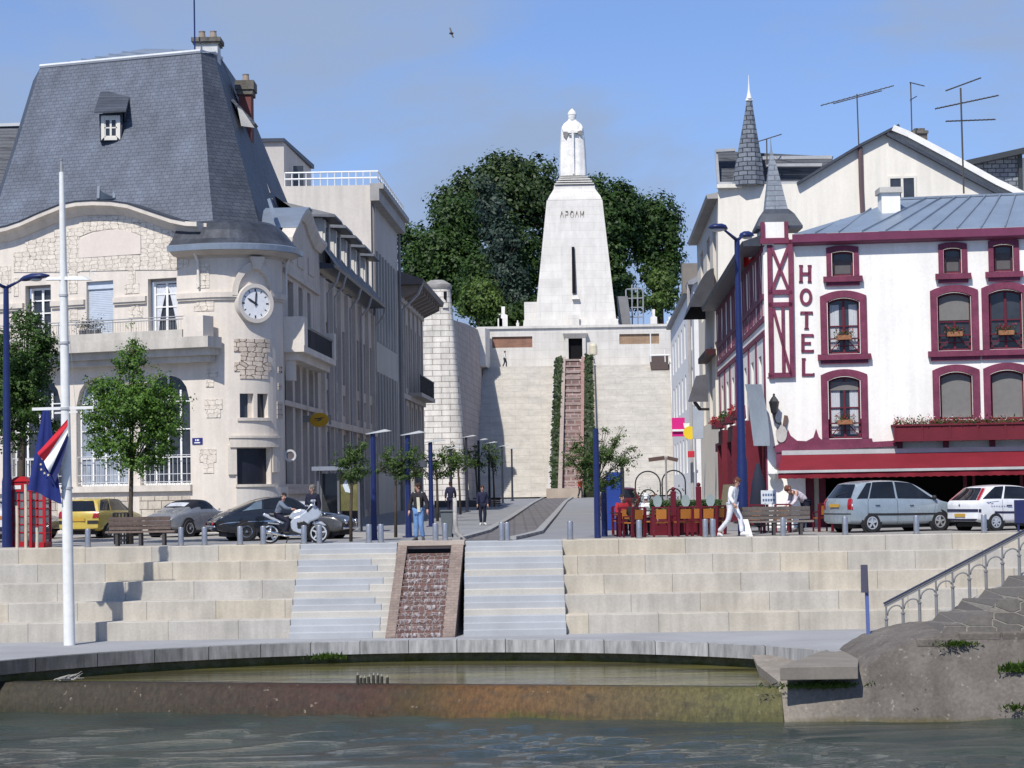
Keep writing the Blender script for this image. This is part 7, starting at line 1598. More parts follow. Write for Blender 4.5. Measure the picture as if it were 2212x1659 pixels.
car_glass=glassy('car_glass',(.010,.012,.016),.04);tail=plain('tail_lamp_red',(.30,.008,.012),.2,0,.5,.5);black_pl=plain('black_plastic',(.02,.02,.022),.6);plate_y=pbr('yellow_number_plate',(.50,.30,.05),.5,.1);plate_w=pbr('white_number_plate',(.6,.6,.56),.5)
def paint(name,col,rough=.28,metal=.0,coat=.7):return plain(name,col,rough,metal,.5,coat)
def wheel(par,x,y,r,w,side,spokes=5,rim=None):
 m=MB();prof=[(r*.62,-w/2),(r*.93,-w/2),(r,-w*.32),(r,w*.32),(r*.93,w/2),(r*.62,w/2)];n=24
 m.grid([[(x+a*cos(2*pi*k/n),y+b,r+a*sin(2*pi*k/n)) for k in range(n)] for a,b in prof],True);t=m.build('wheel',rubber,par,smooth=40)
 m=MB();yo=y+side*w*.36;m.disc((x,yo-side*.03,r),r*.64,(0,side,0),20,.01);m.disc((x,yo,r),r*.64,(0,side,0),24,.03,r*.54);m.disc((x,yo,r),r*.14,(0,side,0),12,.035)
 for k in range(spokes):a=2*pi*k/spokes+.3;m.bar((x+cos(a)*r*.1,yo+side*.015,r+sin(a)*r*.1),(x+cos(a)*r*.58,yo+side*.015,r+sin(a)*r*.58),r*.17,.03,(0,1,0))
 m.build('rim',rim or plain('alloy',(.62,.63,.65),.3,.6),t)
 if spokes:m=MB();m.disc((x,yo-side*.018,r),r*.53,(0,side,0),20);m.build('hub_shadow',black_pl,t)
def car(name,label,cat,loc,rz,st,body,wx,wr,ww,tread,details,spokes=5,rim=None):
 o=thing(name,label,cat,loc,rz,off=False);C_=Car(st);m=MB();C_.shell(m);m.build('body',body,o,smooth=48)
 for x in wx:
  for sd in (1,-1):
   m=MB();m.disc((x,sd*(tread-.06),wr+.01),wr+.065,(0,sd,0),28,.065);m.build('wheel_arch',black_pl,o);wheel(o,x,sd*(tread-ww/2+.035),wr,ww,sd,spokes,rim)
 m=MB();m.span((st[0][0]+.25,-.6,.14),(st[-1][0]-.25,.6,.34));m.build('underbody',black_pl,o);details(o,C_);return o
def at_wheel(u,Y,a,lx,ly):
 g=GX(u,Y);return (g.x-(lx*cos(a)-ly*sin(a)),g.y-(lx*sin(a)+ly*cos(a)),gz(Y))
def part(o,name,mat,fn,smooth=True):m=MB();fn(m);return m.build(name,mat,o,smooth=smooth)
def plate(o,C_,v,mat,w=.26,h=.10,y=0,off=.02,u=0):
 c=C_.R(v,y,off,u);part(o,'number_plate',mat,lambda m:m.span((c.x-.012,c.y-w,c.z-h/2),(c.x+.012,c.y+w,c.z+h/2)),False)

st_=[(0,.03,.40,.30,.98,1.56,.80,.80,.60),(.30,.36,.72,.27,.99,1.61,.85,.84,.64),(1.25,1.25,1.35,.24,.98,1.64,.865,.855,.66),(2.2,2.2,2.1,.24,.96,1.61,.865,.855,.65),(2.9,2.95,2.6,.24,.95,1.49,.865,.845,.61),(3.3,3.45,3.40,.24,.93,1.03,.85,.82,.64),(3.95,3.95,3.95,.26,.82,.87,.81,.75,.5),(4.18,4.15,4.1,.36,.66,.70,.7,.6,.4)]
def det(o,C_):
 part(o,'side_window',car_glass,lambda m:C_.patch(m,.62,1.30,4.35,6.2,u0t=1.0,off=.006));part(o,'side_window',car_glass,lambda m:C_.patch(m,1.36,2.42,4.35,6.35,off=.006));part(o,'side_window',car_glass,lambda m:C_.patch(m,2.50,4.55,4.35,6.3,u1t=3.65,off=.006))
 part(o,'windscreen',car_glass,lambda m:C_.patch(m,4.15,4.95,7.2,9,off=.008));part(o,'rear_window',car_glass,lambda m:C_.rpatch(m,4.5,6.7,-.92,.92,y0t=-.86,y1t=.86))
 tl=part(o,'tail_lamp',tail,lambda m:C_.rpatch(m,3.0,4.45,-1,-.80,.012));part(o,'tail_lamp',tail,lambda m:C_.rpatch(m,3.0,4.45,.80,1,.012))
 for sd in (1,-1):part(o,'tail_lamp',tail,lambda m:C_.patch(m,.0,.28,2.95,4.3,(sd,),.010,u1t=.12));part(o,'reverse_lamp',white_paint,lambda m:C_.patch(m,.05,.24,3.45,3.75,(sd,),.014,k=2))
 plate(o,C_,3.55,plate_y);part(o,'bumper_groove',black_pl,lambda m:C_.rpatch(m,2.35,2.5,-.98,.98,.006,k=2))
 for sd in (1,-1):
  part(o,'rubbing_strip',black_pl,lambda m:C_.patch(m,1.35,4.6,2.3,2.55,(sd,),.012,n=24,k=2))
  for u in (1.62,2.95):part(o,'door_handle',black_pl,lambda m:m.bar(C_.S(u,3.55,sd,.02),C_.S(u+.16,3.55,sd,.02),.03,.02))
  for u,u2 in ((1.33,1.33),(2.46,2.46),(4.2,4.45)):part(o,'door_seam',black_pl,lambda m:C_.patch(m,u,u+.012,.6,4.3,(sd,),.004,u0t=u2,u1t=u2+.012,n=1,k=12))
 for sd in (1,-1):c=C_.S(4.35,4.45,sd,.08);part(o,'mirror',black_pl,lambda m:m.ball(c,(.07,.09,.08),10,6))
 part(o,'roof_rail',black_pl,lambda m:[C_.patch(m,.8,4.0,7.25,7.4,(s_,),.015,n=20,k=2) for s_ in (1,-1)]);part(o,'rear_wiper',black_pl,lambda m:m.bar(C_.R(4.7,.1,.02),C_.R(5.2,-.5,.02),.02,.02))
a=radians(24);car('silver_people_carrier','silver people carrier parked with its tail towards the hotel bench','car',at_wheel(1883,70.9,a,.74,-.82),a,st_,paint('silver_paint',(.33,.39,.43),.32,.35),(.74,3.3),.315,.2,.845,det,5)

st_=[(0,.04,.50,.32,.92,1.38,.78,.78,.56),(.25,.30,.78,.27,.93,1.42,.82,.81,.60),(1.1,1.1,1.3,.24,.92,1.44,.83,.82,.62),(1.9,1.9,1.9,.24,.90,1.40,.83,.82,.61),(2.5,2.55,2.3,.24,.89,1.27,.83,.81,.56),(2.85,2.95,2.95,.24,.87,.95,.82,.79,.6),(3.4,3.4,3.4,.26,.78,.82,.78,.72,.45),(3.62,3.6,3.55,.36,.62,.66,.68,.58,.38)]
def det(o,C_):
 part(o,'side_window',car_glass,lambda m:C_.patch(m,.55,1.75,4.4,6.2,u0t=1.15,off=.006));part(o,'side_window',car_glass,lambda m:C_.patch(m,1.85,4.5,4.4,6.2,u1t=3.6,off=.006));part(o,'rear_window',car_glass,lambda m:C_.rpatch(m,4.3,6.7,-.84,.84,y0t=-.74,y1t=.74));part(o,'windscreen',car_glass,lambda m:C_.patch(m,4.15,4.95,7.2,9,off=.008))
 for s_ in (-1,1):part(o,'tail_lamp',tail,lambda m:C_.rpatch(m,4.3,6.4,s_*.86,s_*1.0,.012,n=3,y0t=s_*.78,y1t=s_*.99));part(o,'tail_lamp',tail,lambda m:C_.patch(m,0,.10,4.3,6.2,(s_,),.010,n=3))
 navy=plain('navy_trim',(.02,.02,.055),.5);part(o,'bumper_band',navy,lambda m:C_.rpatch(m,2.55,2.95,-1,1,.02));part(o,'bumper_skirt',navy,lambda m:C_.rpatch(m,.3,1.2,-.98,.98,.012))
 for s_ in (-1,1):part(o,'bumper_band',navy,lambda m:C_.patch(m,0,.55,2.5,2.95,(s_,),.012,n=6,k=2));part(o,'rubbing_strip',navy,lambda m:C_.patch(m,1.45,4.4,2.45,2.7,(s_,),.012,n=18,k=2));part(o,'door_handle',navy,lambda m:m.bar(C_.S(2.0,3.5,s_,.02),C_.S(2.22,3.5,s_,.02),.04,.03));part(o,'door_seam',navy,lambda m:C_.patch(m,1.8,1.812,.8,4.3,(s_,),.004,n=1,k=12))
 plate(o,C_,2.0,plate_y,off=.02);c=C_.R(3.5,-.0,.02);part(o,'boot_badge',navy,lambda m:m.ball(C_.R(3.55,.05,.01),(.015,.03,.035),8,5))
 def deco(m):
  for (u,v,L_,r) in ((1.22,3.95,.42,.012),(1.12,3.8,.15,.02),(1.3,3.72,.1,.015),(1.05,3.86,.1,.014)):m.bar(C_.S(u,v,-1,.008),C_.S(u+L_,v+.12,-1,.008),r,.004)
  for k in range(7):m.bar(C_.S(1.3+k*.11,3.42,-1,.008),C_.S(1.35+k*.11,3.42,-1,.008),.035,.004)
 part(o,'door_graphic',plain('graphic_blue',(.06,.08,.2),.5),deco,False)
a=radians(26);car('white_hatchback','small white hatchback parked behind the silver people carrier at the photo edge','car',at_wheel(2150,70.6,a,.66,-.78),a,st_,paint('white_car_paint',(.72,.73,.75),.3),(.66,3.0),.29,.18,.81,det,7)
p=GX(2200,69.4);t_=thing('navy_sign_case','dark navy upright box beside the white hatchback at the photo edge','box',tuple(p));m=MB();m.span((p.x-.1,69.4,.25),(p.x+.5,69.5,.98));m.span((p.x-.02,69.43,0),(p.x+.05,69.48,.3));m.build('case',plain('case_navy',(.02,.025,.09),.4),t_,bevel=.02)

st_=[(0,.03,.32,.30,.90,1.36,.76,.78,.58),(.25,.28,.62,.26,.91,1.41,.81,.80,.61),(1.1,1.1,1.2,.24,.90,1.43,.82,.81,.63),(2.0,2.0,1.95,.24,.89,1.40,.82,.81,.62),(2.6,2.65,2.35,.24,.88,1.27,.82,.80,.57),(2.95,3.1,3.05,.24,.86,.94,.82,.78,.6),(3.6,3.6,3.6,.26,.77,.82,.78,.72,.46),(3.85,3.82,3.78,.36,.62,.66,.68,.58,.38)]
yel_p=paint('yellow_paint',(.48,.36,.06),.35)
def det(o,C_):
 part(o,'rear_window',car_glass,lambda m:C_.rpatch(m,4.35,6.6,-.88,.88,y0t=-.8,y1t=.8));part(o,'side_window',car_glass,lambda m:C_.patch(m,.5,1.8,4.4,6.2,u0t=.8,off=.006));part(o,'side_window',car_glass,lambda m:C_.patch(m,1.9,4.4,4.4,6.2,u1t=3.6,off=.006));part(o,'windscreen',car_glass,lambda m:C_.patch(m,4.15,4.95,7.2,9,off=.008))
 for s_ in (-1,1):part(o,'tail_lamp',tail,lambda m:C_.rpatch(m,3.15,4.35,s_*.72,s_*1.0,.014,n=4,y0t=s_*.8));part(o,'bumper_corner',black_pl,lambda m:C_.rpatch(m,2.2,2.75,s_*.5,s_*1.0,.02,n=4))
 plate(o,C_,2.9,plate_y,.3,.11);part(o,'bumper_lip',black_pl,lambda m:C_.rpatch(m,.1,.8,-.98,.98,.01))
a=radians(74);car('yellow_hatchback','yellow hatchback seen from behind beside the white mast','car',at_wheel(233,80.5,a,.7,-.80),a,st_,yel_p,(.7,3.2),.28,.18,.81,det,0,plain('steel_wheel',(.3,.3,.3),.4,.5))

def det(o,C_):
 part(o,'side_window',car_glass,lambda m:C_.patch(m,.5,1.8,4.4,6.2,u0t=.8,off=.006));part(o,'side_window',car_glass,lambda m:C_.patch(m,1.9,4.4,4.4,6.2,u1t=3.6,off=.006));part(o,'windscreen',car_glass,lambda m:C_.patch(m,4.15,4.95,7.2,9,off=.008));part(o,'rubbing_strip',black_pl,lambda m:C_.patch(m,1,6.2,2.3,2.55,(1,-1),.012,n=24,k=2));part(o,'headlamp',plain('lamp_clear',(.5,.52,.55),.1),lambda m:C_.patch(m,6.45,6.95,3.2,4.3,(1,-1),.012))
a=radians(-12);g=GX(121,81);car('grey_saloon','light grey car nosing out from behind the red telephone booths','car',(g.x-3.85*cos(a),g.y-3.85*sin(a),gz(81)),a,st_,paint('champagne_paint',(.30,.28,.26),.35,.3),(.7,3.2),.28,.18,.81,det,6)
st_v=[(0,.02,.1,.30,1.1,1.9,.80,.82,.70),(.3,.3,.35,.27,1.1,1.95,.84,.84,.74),(2.0,2.0,2.0,.25,1.1,1.95,.84,.84,.74),(3.2,3.2,3.0,.25,1.08,1.9,.84,.83,.72),(3.8,3.8,3.5,.25,1.05,1.7,.84,.80,.66),(4.4,4.4,4.3,.3,.95,1.05,.8,.74,.6)]
def det(o,C_):part(o,'side_window',glassy('teal_glass',(.06,.10,.11)),lambda m:C_.patch(m,.3,3.6,4.4,6.2,off=.006));part(o,'orange_stripe',pbr('stripe_orange',(.42,.15,.03),.5),lambda m:C_.patch(m,.02,4.8,3.1,3.6,(1,-1),.01,n=20,k=2));part(o,'lower_trim',plain('navy_trim',(.02,.02,.055)),lambda m:C_.patch(m,.02,4.8,1.2,2.1,(1,-1),.01,n=20,k=2))
a=radians(3);g=GX(20,77);car('white_van','white van with an orange stripe cut off by the left edge of the photo','van',(g.x-4.4,g.y,gz(77)),a,st_v,paint('van_white',(.62,.62,.60),.35),(.8,3.6),.3,.2,.84,det,0)

st_=[(.10,0,.12,.38,.60,.66,.50,.56,.40),(.25,.22,.30,.28,.74,.82,.70,.68,.50),(.75,.75,.80,.22,.84,.98,.80,.74,.58),(1.3,1.3,1.35,.20,.86,1.22,.81,.76,.56),(1.9,1.9,1.85,.20,.86,1.30,.80,.77,.56),(2.35,2.4,2.2,.20,.86,1.22,.80,.77,.54),(2.55,2.7,2.72,.20,.86,.93,.80,.76,.5),(3.4,3.4,3.4,.24,.80,.86,.78,.70,.42),(3.85,3.85,3.8,.38,.60,.64,.58,.5,.3)]
rg=paint('roadster_grey',(.20,.21,.23),.3,.25);soft=pbr('black_soft_top',(.012,.013,.02),.85)
def det(o,C_):
 part(o,'soft_top',soft,lambda m:C_.patch(m,2.55,5.1,5.2,9,off=.015,u0t=2.2,u1t=5.0,n=20,k=10));part(o,'rear_window',pbr('hazy_plastic_window',(.42,.44,.48),.3,.3,3),lambda m:C_.patch(m,2.35,2.85,7.3,9,off=.024));part(o,'side_window',car_glass,lambda m:C_.patch(m,3.4,4.8,4.7,6.3,off=.018,u1t=4.6))
 part(o,'bumper',chrome,lambda m:m.tube([C_.R(2.2,y/6,.06) for y in range(-6,7)],.035,8));part(o,'mirror',chrome,lambda m:m.ball(C_.S(5.7,4.6,-1,.06),.04,8,5));plate(o,C_,3.2,black_pl,.22,.09)
 for s_ in (-1,1):part(o,'tail_lamp',tail,lambda m:m.ball(C_.R(3.6,s_*.7,.0),(.03,.05,.06),8,5));part(o,'door_seam',black_pl,lambda m:C_.patch(m,3.2,3.212,1,4.2,(s_,),.004,n=1,k=8))
a=radians(58);car('grey_roadster','grey classic roadster with a raised dark soft top','car',at_wheel(408,80,a,.8,-.78),a,st_,rg,(.8,2.95),.31,.16,.80,det,0,chrome)

st_=[(.15,0,.10,.34,.62,.66,.62,.66,.52),(.35,.25,.40,.28,.80,.90,.76,.74,.60),(.95,.9,1.05,.24,.90,1.16,.84,.80,.60),(1.6,1.6,1.65,.22,.92,1.36,.86,.82,.58),(2.3,2.3,2.3,.22,.92,1.42,.86,.82,.58),(2.9,2.95,2.75,.22,.90,1.34,.86,.82,.56),(3.2,3.4,3.35,.22,.88,.97,.86,.80,.6),(4.2,4.2,4.2,.26,.74,.82,.80,.70,.45),(4.6,4.6,4.55,.36,.58,.62,.66,.55,.35)]
blk=paint('black_car_paint',(.010,.012,.017),.18)
def det(o,C_):
 part(o,'rear_window',car_glass,lambda m:C_.patch(m,1.4,2.6,7.2,9,off=.008));part(o,'side_window',glassy('sky_lit_glass',(.10,.14,.18)),lambda m:C_.patch(m,1.9,2.9,4.6,6.1,u0t=2.5,off=.008));part(o,'side_window',car_glass,lambda m:C_.patch(m,3.0,5.4,4.6,6.2,u1t=4.8,off=.008))
 part(o,'bumper',chrome,lambda m:m.tube([C_.R(2.6,y/6,.08) for y in range(-6,7)] ,.035,8));part(o,'chrome_strip',chrome,lambda m:C_.patch(m,.4,7.4,2.75,2.85,(1,-1),.012,n=30,k=1))
 for s_ in (-1,1):part(o,'tail_lamp',tail,lambda m:m.ball(C_.R(3.4,s_*.75,.03),(.04,.07,.06),8,5));part(o,'wheel_spat',blk,lambda m:C_.patch(m,1.2,2.5,.3,2.2,(s_,),.02))
 plate(o,C_,2.0,plate_w,.2,.08)
a=radians(20);car('black_fastback','glossy black classic fastback with curved tail behind the motorcycle','car',at_wheel(532,73.4,a,1.0,-.80),a,st_,blk,(1.0,3.7),.31,.17,.85,det,0,chrome)
st_=[(0,0,.1,.34,.80,.84,.70,.72,.55),(.3,.3,.4,.28,.86,.92,.76,.76,.6),(.85,.85,1.0,.24,.90,1.30,.79,.78,.56),(1.5,1.5,1.5,.22,.90,1.42,.80,.78,.58),(2.3,2.3,2.2,.22,.89,1.41,.80,.78,.57),(2.7,2.85,2.6,.22,.88,1.1,.80,.77,.56),(2.8,2.95,2.95,.22,.88,.95,.80,.77,.56),(3.7,3.7,3.7,.26,.82,.90,.78,.72,.48),(4.05,4.05,4.0,.34,.66,.72,.72,.64,.42)]
def det(o,C_):
 part(o,'roof',paint('cream_roof_paint',(.62,.61,.57),.3),lambda m:C_.patch(m,1.6,5.0,6.35,9,off=.014,n=24,k=8));part(o,'side_window',car_glass,lambda m:C_.patch(m,2.0,3.3,4.5,6.2,u0t=2.3,off=.008));part(o,'side_window',car_glass,lambda m:C_.patch(m,3.4,5.2,4.5,6.2,u1t=4.6,off=.008));part(o,'windscreen',car_glass,lambda m:C_.patch(m,4.6,5.8,7.0,9,off=.010));part(o,'window_pillar',paint('cream_roof_paint',(.62,.61,.57)),lambda m:C_.patch(m,3.3,3.42,4.4,6.4,off=.012,n=2))
 for s_ in (-1,1):part(o,'headlamp',chrome,lambda m:m.ball(C_.R(4.0,s_*.72,.02,C_.n),(.06,.11,.11),12,7));part(o,'mirror',chrome,lambda m:m.ball(C_.S(6.5,5.0,s_,.08),.055,8,5))
 part(o,'bumper',chrome,lambda m:m.tube([C_.R(1.6,y/6,.08,C_.n) for y in range(-6,7)],.04,8));part(o,'grille',plain('grille_grey',(.2,.2,.2),.3,.8),lambda m:C_.rpatch(m,2.4,3.8,-.5,.5,.012,C_.n))
a=radians(-20);car('dark_saloon','dark grey vintage saloon with a cream roof facing right behind the man','car',at_wheel(694,74.2,a,2.75,-.64),a,st_,paint('charcoal_paint',(.045,.043,.042),.3),(.85,3.2),.31,.17,.79,det,0,chrome).scale=(.86,)*3

a=radians(95);g=GX(1345,98);car('maroon_hatchback','dark red car parked up the street beyond the cafe tables','car',(g.x,g.y,gz(98)),a,[(x[0]*.9,x[1]*.9,x[2]*.9)+x[3:] for x in [(0,.03,.32,.30,.90,1.36,.76,.78,.58),(.25,.28,.62,.26,.91,1.41,.81,.80,.61),(2.0,2.0,1.95,.24,.89,1.40,.82,.81,.62),(2.95,3.1,3.05,.24,.86,.94,.82,.78,.6),(3.85,3.82,3.78,.36,.62,.66,.68,.58,.38)]],paint('maroon_car_paint',(.10,.01,.015),.3),(.6,2.9),.28,.18,.81,lambda o,C_:part(o,'rear_window',car_glass,lambda m:C_.rpatch(m,4.35,6.6,-.88,.88)),0)

g=GX(584,69.3);mc=thing('motorcycle','silver white touring motorcycle with full fairing parked behind the bollards','motorcycle',(g.x,69.3,0),0,off=False)
sil=paint('motorcycle_silver',(.46,.49,.54),.22,.3);dk=plain('engine_black',(.02,.02,.022),.4)
WB=1.50;r=.31
for x in (0,WB):
 m=MB();n=28;prof=[(r*.80,-.07),(r*.95,-.07),(r,-.02),(r,.02),(r*.95,.07),(r*.80,.07)];m.grid([[(x+a_*cos(2*pi*k/n),b_,r+a_*sin(2*pi*k/n)) for k in range(n)] for a_,b_ in prof],True);w_=m.build('wheel',rubber,mc,smooth=40)
 m=MB();m.disc((x,-.05,r),r*.82,(0,-1,0),28,.03,r*.70)
 for k in range(5):a_=2*pi*k/5+.2;m.bar((x,-.05,r),(x+cos(a_)*r*.75,-.05,r+sin(a_)*r*.75),.05,.04,(0,1,0))
 m.disc((x,-.05,r),.10,(0,-1,0),20,.04);m.build('rim',plain('pale_rim',(.62,.64,.66),.3,.4),w_)
def slabm(name,pts,y,mat,par=mc,bev=.03):m=MB();m.prism([(x,-y,z) for x,z in pts],(0,2*y,0));return m.build(name,mat,par,bevel=bev)
slabm('fairing',[(.72,.36),(.95,.27),(1.10,.32),(1.16,.50),(1.26,.66),(1.50,.74),(1.60,.86),(1.54,1.00),(1.38,1.18),(1.27,1.22),(1.14,1.02),(.92,.86),(.74,.80),(.62,.64),(.64,.46)],.19,sil,bev=.05);slabm('side_vent',[(.86,.45),(1.12,.45),(1.22,.58),(1.05,.70),(.84,.66)],.215,dk);slabm('fuel_tank',[(.55,.78),(.75,.72),(1.1,.86),(1.15,1.02),(.95,1.06),(.72,1.0)],.17,sil,bev=.06)
slabm('fairing_gap',[(1.14,1.0),(1.30,1.16),(1.36,1.12),(1.18,.94)],.198,dk,bev=.01);slabm('headlamp',[(1.50,.80),(1.62,.84),(1.57,.98),(1.48,1.0)],.12,plain('lamp_clear',(.5,.52,.55),.1),bev=.02);slabm('seat',[(-.02,.82),(.40,.70),(.72,.78),(.66,.90),(.42,.86),(.20,.94),(-.05,.96)],.15,dk,bev=.05);slabm('tail_cowl',[(-.22,.88),(.05,.74),(.42,.60),(.50,.70),(.20,.82),(-.18,.95)],.14,sil)
m=MB();rows=[[(1.50-.36*f,y_,.98+.36*f) for y_ in (-.17,-.08,0,.08,.17)] for f in (0,.5,1)];m.grid(rows);m.build('windscreen',glassy('visor_glass',(.12,.15,.2)),mc,smooth=True)
slabm('front_mudguard',[(1.28,.60),(1.42,.68),(1.60,.66),(1.74,.54),(1.68,.52),(1.52,.58),(1.36,.56)],.09,sil,bev=.03)
for sg in (-1,1):m=MB();m.tube([(1.50,sg*.1,.31),(1.28,sg*.1,.86)],.03,8);m.build('fork',plain('fork_steel',(.35,.36,.38),.3,.6),mc,smooth=True);m=MB();m.tube([(1.22,sg*.08,1.12),(1.12,sg*.3,1.16)],.02,6);m.ball((1.34,sg*.34,1.30),(.06,.05,.045),8,5);m.tube([(1.36,sg*.2,1.18),(1.34,sg*.33,1.29)],.012,5);m.build('mirror',sil,mc)
m=MB();m.tube([(.95,-.2,.24),(.50,-.22,.24),(.30,-.22,.28)],.03,8);m.tube([(.34,-.22,.28),(-.2,-.22,.40)],[.05,.065],10);m.build('exhaust',chrome,mc,smooth=True);slabm('engine_block',[(.50,.24),(.95,.20),(1.0,.46),(.55,.60)],.18,dk);m=MB();m.bar((.55,0,.45),(0,0,.31),.1,.08,(0,1,0));m.build('swing_arm',dk,mc)
for sg in (-1,1):slabm('pannier_rail',[(-.05,.62),(.3,.58),(.3,.62),(-.05,.66)],.19,plain('fork_steel',(.35,.36,.38)),bev=.005);break
m=MB();m.ball((1.16,.0,1.24),.0,4,3);m=MB();m.tube([(.6,-.12,.3),(.52,-.3,.02)],.02,6);m.build('side_stand',dk,mc)

DG=None
def skin_mesh(name,joints,edges,root=0,sub=2):
 me=bpy.data.meshes.new('temporary_'+name);me.from_pydata([j[0] for j in joints],edges,[]);o=bpy.data.objects.new('temporary_'+name,me);COL.objects.link(o)
 mod=o.modifiers.new('Skin','SKIN');mod.use_smooth_shade=True
 if not me.skin_vertices:me.skin_vertices.new()
 for i,(p,r) in enumerate(joints):
  s=me.skin_vertices[0].data[i];s.radius=(r,r) if not isinstance(r,tuple) else r;s.use_root=i==root
 ss=o.modifiers.new('Sub','SUBSURF');ss.levels=sub;ss.render_levels=sub
 bpy.context.view_layer.update();dg=bpy.context.evaluated_depsgraph_get();out=bpy.data.meshes.new_from_object(o.evaluated_get(dg));bpy.data.objects.remove(o);bpy.data.meshes.remove(me);out.name=name
 return out
def link(name,me,mat,parent):
 me.materials.clear();me.materials.append(mat);me.polygons.foreach_set('use_smooth',[True]*len(me.polygons));me.polygons.foreach_set('material_index',[0]*len(me.polygons));o=bpy.data.objects.new(name,me);COL.objects.link(o);o.parent=parent;return o
def join_mb(me,mb):
 bm=bmesh.new();bm.from_mesh(me);t=bpy.data.meshes.new('t');t.from_pydata(mb.v,[],mb.f);bm.from_mesh(t);bpy.data.meshes.remove(t);bm.normal_update();bm.to_mesh(me);bm.free()
skin_c=pbr('skin_tone',(.47,.27,.20),.6,.08,6,20,.05)
def person(label,loc,rz,H=1.75,top=(.02,.02,.025),legs=(.03,.05,.1),hair=(.03,.02,.015),shoes=(.03,.03,.03),J=None,head_turn=0.0,sleeves=True,extra=None,sit=False,cap=None,group=None):
 k=H/1.75;o=thing('person',label,'person',tuple(loc),rz,group,off=False);z0=0
 D=dict(pel=(0,.01,.93),wai=(0,.015,1.08),che=(0,.02,1.28),nek=(0,.01,1.47),hea=(0,-.01,1.56),shL=(.17,.015,1.41),shR=(-.17,.015,1.41),elL=(.22,.03,1.14),elR=(-.22,.03,1.14),wrL=(.23,-.04,.90),wrR=(-.23,-.04,.90),
             hiL=(.09,.01,.90),hiR=(-.09,.01,.90),knL=(.105,-.02,.49),knR=(-.105,-.02,.49),anL=(.11,.02,.09),anR=(-.11,.02,.09),toL=(.125,-.13,.04),toR=(-.125,-.13,.04))
 if J:D.update(J)
 D={a:V(b)*k for a,b in D.items()}

 names=['pel','wai','che','nek','shL','elL','wrL','shR','elR','wrR','hiL','knL','anL','toL','hiR','knR','anR','toR']
 rad=dict(pel=.115,wai=.11,che=.125,nek=.052,shL=.06,elL=.042,wrL=.030,shR=.06,elR=.042,wrR=.030,hiL=.085,knL=.056,anL=.042,toL=.035,hiR=.085,knR=.056,anR=.042,toR=.035)
 ed=[('pel','wai'),('wai','che'),('che','nek'),('che','shL'),('shL','elL'),('elL','wrL'),('che','shR'),('shR','elR'),('elR','wrR'),('pel','hiL'),('hiL','knL'),('knL','anL'),('anL','toL'),('pel','hiR'),('hiR','knR'),('knR','anR'),('anR','toR')]
 ix={n:i for i,n in enumerate(names)};me=skin_mesh('body',[(D[n],rad[n]*k*.92) for n in names],[(ix[a],ix[b]) for a,b in ed])
 mb=MB();hc=D['hea']+V((0,0,.075*k));up=(D['hea']-D['nek']).normalized();Rm=Matrix.Rotation(head_turn,3,'Z')
 tilt=V((0,0,1)).rotation_difference(up).to_matrix() @ Rm;rows=[]
 for (z,rx,ry,oy) in ((-.115,.025,.03,-.035),(-.10,.045,.055,-.025),(-.06,.062,.075,-.012),(-.01,.072,.088,0),(.04,.076,.096,.004),(.08,.068,.086,.006),(.105,.045,.06,.006),(.118,.012,.015,.006)):
  rows.append([hc+tilt @ V((rx*k*cos(2*pi*q/14),(oy+ry*sin(2*pi*q/14))*k,z*k)) for q in range(14)])
 mb.grid(rows,True);hp=lambda x,y,z:hc+tilt @ V((x*k,y*k,z*k))
 mb.tube([hp(0,-.085,.015),hp(0,-.108,-.025),hp(0,-.088,-.035)],[.010*k,.016*k,.010*k],6)
 for s in (-1,1):mb.ball(hp(.077*s,.01,-.005),(.012*k,.022*k,.032*k),8,5)
 mb.tube([D['nek']-V((0,0,.05*k)),D['hea']-V((0,0,.0)),hc-V((0,0,.02))],[.052*k,.05*k,.05*k],10)
 for s,w,e in (('L','wrL','elL'),('R','wrR','elR')):
  d=(D[w]-D[e]).normalized();sx=d.cross(V((0,1,0)));sx=sx.normalized() if sx.length>.1 else V((1,0,0));fy=d.cross(sx).normalized();c=D[w]
  mb.tube([c-d*.02*k,c+d*.03*k,c+d*.085*k],[.026*k,.036*k,.034*k],8)
  for q,(off,ln) in enumerate(((-.027,.065),(-.009,.078),(.009,.072),(.026,.055))):
   b_=c+d*.08*k+fy*off*k;bend=sx*(.012 if s=='L' else-.012)*k;mb.tube([b_,b_+d*ln*.5*k,b_+d*ln*.95*k+bend*1.5],[.0095*k,.009*k,.007*k],6)
  tb=c+d*.03*k+fy*-.03*k;mb.tube([tb,tb+(d*.4-fy*.7).normalized()*.035*k,tb+(d*.8-fy*.45).normalized()*.062*k],[.012*k,.011*k,.008*k],6)
 join_mb(me,mb);link('body',me,skin_c,o)

 mb=MB()
 for s in (-1,1):mb.ball(hp(.030*s,-.080,.012),(.012*k,.008*k,.007*k),8,5);mb.bar(hp(.015*s,-.088,.034),hp(.048*s,-.078,.036),.008*k,.008*k)
 mb.build('eyes',plain('eye_dark',(.03,.025,.02)),o);mb=MB();mb.bar(hp(-.022,-.083,-.062),hp(.022,-.083,-.062),.009*k,.010*k);mb.build('mouth',pbr('lip',(.28,.10,.09)),o)

 tn=['pel','wai','che','shL','elL','shR','elR']+(['wrL','wrR'] if sleeves else []);trad=dict(pel=.142,wai=.140,che=.150,shL=.088,elL=.068,shR=.088,elR=.068,wrL=.050,wrR=.050);T=dict(D);T['nk']=D['che'].lerp(D['nek'],.75);tn.append('nk');trad['nk']=.07
 T['pel']=D['pel'].lerp(D['wai'],.05)-V((0,0,.03*k))*(0 if sit else 1)
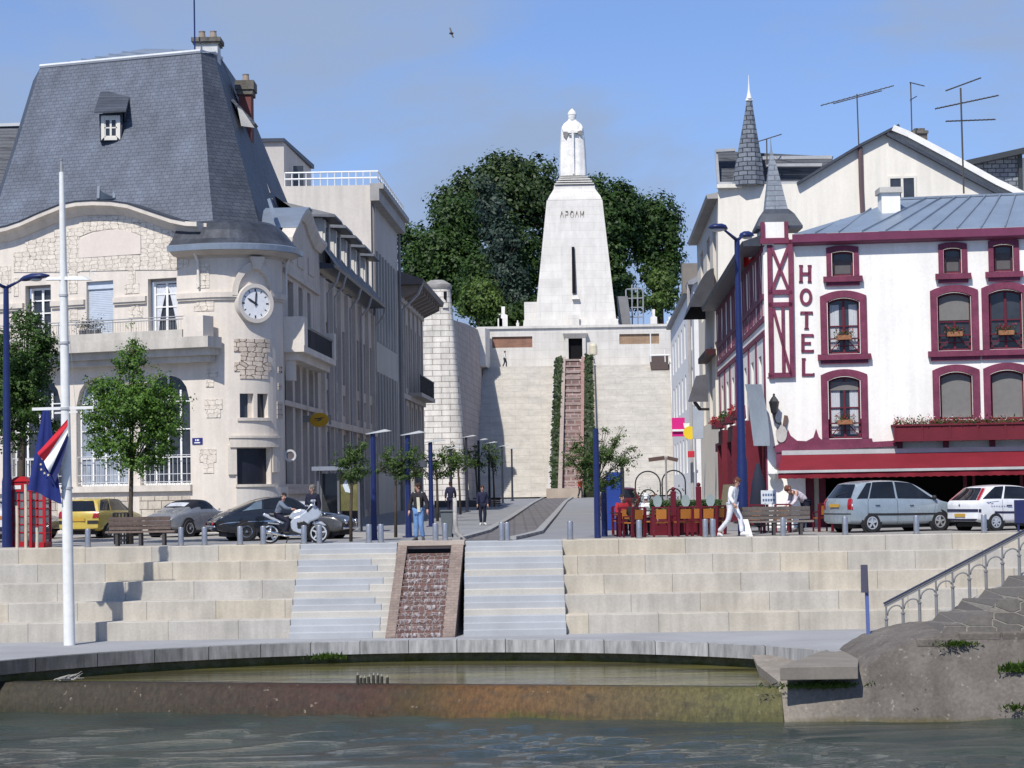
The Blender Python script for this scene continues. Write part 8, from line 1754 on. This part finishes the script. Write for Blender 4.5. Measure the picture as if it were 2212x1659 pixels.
 te_=[('pel','wai'),('wai','che'),('che','nk'),('che','shL'),('shL','elL'),('che','shR'),('shR','elR')]+([('elL','wrL'),('elR','wrR')] if sleeves else []);ti={n:i for i,n in enumerate(tn)}
 if sleeves:
  for s in 'LR':T['wr'+s]=D['wr'+s].lerp(D['el'+s],.08)
 me=skin_mesh('jacket',[(T[n],trad[n]*k) for n in tn],[(ti[a],ti[b]) for a,b in te_]);jk=link('jacket' if sleeves else 'shirt',me,pbr('cloth_%02d%02d%02d'%tuple(int(c*99) for c in top),top,.85,.16,6,11,.7,bdist=.035),o)
 ln_=['pel','hiL','knL','anL','hiR','knR','anR'];lrad=dict(pel=.130,hiL=.110,knL=.080,anL=.070,hiR=.110,knR=.080,anR=.070);li={n:i for i,n in enumerate(ln_)}
 me=skin_mesh('trousers',[(D[n],lrad[n]*k) for n in ln_],[(li[a],li[b]) for a,b in (('pel','hiL'),('hiL','knL'),('knL','anL'),('pel','hiR'),('hiR','knR'),('knR','anR'))]);link('trousers',me,pbr('cloth_%02d%02d%02d'%tuple(int(c*99) for c in legs),legs,.85,.16,6,11,.7,bdist=.035),o)
 for s in 'LR':
  mb=MB();a,t=D['an'+s],D['to'+s];d=(t-a);rows=[]
  for f,w,h in ((-.35,.03,.03),(-.2,.042,.06),(.3,.046,.065),(.8,.05,.045),(1.15,.04,.03),(1.3,.01,.012)):
   c=V((a.x+d.x*f,a.y+d.y*f,min(a.z,t.z)-.035*k+h*k));sd_=V((-d.y,d.x,0)).normalized();rows.append([c+sd_*(w*k*cos(2*pi*q/10))+V((0,0,h*k*sin(2*pi*q/10))) for q in range(10)])
  mb.grid(rows,True);mb.poly(rows[0]);mb.poly(rows[-1]);mb.build('shoe',pbr('shoe_%02d'%int(shoes[0]*99),shoes,.6),o,smooth=True)
 mb=MB();rows=[]
 for (z,rx,ry,oy,f0) in ((-.06,.076,.09,.018,.55),(0,.08,.096,.012,.35),(.045,.083,.102,.008,.12),(.085,.075,.094,.008,0),(.112,.052,.068,.008,0),(.128,.015,.02,.008,0)):
  rows.append([hc+tilt @ V((rx*k*cos(a),(oy+ry*sin(a))*k,z*k)) for a in [-pi/2+f0*pi/1.2+(2*pi-2*f0*pi/1.2)*q/16 for q in range(17)]])
 mb.grid(rows);
 if cap:mb.ball(hp(0,.0,.06),(.092*k,.108*k,.085*k),14,8);mb.lathe([(.10*k,0),(.135*k,-.012*k),(.10*k,-.005*k)],hp(0,-.01,.055),14)
 mb.build('cap' if cap else 'hair',pbr('hair_%02d%02d'%(int((cap or hair)[0]*99),int((cap or hair)[2]*99)),cap or hair,.8,.2,20,60,.3),o,smooth=True)
 if extra:extra(o,D,k)
 return o
walk=dict(knL=(.10,-.14,.50),anL=(.10,-.10,.10),toL=(.11,-.25,.05),knR=(-.10,.02,.49),anR=(-.10,.22,.12),toR=(-.11,.09,.04),elL=(.23,.10,1.15),wrL=(.24,.08,.92),elR=(-.23,-.02,1.14),wrR=(-.22,-.16,.94))
def pg(u,Y):g=GX(u,Y);return (g.x,g.y,g.z)
def man_extra(o,D,k):
 m=MB()
 for s in (1,-1):m.tube([V((.10*s,-.0,1.47))*k,V((.205*s,.0,1.42))*k,V((.25*s,.0,1.30))*k,V((.29*s,.02,1.10))*k],.016,6)
 m.build('sleeve_stripe',pbr('stripe_white',(.68,.66,.6),.8),o);m=MB();m.hexa([V(q)*k for q in ((.02,-.155,.88),(.11,-.15,.88),(.11,-.12,.88),(.02,-.12,.88),(.0,-.165,1.32),(.09,-.16,1.32),(.09,-.12,1.32),(.0,-.12,1.32))]);m.build('shirt_panel',pbr('shirt_cream',(.55,.52,.40),.85),o)
person('man in black jacket with white sleeve stripes and blue jeans walking by the bollards',pg(905,69.4),radians(-18),1.80,(.022,.02,.024),(.12,.22,.42),(.035,.022,.018),(.05,.05,.05),dict(knL=(.10,-.08,.50),anL=(.14,.0,.10),toL=(.19,-.13,.05),knR=(-.07,-.02,.49),anR=(-.07,-.04,.09),toR=(-.10,-.19,.04),elL=(.27,.02,1.15),elR=(-.27,.02,1.15),wrL=(.30,-.04,.92),wrR=(-.28,-.05,.90)),-1.0,extra=man_extra)
person('boy in a dark navy tracksuit standing beside the cobbled strip',pg(1043,92),radians(6),1.62,(.018,.02,.05),(.012,.013,.03),(.05,.025,.018),(.45,.45,.45),dict(hiL=(.07,.01,.9),hiR=(-.07,.01,.9),anL=(.07,.02,.09),anR=(-.07,.02,.09)))
person('person in navy clothes walking away under the street trees',pg(974,110),radians(180),1.78,(.012,.018,.05),(.012,.018,.05),(.02,.015,.015),J=walk)
person('person in red top and dark trousers at the foot of the monument stairs',pg(1254,200),radians(40),1.78,(.42,.03,.03),(.03,.04,.05),J=walk)
q=P(1091,790,237.6);person('person in a white shirt walking on the monument terrace',(q.x,237.2,Z1s),radians(75),1.76,(.60,.60,.58),(.03,.035,.05),J=walk)
person('man with pink face in dark jacket standing behind the motorcycle',pg(676,70.2),radians(-25),1.80,(.014,.017,.026),(.01,.011,.014),(.16,.14,.12),head_turn=-.5)
sitb=dict(pel=(0,.05,.98),wai=(0,.0,1.12),che=(0,-.08,1.30),nek=(0,-.13,1.46),hea=(0,-.17,1.54),shL=(.17,-.08,1.40),shR=(-.17,-.08,1.40),elL=(.25,-.26,1.22),elR=(-.25,-.26,1.22),wrL=(.18,-.45,1.18),wrR=(-.18,-.45,1.18),hiL=(.10,.03,.95),hiR=(-.10,.03,.95),knL=(.22,-.36,.78),knR=(-.22,-.36,.78),anL=(.22,-.22,.42),anR=(-.22,-.22,.42),toL=(.22,-.36,.38),toR=(-.22,-.36,.38))
g=GX(603,69.3);person('dark haired rider in grey denim jacket sitting on the motorcycle',(g.x,69.3,-.04),radians(90),1.62,(.14,.17,.22),(.02,.02,.025),(.015,.012,.012),J=sitb,sit=True,head_turn=-.7)
person('waiter in white shirt and white trousers striding past the cafe bench',pg(1584,68.95),radians(60),1.84,(.72,.73,.76),(.66,.67,.72),(.10,.04,.025),(.6,.6,.62),dict(walk,nek=(0,-.10,1.45),hea=(0,-.16,1.53),che=(0,-.04,1.28),shL=(.17,-.06,1.40),shR=(-.17,-.06,1.40),knL=(.10,-.20,.52),anL=(.10,-.24,.10),toL=(.11,-.40,.06),knR=(-.10,.10,.48),anR=(-.10,.42,.14),toR=(-.11,.31,.04)))
bend=dict(pel=(0,.22,.94),wai=(0,.10,1.06),che=(0,-.10,1.18),nek=(0,-.28,1.24),hea=(0,-.38,1.26),shL=(.17,-.18,1.25),shR=(-.17,-.18,1.25),elL=(.20,-.22,.98),elR=(-.20,-.22,.98),wrL=(.16,-.38,.82),wrR=(-.16,-.38,.82),hiL=(.09,.22,.90),hiR=(-.09,.22,.90),knL=(.10,.14,.48),knR=(-.10,.14,.48))
person('man in pale pink shirt and dark trousers bending over a cafe table',pg(1728,73.5),radians(-70),1.86,(.62,.55,.60),(.015,.016,.03),(.13,.05,.03),J=bend)
sitc=dict(pel=(0,.0,.54),wai=(0,.02,.69),che=(0,.03,.89),nek=(0,.0,1.07),hea=(0,-.02,1.16),shL=(.17,.02,1.01),shR=(-.17,.02,1.01),elL=(.24,-.06,.76),elR=(-.24,-.06,.76),wrL=(.18,-.28,.74),wrR=(-.18,-.28,.74),hiL=(.10,0,.52),hiR=(-.10,0,.52),knL=(.12,-.42,.52),knR=(-.12,-.42,.52),anL=(.12,-.40,.09),anR=(-.12,-.40,.09),toL=(.13,-.54,.04),toR=(-.13,-.54,.04))

wine_p=pbr('chair_wine_frame',(.11,.008,.018),.5,.15,4);orange=pbr('orange_chair_back',(.34,.125,.022),.6,.15,3,20,.1)
def make_chair():
 o=thing('cafe_chair','','chair',(0,0,0),0,'wine red cafe chairs with orange backs',off=False);w,d=.24,.22
 m=MB();m.span((-w,-d,.43),(w,d,.47));m.build('seat',orange,o,bevel=.01)
 for x in (-w,w):
  m=MB();m.bar((x,d,0),(x,d,.45),.045);m.build('leg',wine_p,o);m=MB();m.bar((x,-d,0),(x,-d-.04,.92),.075);m.build('leg',wine_p,o)
  m=MB();m.bar((x,-d,.66),(x,d,.64),.04);m.bar((x,d,.45),(x,d,.65),.04);m.build('armrest',wine_p,o)
 m=MB();m.hexa([(-w+.08,-d-.03,.56),(w-.08,-d-.03,.56),(w-.08,-d-.01,.56),(-w+.08,-d-.01,.56),(-w+.08,-d-.05,.86),(w-.08,-d-.05,.86),(w-.08,-d-.03,.86),(-w+.08,-d-.03,.86)]);m.build('backrest',orange,o)
 m=MB();m.bar((-w,-d-.04,.92),(w,-d-.04,.92),.045);m.bar((-w,-d-.01,.5),(w,-d-.01,.5),.035);m.build('back_rail',wine_p,o);return o
chair0=make_chair();used=False
def chair(u,Y,rz,label):
 global used
 g=GX(u,Y)
 if not used:chair0.location=(g.x,g.y,g.z);chair0.rotation_euler=(0,0,rz);chair0['label']=label;used=True
 else:dup(chair0,(g.x,g.y,g.z),rz,label)
for u,Y,rz,lb in ((1352,71.2,.15,'cafe chair with orange back farthest left, beside the dark table'),(1370,70.0,.6,'cafe chair holding the person in black'),(1430,70.0,-.1,'cafe chair in front of the person in the white cap'),(1450,71.6,.5,'second row cafe chair half hidden behind the front row, left of the post'),(1474,70.0,.35,'cafe chair turned aside left of the first wine red post'),(1500,70.1,0.0,'orange backed cafe chair between the two wine red posts'),(1528,70.0,.1,'orange backed cafe chair right of the second wine red post'),(1545,71.6,.9,'second row cafe chair near the waiter'),(1400,71.8,1.2,'cafe chair holding the person in the white cap'),(1632,72.6,2.8,'cafe chair behind the left half of the bench'),(1690,72.6,2.9,'cafe chair behind the right half of the bench'),(1778,73.2,.3,'lone orange backed cafe chair between the bench and the silver car')):chair(u,Y,rz,lb)
def table(u,Y,label):
 g=GX(u,Y);o=thing('cafe_table',label,'table',tuple(g),0,'dark round cafe tables');m=MB();m.lathe([(0,.72),(.36,.72),(.37,.735),(.36,.75),(0,.75)],g,20);m.build('tabletop',plain('table_dark',(.05,.015,.02),.3),o);m=MB();m.tube([g+V((0,0,.03)),g+V((0,0,.72))],.03,8);m.build('pedestal',black_iron,o);m=MB();m.lathe([(0,0),(.24,0),(.22,.03),(.03,.05)],g,16);m.build('base',black_iron,o);return g
for u,Y,lb in ((1342,72.6,'cafe table at the left end of the terrace'),(1462,72.4,'cafe table behind the middle chairs'),(1514,72.3,'cafe table between the wine red posts'),(1660,73.6,'cafe table behind the grey brown bench'),(1702,74.4,'cafe table under the man in the pink shirt')):
 g=table(u,Y,lb)
g=GX(1662,73.6);t_=thing('menu_stand','small white menu stand on the cafe table behind the bench','menu stand',(g.x,g.y,g.z+.75));m=MB();m.span((g.x-.25,g.y,g.z+.92),(g.x+.25,g.y+.03,g.z+1.38));m.span((g.x-.14,g.y,g.z+.75),(g.x-.1,g.y+.03,g.z+.95));m.span((g.x+.1,g.y,g.z+.75),(g.x+.14,g.y+.03,g.z+.95));m.build('board',pbr('menu_white',(.62,.66,.70),.4),t_)
m=MB();
for i in range(2):
 for j in range(5):m.span((g.x-.2+j*.085,g.y-.004,g.z+1.02+i*.17),(g.x-.14+j*.085,g.y-.001,g.z+1.10+i*.17))
m.build('menu_print',pbr('menu_blue',(.10,.15,.26),.5),t_)
def cap_extra(o,D,k):m=MB();m.span((-.075,.155,.82),(.075,.165,.94));m.build('shirt_print',pbr('shirt_print_grey',(.22,.25,.26),.8),o)
person('seated cafe guest in white shirt and white cap seen from behind',pg(1397,71.75),radians(180),1.74,(.70,.70,.69),(.03,.03,.035),J=sitc,sit=True,cap=(.72,.72,.72),extra=cap_extra)
person('seated cafe guest in black with bare arms at the left of the terrace',pg(1369,70.05),radians(150),1.58,(.016,.015,.016),(.02,.02,.02),(.02,.015,.012),J=sitc,sit=True,sleeves=False)
person('seated cafe guest in red and white jacket at the left end table',pg(1345,73.6),radians(20),1.72,(.32,.02,.03),(.03,.03,.04),(.03,.02,.02),J=sitc,sit=True);person('seated guest in white jacket behind the guest in the white cap',pg(1418,74.2),radians(200),1.70,(.60,.61,.63),(.03,.03,.04),(.10,.05,.03),J=sitc,sit=True)
for u,Y,rz,lb in ((1345,73.6,3.5,'cafe chair holding the guest in red'),(1418,74.2,0.3,'cafe chair holding the guest in the white jacket')):chair(u,Y,rz,lb)

leaf_h=leafmat('box_hedge_leaves',(.012,.035,.008),(.06,.11,.025),.15)
Yh=71.5
for i,(u0,u1) in enumerate(((1405,1452),(1461,1508),(1516,1560))):
 a,c=GX(u0,Yh),GX(u1,Yh);t_=thing('hedge_planter',('box hedge planter left of the first wine red post','box hedge planter between the two wine red posts','box hedge planter right of the second wine red post')[i],'planter',tuple(a),0,'box hedge planters round the cafe terrace');m=MB();m.span((a.x,Yh,a.z),(c.x,Yh+.4,a.z+.62));m.build('trough',wine_p,t_)
 m=MB()
 for j in range(1500):
  p_=V((rnd.uniform(a.x,c.x),Yh+rnd.uniform(-.04,.44),a.z+.60+rnd.random()**.7*.52));s=.035;nn=V((rnd.gauss(0,.5),-1,rnd.gauss(.5,.5))).normalized();t1=nn.cross(V((rnd.random(),rnd.random(),rnd.random()))).normalized();t2=nn.cross(t1);m.poly([p_+t1*s,p_+t2*s*.7,p_-t1*s,p_-t2*s*.7])
 m.build('hedge',leaf_h,t_);m=MB();c_=a.lerp(c,.45 if i else .35);m.prism([(c_.x+.14*cos(2*pi*q/18),Yh-.06,a.z+1.10+.20*sin(2*pi*q/18)) for q in range(18)],(0,.03,0));m.tube([(c_.x,Yh-.04,a.z+.4),(c_.x,Yh-.04,a.z+.86)],.02,6);m.build('oval_plaque',pbr('plaque_grey_green',(.27,.33,.33),.5),t_)
for u,h,lb in ((1456,1.42,'first wine red fence post left of the middle hedge'),(1511,1.55,'second wine red fence post right of the middle hedge')):
 p_=GX(u,70.9);t_=thing('fence_post',lb,'post',tuple(p_),0,'wine red posts of the cafe fence');m=MB();m.span((p_.x-.085,70.85,p_.z),(p_.x+.085,71.0,p_.z+h));m.build('post',wine_p,t_,bevel=.01);m=MB();m.ball((p_.x,70.92,p_.z+h+.06),.07,10,6);m.build('finial',wine_p,t_)
a,c=GX(1456,70.95),GX(1511,70.95);t_=thing('fence_rail','wine red rail linking the two fence posts of the cafe','rail',tuple(a));m=MB();m.span((a.x+.09,70.9,a.z+.72),(c.x-.09,70.96,a.z+.80));m.build('rail',wine_p,t_)

for i,(u0,u1,vt) in enumerate(((1374,1428,1018),(1432,1482,1016))):
 Yq=90.0;a,c,t1=GX(u0,Yq),GX(u1,Yq),P((u0+u1)/2,vt,Yq);t_=thing('iron_arch',('left black iron garden arch in front of the monument stairs','right black iron garden arch beside the white houses')[i],'arch',tuple(a),0,'black iron garden arches');m=MB();R_=(c.x-a.x)/2;zz=t1.z-R_
 for r_ in (R_,R_*.62):cx_=(a.x+c.x)/2;dz=zz if r_==R_ else zz-.55;m.tube([(cx_-r_,Yq,a.z)]+[(cx_-r_*cos(pi*q/12),Yq,dz+r_*sin(pi*q/12)) for q in range(13)]+[(cx_+r_,Yq,a.z)],.028,6)
 m.build('frame',black_iron,t_);m=MB()
 for j in range(500):p_=V((rnd.uniform(a.x-.1,c.x+.1),Yq+rnd.uniform(-.2,.2),a.z+.3+abs(rnd.gauss(0,.45))));s=.06;r_=lambda:V((rnd.uniform(-s,s),rnd.uniform(-s,s),rnd.uniform(-s,s)));m.poly([p_+r_(),p_+r_(),p_+r_()])
 m.build('climbing_plant',leafmat('grey_climber',(.03,.045,.025),(.12,.15,.10),.15),t_)
Yq=84;p_=GX(1441,Yq);t_=thing('signpost','thin dark signpost with finger boards between the iron arches','signpost',tuple(p_));tp_=P(1439,986,Yq);m=MB();m.tube([p_,V((p_.x,Yq,tp_.z))],.035,8);m.build('pole',pbr('pole_grey',(.28,.26,.25)),t_);m=MB();m.bar(V((p_.x-.65,Yq-.05,tp_.z-.12)),V((p_.x-.05,Yq-.05,tp_.z-.05)),.05,.15);m.bar(V((p_.x+.05,Yq-.05,tp_.z-.05)),V((p_.x+.45,Yq-.05,tp_.z-.15)),.05,.14);m.build('finger_board',pbr('board_brown',(.10,.06,.05),.7),t_)
a=GX(1614,69.0);t_=thing('sandwich_board','white leaning menu board beside the waiter','board',tuple(a));m=MB();m.hexa([(a.x-.17,69.0,0),(a.x+.17,69.0,0),(a.x+.17,69.04,0),(a.x-.17,69.04,0),(a.x-.25,69.15,.52),(a.x+.05,69.15,.52),(a.x+.05,69.19,.52),(a.x-.25,69.19,.52)]);m.build('panel',white_paint,t_)
m=MB();m.hexa([(a.x-.1,69.5,0),(a.x+.2,69.5,0),(a.x+.2,69.53,0),(a.x-.1,69.53,0),(a.x-.2,69.2,.52),(a.x+.05,69.2,.52),(a.x+.05,69.23,.52),(a.x-.2,69.23,.52)]);m.build('rear_panel',wine_p,t_)
a=GX(1640,74);t_=thing('dark_parasol','closed dark navy parasol standing before the hotel corner','parasol',tuple(a));m=MB();m.lathe([(.03,.15),(.26,.35),(.30,.9),(.22,1.6),(.06,2.25),(0,2.3)],a,14);m.build('canopy',pbr('parasol_navy',(.018,.022,.04),.85),t_,smooth=True);m=MB();m.tube([a,a+V((0,0,.4))],.03,8);m.lathe([(0,0),(.25,0),(.25,.06),(0,.06)],a,16);m.build('stand',black_iron,t_)
a=GX(1560,76);t_=thing('leaning_board','olive brown board leaning behind the hedge by the waiter','board',tuple(a));m=MB();m.hexa([(a.x-.1,76,.5),(a.x+.35,76,.5),(a.x+.35,76.05,.5),(a.x-.1,76.05,.5),(a.x+.1,76.3,1.6),(a.x+.5,76.3,1.6),(a.x+.5,76.35,1.6),(a.x+.1,76.35,1.6)]);m.span((a.x,76.1,0),(a.x+.06,76.16,.9));m.build('panel',pbr('olive_board',(.13,.11,.07),.8),t_)
